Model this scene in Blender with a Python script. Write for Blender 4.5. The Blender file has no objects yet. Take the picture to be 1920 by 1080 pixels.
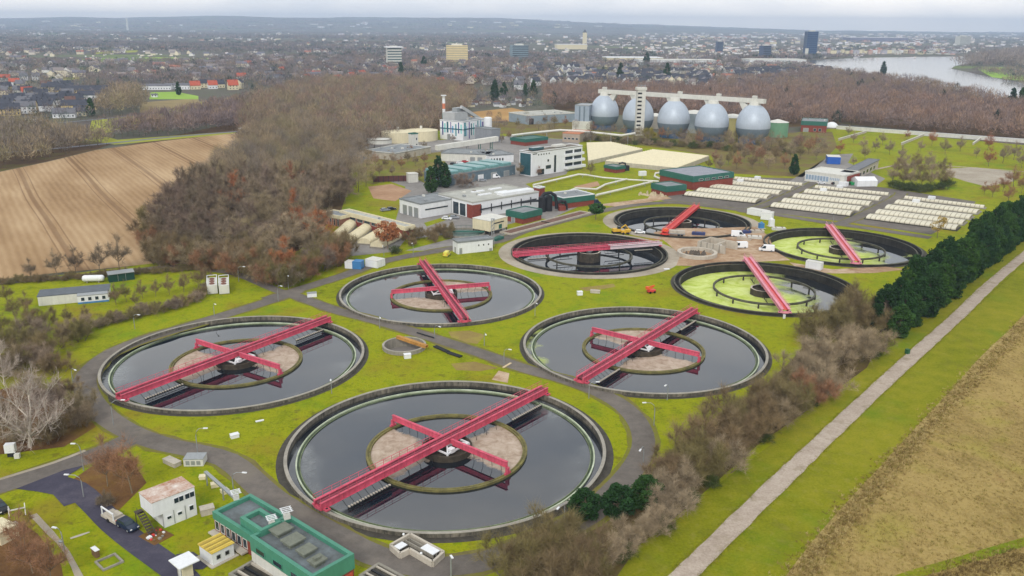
import bpy, math, random
import numpy as np
from mathutils import Vector, Matrix
from mathutils.geometry import delaunay_2d_cdt
random.seed(7)
RNG = np.random.default_rng(11)
scene = bpy.context.scene
COL = scene.collection
PI = math.pi
# ------------------------------------------------------------------ camera model (pinhole fitted to the tank rims)
FPX, PITCH, ROLL, CAMZ = 1599.5, math.radians(17.102), math.radians(0.40), 79.65
_r0 = Vector((1, 0, 0)); _d0 = Vector((0, -math.sin(PITCH), -math.cos(PITCH))); _f0 = Vector((0, math.cos(PITCH), -math.sin(PITCH)))
_cr, _sr = math.cos(ROLL), math.sin(ROLL)
CR = _r0 * _cr - _d0 * _sr
CD = _r0 * _sr + _d0 * _cr
CF = _f0
def G(px, py, z=0.0):
    """map position (in the survey photo's pixel grid) -> ground point at height z"""
    d = CF + CR * ((px - 960) / FPX) + CD * ((py - 540) / FPX)
    s = (CAMZ - z) / -d.z
    return Vector((d.x * s, d.y * s, z))
def G2(px, py, z=0.0):
    p = G(px, py, z); return (p.x, p.y)
def PX(x, y, z=0.0):
    d = Vector((x, y, z - CAMZ)); dep = d.dot(CF)
    return 960 + FPX * d.dot(CR) / dep, 540 + FPX * d.dot(CD) / dep
# ------------------------------------------------------------------ object bookkeeping
def setp(o, label=None, cat=None, group=None, kind=None):
    if label: o['label'] = label
    if cat: o['category'] = cat
    if group: o['group'] = group
    if kind: o['kind'] = kind
    return o
def thing(name, label, cat, loc=(0, 0, 0), rz=0.0, group=None):
    o = bpy.data.objects.new(name, None); COL.objects.link(o)
    o.empty_display_size = 0.5
    o.location = loc; o.rotation_euler = (0, 0, rz)
    return setp(o, label, cat, group)
def kids(o): return [c for c in COL.objects if c.parent is o]
_kids = {}
def link(me, name, parent=None):
    o = bpy.data.objects.new(name, me); COL.objects.link(o)
    if parent is not None:
        o.parent = parent; _kids.setdefault(parent.name, []).append(o)
    return o
def copy_tree(o, parent=None, loc=None, rz=None, scale=None, label=None, group=None):
    c = o.copy(); COL.objects.link(c)
    if parent is not None:
        c.parent = parent; _kids.setdefault(parent.name, []).append(c)
    if loc is not None: c.location = loc
    if rz is not None: c.rotation_euler = (0, 0, rz)
    if scale is not None: c.scale = scale if hasattr(scale, '__len__') else (scale,) * 3
    if label: c['label'] = label
    if group: c['group'] = group
    for k in list(_kids.get(o.name, [])): copy_tree(k, c)
    return c
class MB:
    def __init__(s): s.v = []; s.f = []; s.m = []; s.s = []
    def add(s, vs, fs, mi=0, smooth=False):
        b = len(s.v); s.v += [tuple(v) for v in vs]
        for f in fs: s.f.append([b + i for i in f]); s.m.append(mi); s.s.append(smooth)
        return s
    def box(s, x0, y0, z0, x1, y1, z1, mi=0):
        return s.add([(x0, y0, z0), (x1, y0, z0), (x1, y1, z0), (x0, y1, z0), (x0, y0, z1), (x1, y0, z1), (x1, y1, z1), (x0, y1, z1)],
                     [(0, 3, 2, 1), (4, 5, 6, 7), (0, 1, 5, 4), (1, 2, 6, 5), (2, 3, 7, 6), (3, 0, 4, 7)], mi)
    def prism(s, poly, z0, z1, mi=0):
        n = len(poly)
        a = sum(poly[i][0] * poly[(i + 1) % n][1] - poly[(i + 1) % n][0] * poly[i][1] for i in range(n))
        if a < 0: poly = poly[::-1]
        vs = [(x, y, z0) for x, y in poly] + [(x, y, z1) for x, y in poly]
        fs = [list(range(n))[::-1], list(range(n, 2 * n))] + [(i, (i + 1) % n, n + (i + 1) % n, n + i) for i in range(n)]
        return s.add(vs, fs, mi)
    def profile_x(s, prof, x0, x1, mi=0, smooth=False):
        """closed profile in (y,z) extruded along x"""
        n = len(prof)
        vs = [(x0, y, z) for y, z in prof] + [(x1, y, z) for y, z in prof]
        fs = [(i, (i + 1) % n, n + (i + 1) % n, n + i) for i in range(n)]
        s.add(vs, fs, mi, smooth)
        return s.add(vs, [list(range(n))[::-1], list(range(n, 2 * n))], mi)
    def cyl(s, cx, cy, z0, z1, r, n=16, mi=0, r2=None, smooth=True, cap=True):
        r2 = r if r2 is None else r2
        vs = [(cx + r * math.cos(2 * PI * i / n), cy + r * math.sin(2 * PI * i / n), z0) for i in range(n)]
        vs += [(cx + r2 * math.cos(2 * PI * i / n), cy + r2 * math.sin(2 * PI * i / n), z1) for i in range(n)]
        s.add(vs, [(i, (i + 1) % n, n + (i + 1) % n, n + i) for i in range(n)], mi, smooth)
        if cap: s.add(vs, [list(range(n))[::-1], list(range(n, 2 * n))], mi)
        return s
    def lathe(s, prof, n=96, mi=0, smooth=True, cx=0, cy=0):
        m = len(prof); vs = []
        for i in range(n):
            c, q = math.cos(2 * PI * i / n), math.sin(2 * PI * i / n)
            vs += [(cx + r * c, cy + r * q, z) for r, z in prof]
        fs = []
        for i in range(n):
            j = (i + 1) % n
            for k in range(m - 1): fs.append((i * m + k, j * m + k, j * m + k + 1, i * m + k + 1))
        return s.add(vs, fs, mi, smooth)
    def ring(s, r0, r1, z0, z1, n=96, mi=0):
        """solid ring r0<r1 with square section; separate strips keep the edges crisp"""
        for a, b in (((r1, z0), (r1, z1)), ((r1, z1), (r0, z1)), ((r0, z1), (r0, z0)), ((r0, z0), (r1, z0))):
            s.lathe([a, b], n, mi, True)
        return s
    def tube(s, pts, r, n=6, mi=0, smooth=True):
        pts = [Vector(p) for p in pts]; m = len(pts); vs = []
        rr = r if hasattr(r, '__len__') else [r] * m
        for i, p in enumerate(pts):
            t = (pts[min(i + 1, m - 1)] - pts[max(i - 1, 0)]).normalized()
            a = Vector((0, 0, 1)) if abs(t.z) < .9 else Vector((1, 0, 0))
            u = t.cross(a).normalized(); w = t.cross(u)
            vs += [p + (u * math.cos(2 * PI * k / n) + w * math.sin(2 * PI * k / n)) * rr[i] for k in range(n)]
        fs = [(i * n + k, i * n + (k + 1) % n, (i + 1) * n + (k + 1) % n, (i + 1) * n + k) for i in range(m - 1) for k in range(n)]
        s.add(vs, fs, mi, smooth)
        return s.add(vs, [list(range(n))[::-1], list(range((m - 1) * n, m * n))], mi)
    def bar(s, p, q, w, h=None, mi=0):
        """rectangular beam from p to q"""
        p, q = Vector(p), Vector(q); h = w if h is None else h
        t = (q - p).normalized(); a = Vector((0, 0, 1)) if abs(t.z) < .95 else Vector((1, 0, 0))
        u = t.cross(a).normalized() * (w / 2); k = u.cross(t).normalized() * (h / 2)
        vs = [e + x for e in (p, q) for x in (u + k, -u + k, -u - k, u - k)]
        return s.add(vs, [(0, 1, 2, 3), (7, 6, 5, 4), (0, 4, 5, 1), (1, 5, 6, 2), (2, 6, 7, 3), (3, 7, 4, 0)], mi)
    def mesh(s, name, mats):
        me = bpy.data.meshes.new(name); me.from_pydata(s.v, [], s.f)
        for m in (mats if isinstance(mats, (list, tuple)) else [mats]): me.materials.append(m)
        me.polygons.foreach_set('material_index', s.m); me.polygons.foreach_set('use_smooth', s.s)
        me.update(); return me
    def build(s, name, mats, parent=None): return link(s.mesh(name, mats), name, parent)
def np_mesh(name, V, F, mats, mi=None, tint=None):
    """fast mesh from numpy arrays: V (n,3), F (m,k)"""
    me = bpy.data.meshes.new(name); V = np.asarray(V, np.float32); F = np.asarray(F, np.int32); k = F.shape[1]
    me.vertices.add(len(V)); me.vertices.foreach_set('co', V.ravel())
    me.loops.add(F.size); me.loops.foreach_set('vertex_index', F.ravel())
    me.polygons.add(len(F)); me.polygons.foreach_set('loop_start', np.arange(0, F.size, k, dtype=np.int32))
    for m in mats: me.materials.append(m)
    if mi is not None: me.polygons.foreach_set('material_index', np.asarray(mi, np.int32))
    if tint is not None:
        at = me.attributes.new('tint', 'FLOAT_COLOR', 'POINT')
        at.data.foreach_set('color', np.asarray(tint, np.float32).ravel())
    me.update(calc_edges=True); return me
# ------------------------------------------------------------------ materials
def lin(c):
    return tuple((x / 255 / 12.92) if x / 255 <= .04045 else ((x / 255 + .055) / 1.055) ** 2.4 for x in c)
class NT:
    def __init__(s, m):
        m.use_nodes = True; s.nt = m.node_tree; s.b = s.nt.nodes.get('Principled BSDF')
    def n(s, t, **kw):
        nd = s.nt.nodes.new(t)
        for k, v in kw.items(): setattr(nd, k, v)
        return nd
    def L(s, a, b): s.nt.links.new(a, b)
    def pos(s): return s.n('ShaderNodeNewGeometry').outputs['Position']
    def obj(s): return s.n('ShaderNodeTexCoord').outputs['Object']
    def mapping(s, vec, scale=(1, 1, 1), rot=(0, 0, 0), loc=(0, 0, 0)):
        m = s.n('ShaderNodeMapping'); s.L(vec, m.inputs['Vector'])
        m.inputs['Scale'].default_value = scale; m.inputs['Rotation'].default_value = rot; m.inputs['Location'].default_value = loc
        return m.outputs['Vector']
    def noise(s, vec, scale, detail=4, rough=.55, dist=0):
        t = s.n('ShaderNodeTexNoise'); s.L(vec, t.inputs['Vector'])
        t.inputs['Scale'].default_value = scale; t.inputs['Detail'].default_value = detail
        t.inputs['Roughness'].default_value = rough; t.inputs['Distortion'].default_value = dist
        return t.outputs['Fac']
    def ramp(s, fac, stops):
        r = s.n('ShaderNodeValToRGB'); e = r.color_ramp.elements
        while len(e) < len(stops): e.new(.5)
        for el, (p, c) in zip(e, stops):
            el.position = p; el.color = (c, c, c, 1) if isinstance(c, (int, float)) else (*c[:3], 1)
        s.L(fac, r.inputs['Fac']); return r.outputs['Color']
    def math(s, op, a, b=None, clamp=False):
        m = s.n('ShaderNodeMath', operation=op, use_clamp=clamp)
        for i, x in enumerate((a, b)):
            if x is None: continue
            if isinstance(x, (int, float)): m.inputs[i].default_value = x
            else: s.L(x, m.inputs[i])
        return m.outputs[0]
    def mix(s, fac, a, b, mode='MIX'):
        m = s.n('ShaderNodeMix', data_type='RGBA', blend_type=mode)
        for i, x in ((0, fac), (6, a), (7, b)):
            if isinstance(x, (int, float)): m.inputs[i].default_value = x
            elif isinstance(x, tuple): m.inputs[i].default_value = (*x[:3], 1)
            else: s.L(x, m.inputs[i])
        return m.outputs[2]
    def bump(s, h, strength=.3, dist=.1):
        b = s.n('ShaderNodeBump'); b.inputs['Strength'].default_value = strength; b.inputs['Distance'].default_value = dist
        s.L(h, b.inputs['Height']); s.L(b.outputs['Normal'], s.b.inputs['Normal'])
    def sep(s, vec):
        x = s.n('ShaderNodeSeparateXYZ'); s.L(vec, x.inputs[0]); return x.outputs
    def base(s, c): s.L(c, s.b.inputs['Base Color'])
_mats = {}
def sc(c, k): return tuple(min(1, x * k) for x in c)
def M(name, c, rough=.75, var=.16, scale=.6, metal=0, spec=.35, streak=0, c2=None, rib=0):
    """weathered paint / concrete / metal: world-space mottling, optional vertical streaks or ribs"""
    if name in _mats: return _mats[name]
    m = bpy.data.materials.new(name); t = NT(m); c = lin(c); p = t.obj()
    hi = sc(c, 1 + var); lo = lin(c2) if c2 else sc(c, 1 - var)
    f = t.noise(p, scale, 6, .62); f2 = t.noise(p, scale * 7, 3, .6)
    f = t.math('ADD', t.math('MULTIPLY', f, .7), t.math('MULTIPLY', f2, .3))
    col = t.mix(t.ramp(f, [(.36, 0), (.64, 1)]), lo, hi)
    if streak:
        g = t.noise(t.mapping(p, (1.6, 1.6, .08)), 1.0, 4, .6)
        col = t.mix(t.ramp(g, [(.45, 0), (.7, streak)]), col, sc(c, .35))
    if rib:
        w = t.n('ShaderNodeTexWave', wave_type='BANDS', bands_direction='X'); t.L(p, w.inputs['Vector'])
        w.inputs['Scale'].default_value = rib
        col = t.mix(t.math('MULTIPLY', w.outputs['Fac'], .35), col, sc(c, .55))
    t.base(col); b = t.b.inputs
    b['Roughness'].default_value = rough; b['Metallic'].default_value = metal; b['Specular IOR Level'].default_value = spec
    _mats[name] = m; return m
def glass(name='window_glass', c=(38, 52, 62)):
    if name in _mats: return _mats[name]
    m = bpy.data.materials.new(name); t = NT(m)
    t.base(t.mix(t.noise(t.obj(), .8, 2), sc(lin(c), .6), sc(lin(c), 1.3)))
    t.b.inputs['Roughness'].default_value = .12; t.b.inputs['Specular IOR Level'].default_value = .6
    _mats[name] = m; return m
WHITE = M('white_paint', (222, 224, 226), .6, .06, .4, streak=.12)
OFFWHITE = M('off_white_render', (205, 204, 196), .8, .08, .4, streak=.18)
CREAM = M('cream_panel', (214, 204, 172), .7, .08, .5, streak=.15)
GREYROOF = M('grey_bitumen_roof', (128, 132, 134), .9, .22, .25)
LIGHTROOF = M('pale_gravel_roof', (168, 168, 160), .9, .16, .2)
DARKROOF = M('dark_slate_roof', (62, 64, 74), .8, .2, .5)
CONC = M('concrete', (142, 137, 126), .9, .2, .5, streak=.35)
PALECONC = M('pale_concrete', (182, 174, 160), .9, .16, .5, streak=.2)
DARKCONC = M('dark_wet_concrete', (70, 66, 58), .85, .3, .7, streak=.5)
BRICK = M('red_brick', (128, 62, 50), .9, .2, 1.2)
REDROOF = M('red_clay_roof', (172, 84, 62), .85, .2, .8)
TEAL = M('teal_fascia', (44, 100, 88), .5, .14, .5, streak=.2)
GREENTRIM = M('green_metal_fascia', (72, 134, 112), .5, .1, .5, streak=.15)
STEEL = M('galvanised_steel', (150, 154, 156), .45, .12, 1.5, metal=.3)
DARK = M('dark_steel', (30, 32, 36), .6, .2, 1.0)
BLACK = M('black_rubber', (20, 20, 22), .7, .2, 1.0)
PINK = M('pink_red_paint', (212, 88, 112), .6, .12, .5, streak=.4, c2=(182, 74, 92))
PINKLT = M('faded_pink_paint', (222, 146, 164), .55, .14, .35, streak=.15)
BLEACH = M('bleached_paint', (208, 192, 196), .6, .1, .4)
RED = M('signal_red_paint', (208, 66, 62), .5, .1, .5)
BLUE = M('blue_paint', (66, 124, 176), .5, .12, .6)
YELLOW = M('yellow_paint', (206, 164, 46), .55, .12, .6)
ORANGE = M('orange_paint', (216, 92, 44), .5, .12, .6)
WOOD = M('weathered_timber', (118, 92, 66), .85, .25, 1.5)
TEALGLASS = glass('teal_glass', (48, 84, 92))
GLASS = glass()
# ------------------------------------------------------------------ footprints
def frame(a, b, c, z=0.0):
    """front-left, front-right and one back corner as survey pixels at height z -> origin, heading, length, depth"""
    A, B, C = G(*a, z), G(*b, z), G(*c, z)
    d = Vector((B.x - A.x, B.y - A.y)); L = d.length; d /= L; nrm = Vector((-d.y, d.x))
    D = (C.x - A.x) * nrm.x + (C.y - A.y) * nrm.y
    return (A.x, A.y, 0), math.atan2(d.y, d.x), L, abs(D)
def flat_roof(L, D, h, over=.15, rim=.35, th=.3, ri=.45):
    mb = MB(); o = over
    mb.box(-o, -o, h, L + o, D + o, h + th, 0)
    if rim:
        z0, z1 = h + th, h + th + rim
        mb.box(-o, -o, z0, L + o, -o + ri, z1, 1); mb.box(-o, D + o - ri, z0, L + o, D + o, z1, 1)
        mb.box(-o, -o + ri, z0, -o + ri, D + o - ri, z1, 1); mb.box(L + o - ri, -o + ri, z0, L + o, D + o - ri, z1, 1)
    return mb
def panel(face, L, D, u0, u1, z0, z1, t=.06, off=.0):
    """thin framed panel on a wall face; u along the wall"""
    mb = MB(); e = t + off
    def bx(a0, a1, b0, b1, q0, q1, mi):
        if face == 'f': mb.box(a0, -q1, b0, a1, -q0, b1, mi)
        elif face == 'b': mb.box(a0, D + q0, b0, a1, D + q1, b1, mi)
        elif face == 'l': mb.box(-q1, a0, b0, -q0, a1, b1, mi)
        else: mb.box(L + q0, a0, b0, L + q1, a1, b1, mi)
    bx(u0, u1, z0, z1, off - .02, e, 0)
    w = min(.12, (u1 - u0) * .12, (z1 - z0) * .12)
    bx(u0 - w, u1 + w, z1, z1 + w, off - .02, e + .03, 1); bx(u0 - w, u1 + w, z0 - w, z0, off - .02, e + .03, 1)
    bx(u0 - w, u0, z0, z1, off - .02, e + .03, 1); bx(u1, u1 + w, z0, z1, off - .02, e + .03, 1)
    return mb
def building(name, label, F, h, wall, roof, cat='building', rim=.35, rimmat=None, over=.15, wins=(), doors=(), fascia=None, fh=.9, gl=None, fr=None, group=None):
    loc, rz, L, D = F
    t = thing(name, label, cat, loc, rz, group)
    MB().box(0, 0, -.3, L, D, h).build('wall', wall, t)
    flat_roof(L, D, h, over, rim).build('roof', [roof, rimmat or roof], t)
    if fascia:
        o = over + .02; mb = MB()
        mb.box(-o - .12, -o - .12, h - fh, L + o + .12, -o, h + .28); mb.box(-o - .12, D + o, h - fh, L + o + .12, D + o + .12, h + .28)
        mb.box(-o - .12, -o, h - fh, -o, D + o, h + .28); mb.box(L + o, -o, h - fh, L + o + .12, D + o, h + .28)
        mb.build('fascia', fascia, t)
    if L * D > 160 and rim > .1 and roof in (GREYROOF, LIGHTROOF):
        rr = random.Random(int(L * 97 + D * 13))
        for k in range(min(7, int(L * D / 110))):
            x, y, a, b = rr.uniform(.08, .88) * L, rr.uniform(.12, .82) * D, rr.uniform(.5, 1.5), rr.uniform(.5, 1.2)
            MB().box(x, y, h + .3, x + a, y + b, h + .3 + rr.uniform(.4, 1.0)).box(x - .08, y - .08, h + .29, x + a + .08, y + b + .08, h + .42).build('roof_vent', (STEEL, OFFWHITE, CONC)[k % 3], t)
    for w in wins:
        f, u0, u1, z0, z1 = w[:5]; S = L if f in 'fb' else D
        panel(f, L, D, u0 * S, u1 * S, z0, z1, off=(over + .15 if fascia and z1 > h - fh else 0)).build('window', [gl or GLASS, fr or OFFWHITE], t)
    for w in doors:
        f, u0, u1, z0, z1 = w[:5]; S = L if f in 'fb' else D
        panel(f, L, D, u0 * S, u1 * S, z0, z1).build('door', [w[5] if len(w) > 5 else STEEL, OFFWHITE], t)
    return t, L, D
def row(face, n, z0, z1, a=.05, b=.95, fill=.6):
    st = (b - a) / n
    return [(face, a + i * st + st * (1 - fill) / 2, a + (i + 1) * st - st * (1 - fill) / 2, z0, z1) for i in range(n)]
def chain(pts, step=4.0, closed=False):
    """Catmull-Rom through survey points (x,y)"""
    P = [Vector(p) for p in pts]; out = []; n = len(P)
    rng = range(n if closed else n - 1)
    for i in rng:
        if closed: p0, p1, p2, p3 = P[i - 1], P[i], P[(i + 1) % n], P[(i + 2) % n]
        else: p0, p1, p2, p3 = P[max(i - 1, 0)], P[i], P[i + 1], P[min(i + 2, n - 1)]
        k = max(2, int((p2 - p1).length / step))
        for j in range(k):
            t = j / k
            out.append(.5 * ((2 * p1) + (p2 - p0) * t + (2 * p0 - 5 * p1 + 4 * p2 - p3) * t * t + (3 * p1 - p0 - 3 * p2 + p3) * t ** 3))
    if not closed: out.append(P[-1])
    return out
def in_poly(x, y, poly):
    c = False; n = len(poly); j = n - 1
    for i in range(n):
        xi, yi = poly[i]; xj, yj = poly[j]
        if (yi > y) != (yj > y) and x < (xj - xi) * (y - yi) / (yj - yi) + xi: c = not c
        j = i
    return c
# ------------------------------------------------------------------ camera, sky, sun, air
cd = bpy.data.cameras.new('camera'); cam = bpy.data.objects.new('camera', cd); COL.objects.link(cam)
cd.sensor_width = 36; cd.lens = FPX / 1920 * 36; cd.clip_start = 1; cd.clip_end = 60000
mw = Matrix.Identity(4)
for i, ax in enumerate((CR, -CD, -CF)):
    for j in range(3): mw[j][i] = ax[j]
mw[2][3] = CAMZ
cam.matrix_world = mw; scene.camera = cam
SUN_EL, SUN_AZ = math.radians(38), math.radians(192)      # azimuth the light comes from (0 = +Y, clockwise)
w = bpy.data.worlds.new('World'); scene.world = w; w.use_nodes = True
nt = w.node_tree; nt.nodes.clear()
N = lambda t, **k: [nt.nodes.new(t)][0]
out = N('ShaderNodeOutputWorld'); bg = N('ShaderNodeBackground'); nt.links.new(bg.outputs[0], out.inputs['Surface'])
sky = N('ShaderNodeTexSky'); sky.sky_type = 'NISHITA'; sky.sun_disc = False
sky.sun_elevation = SUN_EL; sky.sun_rotation = SUN_AZ; sky.air_density = 1.2; sky.dust_density = 3.0; sky.altitude = 80
tc = N('ShaderNodeTexCoord'); vm = N('ShaderNodeVectorMath'); vm.operation = 'MAXIMUM'; vm.inputs[1].default_value = (-1, -1, .015)
nt.links.new(tc.outputs['Generated'], vm.inputs[0]); nt.links.new(vm.outputs[0], sky.inputs['Vector'])
mp = N('ShaderNodeMapping'); mp.inputs['Scale'].default_value = (1.3, 1.3, 4.5); nt.links.new(tc.outputs['Generated'], mp.inputs['Vector'])
nz = N('ShaderNodeTexNoise'); nz.inputs['Scale'].default_value = 1.7; nz.inputs['Detail'].default_value = 6; nz.inputs['Roughness'].default_value = .55
nt.links.new(mp.outputs[0], nz.inputs['Vector'])
cr = N('ShaderNodeValToRGB'); nt.links.new(nz.outputs['Fac'], cr.inputs['Fac'])
cr.color_ramp.elements[0].position = .34; cr.color_ramp.elements[0].color = (.66, .72, .80, 1)
cr.color_ramp.elements[1].position = .64; cr.color_ramp.elements[1].color = (1.14, 1.12, 1.07, 1)
mul = N('ShaderNodeVectorMath'); mul.operation = 'SCALE'; mul.inputs['Scale'].default_value = 10.0
sx = N('ShaderNodeSeparateXYZ'); nt.links.new(tc.outputs['Generated'], sx.inputs[0])
hr = N('ShaderNodeMapRange'); hr.inputs['From Min'].default_value = 0.0; hr.inputs['From Max'].default_value = .16; hr.inputs['To Min'].default_value = 1.34; hr.inputs['To Max'].default_value = 1.0
nt.links.new(sx.outputs['Z'], hr.inputs['Value']); hv = N('ShaderNodeVectorMath'); hv.operation = 'SCALE'
nt.links.new(cr.outputs['Color'], hv.inputs[0]); nt.links.new(hr.outputs['Result'], hv.inputs['Scale'])
tn = N('ShaderNodeMix'); tn.data_type = 'RGBA'; tn.blend_type = 'MULTIPLY'; tn.inputs[0].default_value = 1.0
tr_ = N('ShaderNodeValToRGB'); tr_.color_ramp.elements[0].position = 0; tr_.color_ramp.elements[0].color = (1.10, 1.02, .95, 1); tr_.color_ramp.elements[1].position = .14; tr_.color_ramp.elements[1].color = (1, 1, 1, 1)
nt.links.new(sx.outputs['Z'], tr_.inputs['Fac']); nt.links.new(hv.outputs[0], tn.inputs[6]); nt.links.new(tr_.outputs['Color'], tn.inputs[7])
nt.links.new(tn.outputs[2], mul.inputs[0])
mx = N('ShaderNodeMix'); mx.data_type = 'RGBA'; mx.inputs[0].default_value = .88
nt.links.new(sky.outputs[0], mx.inputs[6]); nt.links.new(mul.outputs[0], mx.inputs[7])
nt.links.new(mx.outputs[2], bg.inputs['Color']); bg.inputs['Strength'].default_value = .1
sd = bpy.data.lights.new('sun', 'SUN'); sun = bpy.data.objects.new('sun', sd); COL.objects.link(sun)
sd.energy = 1.5; sd.angle = math.radians(14); sd.color = (1, .965, .91)
dirv = Vector((math.sin(SUN_AZ) * math.cos(SUN_EL), math.cos(SUN_AZ) * math.cos(SUN_EL), math.sin(SUN_EL)))
sun.rotation_euler = dirv.to_track_quat('Z', 'Y').to_euler(); sun.location = dirv * 300 + Vector((0, 200, 0))
vs = scene.view_settings; vs.view_transform = 'Standard'; vs.look = 'None'; vs.exposure = .25; vs.gamma = 1
cy = scene.cycles; cy.max_bounces = 5; cy.diffuse_bounces = 2; cy.glossy_bounces = 3; cy.transparent_max_bounces = 4
cy.volume_bounces = 0; cy.use_denoising = True; cy.caustics_reflective = False; cy.caustics_refractive = False
hm = bpy.data.materials.new('haze'); hm.use_nodes = True; hm.node_tree.nodes.clear()
ho = hm.node_tree.nodes.new('ShaderNodeOutputMaterial'); pv = hm.node_tree.nodes.new('ShaderNodeVolumePrincipled')
pv.inputs['Color'].default_value = (.62, .77, 1.0, 1); pv.inputs['Density'].default_value = 9.5e-5; pv.inputs['Anisotropy'].default_value = 0
hm.node_tree.links.new(pv.outputs[0], ho.inputs['Volume'])
hz = MB().box(-15500, -400, -6, 15500, 17600, 262).build('haze', hm); setp(hz, kind='stuff')
# ------------------------------------------------------------------ tanks' positions (needed for the openings in the ground)
RIM = .8
TANKS = {'A': (-12.61, 151.69, 31.2), 'B': (-68.11, 196.85, 31.2), 'C': (34.22, 207.34, 31.2), 'D': (-22.0, 253.18, 31.2),
         'E': (80.71, 261.5, 28.6), 'F': (28.13, 302.86, 28.6), 'G': (125.04, 315.16, 28.5), 'H': (71.92, 355.1, 28.7)}
PIT = (*G2(758, 652), 5.6)
HOLES = [(x, y, r - .25) for x, y, r in TANKS.values()] + [(PIT[0], PIT[1], PIT[2] - .15)]
def sheet(name, poly, z, mat, holes=False, extra=(), kind='structure'):
    """flat sheet over a polygon; openings are cut where the tanks are"""
    V = [Vector((p[0], p[1])) for p in poly]; n = len(V); E = []
    if holes:
        for hx, hy, hr in HOLES:
            b = len(V); m = 128
            V += [Vector((hx + hr * math.cos(2 * PI * i / m), hy + hr * math.sin(2 * PI * i / m))) for i in range(m)]
            E += [(b + i, b + (i + 1) % m) for i in range(m)]
    V += [Vector(p) for p in extra]
    vo, eo, fo, *_ = delaunay_2d_cdt(V, E, [list(range(n))], 1, 1e-5)
    mb = MB(); fs = []
    for f in fo:
        c = sum((vo[i] for i in f), Vector((0, 0))) / len(f)
        if holes and any((c.x - hx) ** 2 + (c.y - hy) ** 2 < (hr * .995) ** 2 for hx, hy, hr in HOLES): continue
        a = 0
        for i in range(len(f)):
            p, q = vo[f[i]], vo[f[(i + 1) % len(f)]]; a += p.x * q.y - q.x * p.y
        fs.append(list(f) if a > 0 else list(f)[::-1])
    mb.add([(v.x, v.y, z) for v in vo], fs)
    return setp(mb.build(name, mat), kind=kind)
def pxpoly(pts): return [G2(*p) for p in pts]
def ribbon(name, pts, width, z, mat, px=True, step=3.0):
    if name == 'road' and width > 4: ribbon('worn_verge', pts, width + 1.5, z - .022, WORN, px, step)
    P = chain([G2(*p) for p in pts] if px else pts, step)
    mb = MB(); vs = []
    for i, p in enumerate(P):
        t = (P[min(i + 1, len(P) - 1)] - P[max(i - 1, 0)]).normalized(); q = Vector((-t.y, t.x)) * (width / 2 + (random.uniform(-.45, .45) if name == 'worn_verge' else random.uniform(-.14, .14) if name in ('gravel_path', 'footpath') else 0))
        vs += [(p.x + q.x, p.y + q.y, z), (p.x - q.x, p.y - q.y, z)]
    mb.add(vs, [(2 * i, 2 * i + 1, 2 * i + 3, 2 * i + 2) for i in range(len(P) - 1)])
    return setp(mb.build(name, mat), kind='structure')
# ------------------------------------------------------------------ ground materials (world-space)
def gmat(name, stops, s1=.03, s2=.35, s3=3.0, w=(.5, .3, .2), rough=.95, bump=.0, stretch=None, patch=None):
    m = bpy.data.materials.new(name); t = NT(m); p = t.pos()
    if stretch: p = t.mapping(p, stretch[0], (0, 0, stretch[1]))
    f = t.math('ADD', t.math('ADD', t.math('MULTIPLY', t.noise(p, s1, 5, .6), w[0]), t.math('MULTIPLY', t.noise(p, s2, 5, .65), w[1])), t.math('MULTIPLY', t.noise(p, s3, 4, .7), w[2]))
    c = t.ramp(f, [(a, lin(b)) for a, b in stops])
    if patch:
        for sc_, lo, hi, col, amt in patch:
            k = t.noise(t.mapping(t.pos(), (1, 1, 1), (0, 0, 0), (sc_ * 991, 37, 0)), sc_, 5, .6)
            c = t.mix(t.ramp(k, [(lo, 0), (hi, amt)]), c, lin(col))
    t.base(c); t.b.inputs['Roughness'].default_value = rough; t.b.inputs['Specular IOR Level'].default_value = .1
    if bump: t.bump(t.noise(t.pos(), s3 * 1.4, 4, .7), bump, .25)
    return m
LAWN = gmat('lawn_grass', [(.34, (80, 88, 14)), (.43, (118, 128, 12)), (.51, (142, 146, 18)), (.56, (126, 138, 12)), (.64, (98, 124, 12))], .028, .3, 1.8, (.38, .32, .30), bump=.6,
            patch=[(.05, .54, .68, (134, 116, 36), .8), (.045, .57, .70, (92, 130, 16), .7), (.35, .58, .70, (96, 88, 36), .65), (1.1, .56, .70, (80, 86, 20), .6), (.016, .58, .68, (128, 112, 48), .6)])
VERGE = gmat('verge_grass', [(.33, (86, 96, 14)), (.47, (122, 126, 18)), (.62, (148, 142, 40))], .02, .25, 2.2, (.35, .3, .35), bump=.9,
             patch=[(.03, .54, .66, (84, 124, 20), .6), (.5, .56, .70, (140, 134, 62), .6), (.13, .55, .68, (112, 110, 40), .5)])
DRY = gmat('dry_meadow_grass', [(.33, (98, 84, 46)), (.44, (140, 120, 70)), (.54, (168, 146, 90)), (.64, (118, 104, 50))], .03, .18, 1.6, (.4, .3, .3), bump=.9, stretch=((1, .55, 1), .7),
           patch=[(.06, .55, .68, (150, 142, 62), .6), (.12, .6, .72, (136, 104, 66), .6), (.9, .58, .7, (124, 104, 62), .6)])
TUFT = gmat('rough_tussock_grass', [(.34, (112, 96, 54)), (.48, (152, 132, 80)), (.62, (186, 166, 112))], .06, .5, 1.8, (.2, .35, .45), bump=1.0)
LITTER = gmat('woodland_floor', [(.35, (60, 48, 36)), (.5, (88, 68, 48)), (.62, (104, 88, 50))], .02, .2, 1.5, patch=[(.02, .56, .7, (92, 104, 34), .7)])
LITTER2 = gmat('leaf_strewn_soil', [(.35, (78, 56, 38)), (.5, (112, 82, 50)), (.62, (128, 104, 46))], .05, .35, 2.2, bump=.5)
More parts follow.
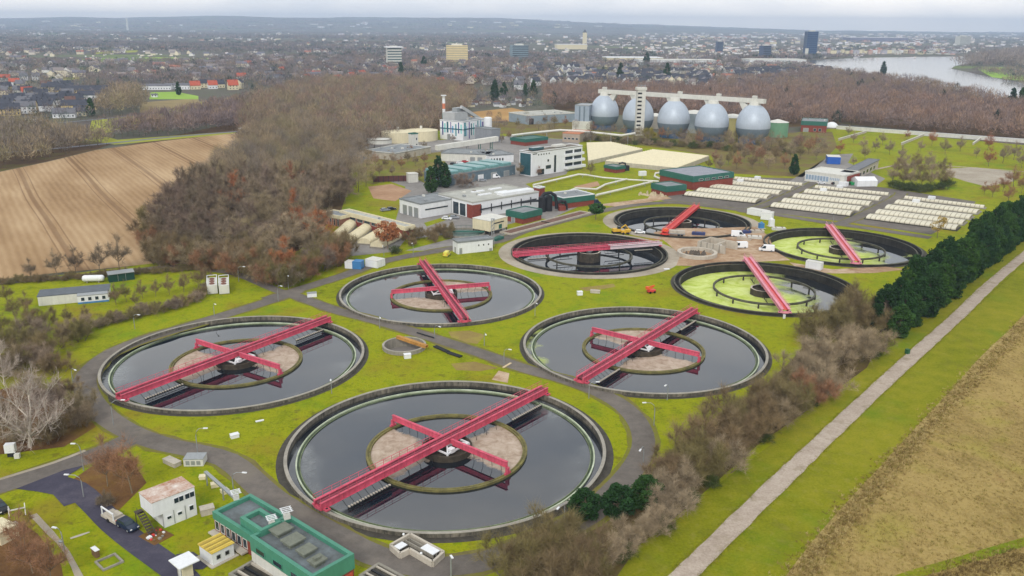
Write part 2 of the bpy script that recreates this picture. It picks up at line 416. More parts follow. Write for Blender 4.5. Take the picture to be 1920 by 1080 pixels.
EARTH = gmat('bare_earth', [(.34, (140, 110, 84)), (.48, (166, 138, 110)), (.6, (190, 168, 144))], .05, .4, 2.5, bump=.5, patch=[(.12, .55, .68, (132, 98, 72), .8)])
GRAVEL = gmat('pale_gravel', [(.35, (138, 128, 112)), (.5, (162, 152, 136)), (.62, (178, 170, 154))], .06, .5, 3.0, bump=.3)
PATHM = gmat('gravel_path', [(.33, (138, 124, 110)), (.5, (170, 156, 142)), (.64, (188, 176, 162))], .05, .5, 2.4, (.3, .3, .4), patch=[(.25, .56, .7, (128, 116, 90), .6)])
ASPH = gmat('old_asphalt', [(.35, (92, 86, 80)), (.5, (108, 102, 96)), (.62, (122, 114, 106))], .05, .4, 3.0, patch=[(.08, .56, .7, (126, 118, 106), .6), (.3, .62, .72, (80, 76, 74), .5)])
ASPHNEW = gmat('fresh_asphalt', [(.35, (62, 60, 72)), (.5, (72, 70, 83)), (.62, (92, 88, 98))], .06, .4, 3.0)
PLAZA = gmat('paved_yard', [(.35, (118, 114, 110)), (.5, (136, 132, 128)), (.62, (150, 146, 140))], .05, .4, 2.0)
MEADOW = gmat('far_meadow', [(.35, (132, 138, 48)), (.5, (148, 152, 54)), (.62, (166, 164, 80))], .008, .06, .4)
GARDEN = gmat('bright_meadow', [(.35, (122, 160, 60)), (.5, (140, 172, 70)), (.62, (150, 178, 84))], .01, .06, .4)
FALLOW = gmat('fallow_field', [(.35, (126, 112, 76)), (.5, (142, 126, 88)), (.62, (150, 140, 90))], .012, .1, .6)
STRAW = gmat('straw_field', [(.35, (150, 116, 70)), (.5, (170, 134, 84)), (.62, (186, 154, 100))], .012, .1, .6)
FAR = gmat('far_land', [(.36, (78, 72, 72)), (.45, (96, 88, 84)), (.52, (90, 92, 74)), (.6, (112, 104, 98))], .0022, .011, .08, (.4, .35, .25),
           patch=[(.0016, .57, .66, (112, 132, 64), .7), (.003, .58, .68, (70, 60, 58), .8)])
WORN = gmat('worn_verge', [(.34, (96, 90, 58)), (.46, (116, 108, 62)), (.54, (110, 112, 34)), (.62, (128, 118, 84))], .1, .5, 2.5)
def plough():
    m = bpy.data.materials.new('ploughed_soil'); t = NT(m); p = t.pos()
    a = G(25, 335); b = G(118, 505); ang = math.atan2(b.y - a.y, b.x - a.x)
    q = t.mapping(p, (1, 1, 1), (0, 0, -ang))
    q = t.mix(.5, q, q)
    wv = t.n('ShaderNodeTexWave', wave_type='BANDS', bands_direction='Y'); t.L(q, wv.inputs['Vector'])
    wv.inputs['Scale'].default_value = .0105; wv.inputs['Distortion'].default_value = 1.2; wv.inputs['Detail'].default_value = 2; wv.inputs['Detail Scale'].default_value = .25
    w2 = t.n('ShaderNodeTexWave', wave_type='BANDS', bands_direction='Y'); t.L(q, w2.inputs['Vector'])
    w2.inputs['Scale'].default_value = .11; w2.inputs['Distortion'].default_value = 3; w2.inputs['Detail'].default_value = 3; w2.inputs['Detail Scale'].default_value = .6
    f = t.math('ADD', t.math('MULTIPLY', t.noise(t.mapping(q, (.25, 1, 1)), .035, 6, .6), .92), t.math('MULTIPLY', w2.outputs['Fac'], .08))
    c = t.ramp(f, [(.30, lin((136, 108, 76))), (.5, lin((164, 136, 102))), (.68, lin((186, 160, 126)))])
    tr = t.ramp(wv.outputs['Fac'], [(.0, 1), (.006, 1), (.02, 0), (.06, 0), (.075, 1), (.09, 1), (.115, 0)])
    c = t.mix(t.math('MULTIPLY', tr, .5), c, lin((104, 76, 54)))
    t.base(c); t.b.inputs['Roughness'].default_value = 1; t.b.inputs['Specular IOR Level'].default_value = .05
    t.bump(t.noise(t.pos(), 1.2, 5, .7), .6, .3); return m
def water_mat(name, c, rough=.03, ior=1.55, wave=.03, ws=.35, film=None, scum=False, foam=0):
    m = bpy.data.materials.new(name); t = NT(m); p = t.pos(); o = t.obj()
    col = t.mix(t.noise(p, .03, 3), sc(lin(c), .75), sc(lin(c), 1.25)); rgh = None
    if film:            # duckweed: dense on one side of the bridge, thinning to open water
        x = t.sep(t.mapping(o, (1, 1, 1), (0, 0, film[0])))
        g = t.math('ADD', t.math('MULTIPLY', x[0], film[1]), film[2])
        k = t.math('ADD', g, t.math('MULTIPLY', t.math('SUBTRACT', t.noise(o, .055, 5, .58, .4), .5), 1.5))
        k = t.ramp(k, [(.34, 0), (.5, .75), (.66, 1)])
        fc = t.ramp(t.noise(o, .16, 6, .65, 1.2), [(.34, lin((158, 180, 60))), (.47, lin((186, 200, 100))), (.6, lin((200, 212, 132)))])
        col = t.mix(k, col, fc); rgh = k
    if foam:            # bright cloud reflection along parts of the tank edge, painted into the colour
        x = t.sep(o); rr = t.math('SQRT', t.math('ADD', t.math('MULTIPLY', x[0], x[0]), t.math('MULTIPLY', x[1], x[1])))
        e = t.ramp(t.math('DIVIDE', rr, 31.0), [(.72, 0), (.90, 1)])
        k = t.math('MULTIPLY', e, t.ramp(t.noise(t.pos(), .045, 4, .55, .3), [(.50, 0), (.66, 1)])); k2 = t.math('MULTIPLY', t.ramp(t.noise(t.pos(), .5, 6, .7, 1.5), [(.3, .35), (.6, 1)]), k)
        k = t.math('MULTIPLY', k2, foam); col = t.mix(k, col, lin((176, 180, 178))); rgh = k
    if scum:            # beige floating sludge raked into two opposite quarters
        x = t.sep(o); qd = t.math('MULTIPLY', t.math('MULTIPLY', x[0], x[1]), -.022)
        k = t.math('ADD', qd, t.math('MULTIPLY', t.math('SUBTRACT', t.noise(o, .2, 6, .62, .5), .5), 1.3))
        k = t.ramp(k, [(-.0 + .02, 0), (.2, 1)])
        fc = t.ramp(t.noise(o, .5, 6, .7, .5), [(.30, lin((140, 120, 102))), (.48, lin((170, 152, 134))), (.64, lin((186, 170, 154)))])
        col = t.mix(k, col, fc); rgh = k
    t.base(col); b = t.b.inputs
    b['IOR'].default_value = ior; b['Roughness'].default_value = rough; b['Specular IOR Level'].default_value = .5
    if rgh is not None:
        t.L(t.math('ADD', t.math('MULTIPLY', rgh, .75), rough), b['Roughness'])
        t.L(t.math('SUBTRACT', .5, t.math('MULTIPLY', rgh, .42)), b['Specular IOR Level'])
    if wave: t.bump(t.noise(p, ws, 3, .5), wave, .1)
    return m
# ------------------------------------------------------------------ ground sheets
gp = [(-15000, -300), (15000, -300), (15000, 17300), (-15000, 17300)]
gx = [(x, y) for x in range(-14000, 14001, 2000) for y in range(500, 17000, 1500)] + [(x, y) for x in range(-900, 901, 150) for y in range(-150, 1400, 150)]
sheet('ground', gp, -.12, FAR, True, gx)
sheet('lawn', pxpoly([(-500, 1500), (-300, 600), (-200, 545), (0, 530), (300, 492), (420, 500), (560, 470), (640, 395), (660, 330), (690, 280), (820, 245), (1000, 232), (1300, 262), (1480, 250), (1570, 240), (1920, 272), (2300, 305), (2300, 430), (1960, 420), (1650, 640), (1450, 830), (1210, 1010), (1080, 1150), (900, 1500)]), 0, LAWN, True)
sheet('verge', pxpoly([(1080, 1150), (1210, 1010), (1450, 830), (1650, 640), (1960, 420), (2300, 250), (2300, 330), (1920, 590), (1770, 745), (1650, 880), (1560, 980), (1478, 1090), (1430, 1200)]), .0, VERGE)
sheet('dry_meadow', pxpoly([(1430, 1200), (1478, 1090), (1560, 980), (1650, 880), (1770, 745), (1920, 590), (2300, 330), (2700, 330), (2700, 1200)]), .0, DRY)
ribbon('tussock_strip', [(1440, 1180), (1500, 1080), (1578, 980), (1668, 880), (1790, 745), (1935, 598), (2200, 400)], 3.4, .03, TUFT)
ribbon('green_track', [(1560, 1140), (1690, 1085), (1800, 1052), (1935, 1012), (2100, 965)], 1.9, .03, VERGE)
sheet('tussock_corner', pxpoly([(1720, 1140), (1780, 1075), (1860, 1050), (1980, 1020), (2100, 1020), (2100, 1180)]), .03, TUFT)
ribbon('gravel_path', [(1150, 1200), (1281, 1080), (1455, 910), (1653, 722), (1790, 598), (1925, 476), (2150, 300)], 3.7, .05, PATHM)
sheet('ploughed_field', pxpoly([(-600, 420), (-200, 350), (0, 322), (90, 303), (180, 281), (300, 265), (445, 249), (470, 262), (450, 330), (420, 420), (345, 488), (200, 503), (100, 512), (-100, 535), (-500, 575)]), -.03, plough())
sheet('wood_floor', pxpoly([(150, 290), (450, 228), (560, 160), (900, 150), (830, 200), (825, 250), (690, 282), (650, 400), (560, 470), (430, 505), (300, 492), (255, 430), (330, 350), (420, 300), (430, 262), (230, 285)]), -.06, LITTER)
sheet('wood_floor', pxpoly([(-400, 330), (-300, 270), (0, 235), (150, 262), (215, 268), (180, 280), (90, 302), (0, 321), (-250, 356)]), -.05, LITTER)
sheet('wood_floor', pxpoly([(1020, 170), (1500, 165), (2400, 200), (2400, 300), (1920, 262), (1580, 232), (1450, 240), (1040, 205)]), -.05, LITTER)
sheet('meadow', pxpoly([(165, 252), (172, 226), (300, 212), (378, 190), (385, 205), (250, 233), (190, 253), (220, 262), (440, 246), (444, 250), (215, 271), (160, 262)]), -.04, MEADOW)
sheet('fallow_field', pxpoly([(262, 192), (372, 184), (374, 199), (262, 212)]), -.03, FALLOW)
sheet('garden_lawn', pxpoly([(282, 173), (330, 172), (372, 180), (372, 186), (280, 186)]), -.02, GARDEN)
sheet('far_meadow', pxpoly([(120, 113), (200, 108), (310, 107), (395, 109), (395, 112), (300, 115), (140, 116)]), -.03, GARDEN)
sheet('far_meadow', pxpoly([(175, 97), (260, 94), (255, 98), (180, 101)]), -.03, MEADOW)
sheet('far_meadow', pxpoly([(100, 150), (140, 142), (150, 147), (110, 154)]), -.03, MEADOW)
sheet('far_meadow', pxpoly([(1830, 128), (1880, 126), (1925, 140), (1925, 152), (1860, 145)]), .12, GARDEN)
sheet('straw_field', pxpoly([(885, 210), (960, 202), (1000, 212), (960, 228), (880, 226)]), .02, STRAW)
RIVER = water_mat('river_water', (70, 78, 86), .12, 1.4, .05, .02)
sheet('water', pxpoly([(1518, 113), (1560, 111), (1640, 108), (1720, 106.5), (1800, 106), (1835, 110), (1822, 117), (1790, 124), (1783, 129), (1815, 135), (1850, 143), (1900, 152), (1990, 168), (2200, 200), (2200, 262), (1920, 206), (1820, 176), (1740, 156), (1640, 144), (1560, 136), (1522, 124)]), .05, RIVER)
sheet('leaf_bed', pxpoly([(1092, 254), (1300, 250), (1440, 250), (1560, 247), (1570, 275), (1545, 300), (1505, 332), (1345, 324), (1334, 292), (1215, 274), (1100, 262)]), .03, gmat('tree_clump_floor', [(.35, (92, 80, 52)), (.48, (116, 100, 62)), (.56, (112, 112, 46)), (.64, (124, 126, 40))], .05, .3, 2))
sheet('leaf_bed', pxpoly([(885, 232), (1085, 224), (1092, 262), (1000, 256), (930, 250)]), .03, bpy.data.materials['tree_clump_floor'])
# yards and roads of the plant
sheet('paved_yard', pxpoly([(655, 290), (700, 268), (830, 262), (960, 255), (1080, 262), (1090, 275), (1060, 330), (1150, 345), (1120, 372), (1010, 420), (960, 440), (850, 470), (760, 470), (660, 480), (615, 460), (650, 430), (740, 420), (760, 350), (700, 330)]), .02, PLAZA)
sheet('lawn', pxpoly([(640, 395), (700, 372), (745, 378), (742, 408), (700, 398), (650, 402)]), .05, LAWN)
sheet('lawn', pxpoly([(985, 345), (1100, 318), (1235, 338), (1215, 372), (1110, 385), (1010, 360)]), .05, LAWN)
sheet('lawn', pxpoly([(682, 300), (760, 292), (832, 284), (838, 326), (800, 345), (770, 331), (700, 346), (668, 338)]), .045, gmat('worn_lawn', [(.35, (108, 96, 62)), (.48, (124, 112, 60)), (.56, (112, 118, 40)), (.64, (98, 106, 30))], .06, .3, 2))
sheet('lawn', pxpoly([(795, 418), (850, 402), (845, 410), (800, 425)]), .05, LAWN)
sheet('lawn', pxpoly([(940, 424), (1005, 408), (1030, 412), (960, 436)]), .05, LAWN)
sheet('lawn', pxpoly([(760, 450), (850, 438), (852, 446), (760, 470), (740, 474)]), .05, LAWN)
sheet('paved_yard', pxpoly([(1290, 345), (1395, 332), (1510, 335), (1660, 352), (1830, 378), (1800, 412), (1745, 440), (1600, 418), (1440, 398), (1270, 382), (1240, 376)]), .02, ASPH)
sheet('lawn', pxpoly([(1270, 352), (1350, 335), (1365, 341), (1290, 360)]), .05, LAWN)
sheet('paved_yard', pxpoly([(1480, 340), (1560, 290), (1600, 288), (1590, 305), (1660, 335), (1640, 350), (1500, 352)]), .03, PLAZA)
sheet('bare_earth', pxpoly([(1770, 316), (1830, 314), (1900, 322), (1900, 340), (1850, 350), (1810, 340), (1780, 330)]), .03, GRAVEL)
sheet('bare_earth', pxpoly([(1225, 436), (1262, 428), (1330, 428), (1420, 425), (1442, 444), (1452, 470), (1482, 488), (1400, 492), (1330, 500), (1268, 498), (1276, 478), (1250, 455)]), .03, EARTH)
sheet('bare_earth', pxpoly([(1480, 492), (1560, 505), (1660, 500), (1700, 505), (1640, 512), (1560, 513), (1500, 506)]), .03, EARTH)
sheet('bare_earth', pxpoly([(1130, 372), (1230, 362), (1260, 372), (1160, 388), (1120, 384)]), .035, EARTH)
sheet('bare_earth', pxpoly([(840, 622), (880, 620), (910, 628), (895, 645), (850, 640)]), .02, gmat('worn_turf', [(.35, (128, 108, 66)), (.5, (140, 124, 70)), (.62, (150, 142, 60))], .1, .5, 2.5))
sheet('bare_earth', pxpoly([(845, 682), (890, 678), (935, 690), (900, 696), (855, 694)]), .02, bpy.data.materials['worn_turf'])
sheet('bare_earth', pxpoly([(922, 712), (935, 695), (955, 700), (952, 718)]), .02, EARTH)
sheet('bare_earth', pxpoly([(1085, 540), (1150, 532), (1155, 538), (1100, 546)]), .02, bpy.data.materials['worn_turf'])
sheet('bare_earth', pxpoly([(690, 350), (735, 345), (772, 358), (740, 378), (700, 372)]), .035, gmat('red_soil', [(.35, (150, 118, 90)), (.5, (168, 134, 106)), (.62, (180, 150, 122))], .1, .5, 2.5))
sheet('bare_earth', pxpoly([(1075, 350), (1120, 340), (1125, 348), (1090, 356)]), .07, bpy.data.materials['red_soil'])
sheet('leaf_bed', pxpoly([(135, 900), (150, 890), (205, 850), (245, 860), (275, 905), (250, 930), (215, 965), (190, 962), (150, 925)]), .02, LITTER2)
sheet('leaf_bed', pxpoly([(-200, 1100), (-100, 1010), (30, 975), (70, 1000), (115, 1060), (130, 1150), (-200, 1300)]), .02, LITTER2)
sheet('leaf_bed', pxpoly([(-60, 740), (60, 720), (150, 760), (180, 800), (120, 838), (20, 850), (-80, 860)]), .02, LITTER2)
sheet('hedge_floor', pxpoly([(1660, 585), (1600, 580), (1545, 605), (1480, 680), (1330, 815), (1240, 895), (1130, 985), (960, 1065), (880, 1150), (1110, 1150), (1195, 1025), (1285, 955), (1420, 835), (1545, 748), (1625, 690), (1650, 645)]), .025, gmat('hedge_floor', [(.35, (70, 60, 40)), (.48, (96, 80, 52)), (.6, (104, 100, 40))], .06, .4, 2.2, bump=.5))
sheet('concrete_slab', pxpoly([(612, 1001), (628, 993), (696, 1030), (680, 1042)]), .04, PALECONC)
for nm in 'FH':
    x, y, r = TANKS[nm]; mb = MB(); mb.lathe([(r + 4.6, .025), (r - .1, .025)], 96); setp(mb.build('gravel_apron', GRAVEL), kind='structure')
for nm, e in (('A', 1.5), ('B', 1.1), ('C', 1.0), ('D', .9), ('E', .9), ('G', 1.6)):
    x, y, r = TANKS[nm]; mb = MB(); mb.lathe([(r + e, .02), (r - .1, .02)], 96); o = setp(mb.build('kerb_strip', DARKCONC), kind='structure'); o.location = (x, y, 0)
for o in COL.objects:
    if o.name.startswith('gravel_apron'): o.location = (*TANKS['F' if o.name == 'gravel_apron' else 'H'][:2], 0)
ribbon('road', [(-150, 960), (0, 912), (100, 880), (190, 848), (262, 815)], 5.6, .04, ASPH)
ribbon('road_edge', [(-150, 948), (0, 899), (100, 868), (160, 845)], .9, .06, GRAVEL)
ribbon('road', [(560, 545), (500, 566), (430, 588), (350, 612), (270, 636), (205, 664), (166, 698), (160, 728), (186, 770), (236, 806), (300, 831), (370, 846), (425, 862), (462, 890), (500, 925), (560, 965), (640, 1010), (700, 1040), (780, 1062), (860, 1060), (930, 1046), (1030, 1005), (1105, 965), (1150, 925)], 5.0, .045, ASPH)
ribbon('road', [(1130, 940), (1182, 885), (1206, 840), (1200, 800), (1172, 765), (1128, 738), (1060, 712), (980, 690), (900, 662), (800, 630), (700, 600), (630, 582), (585, 566), (540, 550)], 4.6, .05, ASPH)
ribbon('road', [(500, 562), (560, 543), (640, 518), (720, 490), (800, 474), (870, 462), (935, 452), (975, 436), (1040, 418), (1110, 400), (1180, 386), (1260, 380), (1340, 388), (1450, 402), (1540, 416), (1640, 430), (1745, 446)], 5.0, .055, ASPH)
ribbon('road', [(560, 556), (520, 545), (480, 528), (440, 513), (380, 505), (320, 500), (240, 508), (120, 520), (-100, 540)], 3.6, .065, ASPH)
ribbon('road', [(1390, 398), (1440, 382), (1500, 356), (1530, 340)], 4.5, .07, ASPH)
ribbon('road', [(1575, 420), (1620, 402), (1680, 372), (1690, 362)], 5.0, .075, ASPH)
ribbon('driveway', [(95, 902), (140, 915), (175, 945), (215, 985), (262, 1022), (318, 1062), (345, 1085), (400, 1150)], 4.2, .06, ASPHNEW)
sheet('driveway', pxpoly([(30, 917), (120, 882), (160, 872), (128, 892), (125, 912), (150, 940), (120, 950), (100, 928), (70, 922)]), .07, ASPHNEW)
sheet('driveway', pxpoly([(330, 1040), (362, 1035), (395, 1058), (380, 1068), (345, 1068)]), .07, ASPHNEW)
ribbon('footpath', [(62, 965), (95, 1000), (125, 1035), (150, 1085)], 1.0, .05, GRAVEL)
ribbon('footpath', [(132, 1010), (168, 998)], .6, .05, PALECONC)
ribbon('footpath', [(1640, 318), (1700, 308), (1790, 312), (1920, 322)], 2.2, .05, PATHM)
ribbon('country_road', [(-200, 300), (60, 282), (210, 268), (330, 256), (450, 246), (560, 236)], 5.5, .02, M('country_asphalt', (118, 120, 128), .9))
ribbon('country_road', [(90, 232), (180, 224), (260, 215)], 4, .03, bpy.data.materials['country_asphalt'])
# ------------------------------------------------------------------ far hills
def hills():
    mb = MB(); nx, ny = 120, 14; X0, X1 = -12000, 9500
    prof = [(-12000, 110), (-8600, 120), (-7000, 165), (-5200, 195), (-3600, 200), (-2000, 190), (-700, 222), (300, 170), (1500, 128), (3200, 70), (5200, 18), (9500, 2)]
    vs = []
    for j in range(ny + 1):
        y = 8200 + j * 600; k = (j / ny); s = k * k * (3 - 2 * k)
        for i in range(nx + 1):
            x = X0 + (X1 - X0) * i / nx; xs = x * 14000 / max(y, 9000)
            h = np.interp(xs, [p[0] for p in prof], [p[1] for p in prof])
            h = h * s + s * 13 * (math.sin(x * .0021 + j) + math.sin(x * .0047 + 2 * j) * .6)
            vs.append((x, y, max(h, 0) - (2 if j == 0 else .2)))
    fs = [(j * (nx + 1) + i, j * (nx + 1) + i + 1, (j + 1) * (nx + 1) + i + 1, (j + 1) * (nx + 1) + i) for j in range(ny) for i in range(nx)]
    mb.add(vs, fs, 0, True); return setp(mb.build('hills', FAR), kind='structure')
hills()
# ------------------------------------------------------------------ settling tanks, their water and their rotating scraper bridges
def wall_mat():
    m = bpy.data.materials.new('streaked_tank_wall'); t = NT(m); o = t.obj()
    ang = t.n('ShaderNodeTexGradient', gradient_type='RADIAL'); t.L(o, ang.inputs['Vector'])
    s = t.n('ShaderNodeCombineXYZ'); t.L(t.math('MULTIPLY', ang.outputs['Fac'], 260), s.inputs[0]); t.L(t.math('MULTIPLY', t.sep(o)[2], .35), s.inputs[1])
    f = t.noise(s.outputs[0], 1.0, 6, .7); g = t.noise(o, .25, 4)
    f = t.math('ADD', t.math('MULTIPLY', f, .65), t.math('MULTIPLY', g, .35))
    c = t.ramp(f, [(.36, lin((38, 36, 30))), (.46, lin((84, 80, 70))), (.54, lin((112, 106, 94))), (.66, lin((146, 138, 122)))])
    z = t.sep(o)[2]
    wet = t.ramp(t.math('ADD', t.math('MULTIPLY', z, -.9), t.math('MULTIPLY', t.noise(s.outputs[0], .6, 3), .5)), [(.42, 0), (.62, 1)])
    c = t.mix(t.math('MULTIPLY', wet, .8), c, lin((34, 34, 26)))
    t.base(c); t.b.inputs['Roughness'].default_value = .85; return m
TWALL = wall_mat()
TWALLDK = M('black_stained_wall', (52, 50, 44), .85, .35, .5, streak=.6, c2=(30, 29, 25))  # shade inside the rear tanks put into the wall colour, plus stain streaks
RIMC = M('pale_rim_concrete', (150, 145, 134), .9, .22, .5, streak=0)
OLIVE = M('algae_stained_concrete', (116, 110, 62), .85, .3, .5, c2=(82, 78, 50))
WEIR = M('pale_green_weir', (186, 194, 172), .7, .14, .4, c2=(150, 162, 132))
OLIVEDK = M('dark_olive_concrete', (112, 124, 94), .85, .2, .4, c2=(84, 92, 66))
ALGAE = M('algae_gutter', (74, 88, 62), .7, .3, .5, c2=(48, 60, 42))
DRUM = M('brown_stained_drum', (74, 66, 54), .85, .3, .8, streak=.5, c2=(42, 38, 32))
GREYRING = M('dark_grey_concrete_ring', (88, 86, 74), .85, .25, .5, c2=(52, 52, 40))
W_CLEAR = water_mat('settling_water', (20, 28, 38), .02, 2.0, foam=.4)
W_EDGE = water_mat('settling_water_green_edge', (20, 27, 36), .02, 2.05, film=(1.0, -.055, -1.12))
W_SCUM = water_mat('sludge_water', (20, 26, 34), .03, 2.0, scum=True)
W_GREEN = water_mat('duckweed_water', (30, 34, 38), .03, 2.0, film=(0, -.024, .74))
W_GREEN2 = water_mat('duckweed_water_inner', (30, 34, 38), .03, 2.0, film=(0, -.02, .50))
def tank_front(r, label):
    t = thing('settling_tank', label, 'settling tank', group='round settling tanks')
    mb = MB(); mb.lathe([(r, -.4), (r, RIM - .06)]); mb.lathe([(r - .6, RIM - .06), (r - .6, -5)]); mb.build('wall', TWALL, t)
    mb = MB(); mb.ring(r - .62, r + .03, RIM - .06, RIM + .02, 128); mb.build('rim', RIMC, t)
    mb = MB(); mb.ring(r - 2.38, r - 2.1, -3, -.40, 128); mb.ring(r - 2.98, r - 2.82, -3, -.52, 128, 1)
    w = mb.build('weir', [WEIR, OLIVEDK], t)
    mb = MB(); mb.lathe([(r - 2.37, -.70), (r - 2.83, -.70)], 128); mb.build('gutter', ALGAE, w)
    mb = MB(); mb.ring(15.45, 15.85, -3, -.30, 96); mb.ring(14.95, 15.2, -3, -.34, 96); mb.lathe([(15.45, -.45), (15.2, -.45)], 96)
    mb.build('inner_ring', OLIVE, t)
    mb = MB(); mb.ring(4.5, 5.0, -4, .45, 48); mb.lathe([(4.5, -.3), (.6, -.3)], 48); mb.cyl(0, 0, -2, 1.0, .8, 20); mb.build('centre_drum', DRUM, t)
    return t
def tank_back(r, label, tall=0):
    t = thing('settling_tank', label, 'settling tank', group='round settling tanks')
    mb = MB(); mb.lathe([(r, -.4), (r, RIM - .06)]); mb.lathe([(r - .5, RIM - .06), (r - .5, -1.2)]); mb.lathe([(r - .5, -.9), (r - 1.75, -.9)]); mb.lathe([(r - 1.75, -1), (r - 1.75, .27)])
    mb.lathe([(r - 2.2, .27), (r - 2.2, -6)]); mb.build('wall', TWALLDK, t)
    mb = MB(); mb.ring(r - .52, r + .03, RIM - .06, RIM + .02, 128); mb.ring(r - 2.22, r - 1.73, .26, .33, 128); mb.build('rim', GREYRING, t)
    mb = MB(); mb.ring(15.4, 15.95, -1.0, -.35, 96); rg = mb.build('inner_ring', GREYRING, t)
    for k in range(12):
        a = 2 * PI * (k + .3) / 12; MB().box(-.22, -.22, -4, .22, .22, -.98).build('post', DARKCONC, rg).location = (15.68 * math.cos(a), 15.68 * math.sin(a), 0)
    mb = MB(); n = 10; mb.lathe([(4.3, -6), (4.3, -.2 + tall)], n, 0, False); mb.lathe([(4.3, -.2 + tall), (3.7, -.2 + tall)], n, 1, False); mb.lathe([(3.7, -.2 + tall), (3.7, -1.4)], n, 0, False); mb.lathe([(3.7, -1.0), (.1, -1.0)], n, 0, False)
    mb.build('centre_drum', [DRUM, PALECONC], t)
    return t
def bridge(r, label, paint, deck, full=True, cross=True, bleach=None, zb=1.25, scr=True):
    """rotating bridge along local x, pivot at the tank centre"""
    t = thing('scraper_bridge', label, 'scraper bridge', group='rotating scraper bridges')
    e = r + .55; zt = zb + 1.1; hw = .85 if cross else 1.0; fw = .24 if cross else .42
    mb = MB()
    for s in (-1, 1):
        y = s * hw
        xs = [(-e, e, 0)] if not bleach else [(-e, bleach, 0), (bleach, e, 2)]
        for a, b, mi in xs:
            mb.box(a, y - .07, zb, b, y + .07, zt, mi); mb.box(a, y - fw, zt, b, y + fw, zt + .1, mi); mb.box(a, y - .2, zb - .1, b, y + .2, zb, mi)
        for k in range(int(2 * e / 2.4) + 1):
            x = -e + .1 + k * 2.4; mb.box(x - .05, y - .16, zb, x + .05, y + .16, zt, 2 if bleach and x > bleach else 0)
    for k in range(int(2 * e / 4.8) + 1):
        x = -e + .4 + k * 4.8; mb.box(x - .1, -hw + .07, zb + .1, x + .1, hw - .07, zb + .35, 0)
    g = mb.build('girder', [paint, deck, bleach and BLEACH or paint], t)
    MB().box(-e + .2, -hw + .24, zt - .28, e - .2, hw - .24, zt - .18).build('walkway', deck, t)
    for s in (-1, 1):
        mb = MB(); y = s * (hw + .1)
        mb.bar((-e, y, zt + 1.15), (e, y, zt + 1.15), .07); mb.bar((-e, y, zt + .65), (e, y, zt + .65), .045)
        for k in range(int(2 * e / 2) + 1): mb.bar((-e + k * 2, y, zt + .1), (-e + k * 2, y, zt + 1.15), .06)
        mb.build('railing', paint, t)
    for s in (-1, 1):                                   # end carriage running on the rim
        mb = MB(); x = s * (r - .3)
        mb.box(x - .5, -1.9, RIM + .25, x + .5, 1.9, zb - .1 if zb - .1 > RIM + .5 else RIM + .55); mb.box(x - .3 + s * .5, -.9, RIM + .2, x + .3 + s * .5, .9, zb + .3)
        c = mb.build('end_carriage', RED if paint is RED else paint, t)
        for y in (-1.45, 1.45):
            wb = MB(); wb.tube([(x - .18, y, RIM + .33), (x + .18, y, RIM + .33)], .31, 14); wb.build('wheel', BLACK, c)
    mb = MB(); mb.cyl(0, 0, .4, zb - .1, 1.0, 20); mb.cyl(0, 0, zb - .2, zb - .02, 1.6, 20); mb.build('pivot', STEEL, t)
    if cross:
        mb = MB(); c = 15.5
        for s in (-1, 1):
            a, b = s * (hw + .25), s * c; y0, y1 = min(a, b), max(a, b)
            mb.box(-.09, y0, zb - .15, .09, y1, zb + .9); mb.box(-.28, y0, zb + .9, .28, y1, zb + 1.0); mb.box(-.2, y0, zb - .25, .2, y1, zb - .15)
            mb.box(-.3, s * c - .28, -.25, .3, s * c + .28, zb - .15); mb.box(-.75, s * c - .2, -.28, .75, s * c + .2, .1)
        mb.build('cross_arm', paint, t)
        mb = MB()
        for q in range(4):                              # white frame over the centre drum
            a = PI / 4 + q * PI / 2; b = a + PI / 2
            p0 = (4.3 * math.cos(a), 4.3 * math.sin(a), .75); p1 = (4.3 * math.cos(b), 4.3 * math.sin(b), .75)
            mb.bar(p0, p1, .28); mb.bar(p0, (1.2 * math.cos(a), 1.2 * math.sin(a), .95), .26)
            mb.bar(p0, (p0[0], p0[1], .35), .3)
        mb.box(-2.1, -3.2, .5, -1.0, -2.1, 1.35); mb.build('drum_frame', WHITE, t)
    if scr:
        for s in (-1, 1):
            mb = MB(); x0, x1 = s * 17.2, s * (r - 4); a, b = min(x0, x1), max(x0, x1); y = -s * 0 - 2.6
            mb.bar((a, y, .15), (b, y, .15), .22, .3); mb.bar((a, y, -.55), (b, y, -.55), .12)
            n = 12
            for k in range(n + 1):
                x = a + (b - a) * k / n; mb.bar((x, y, .15), (x, y, -.6), .08)
                if k < n: mb.bar((x, y, -.6), (x + (b - a) / n, y, .15), .05)
                if k % 2 == 0: mb.bar((x, y, .15), (x, -hw, zb), .07)
            f = mb.build('scum_scraper', DARK, t)
            mb = MB()
            for k in range(16): x = a + (b - a) * (k + .3) / 16; mb.box(x - .12, y - .2, .3, x + .12, y + .25, .5)
            mb.build('nozzle', PALECONC, f)
            for yq, rr in ((-1.0, 9.5), (1.0, 11.0)):
                mb = MB()
                mb.bar((s * 7.2, yq * 1.5, -1.1), (s * 13.4, yq * 1.5, -1.1), .2)
                for k in range(3):
                    x = s * (6.3 + k * 3.1); mb.tube([(x, yq, zb), (x + .5, yq * 1.6, .3), (x + .9, yq * 1.5, -1.2)], .05, 5)
                mb.build('sludge_rake', DARK, t)
        if cross:
            for s in (-1, 1):
                mb = MB(); mb.bar((1.0, s * 6.9, -1.1), (1.0, s * 13.8, -1.1), .2)
                for k in range(4):
                    q = s * (6.6 + k * 2.3); mb.tube([(0, q, zb - .15), (.8, q + .2, .2), (1.0, q + .3, -1.1)], .05, 5)
                mb.build('sludge_rake', DARK, t)
    return t
def ang_px(a, b, z=2.0):
    p, q = G(*a, z), G(*b, z); return math.atan2(q.y - p.y, q.x - p.x)
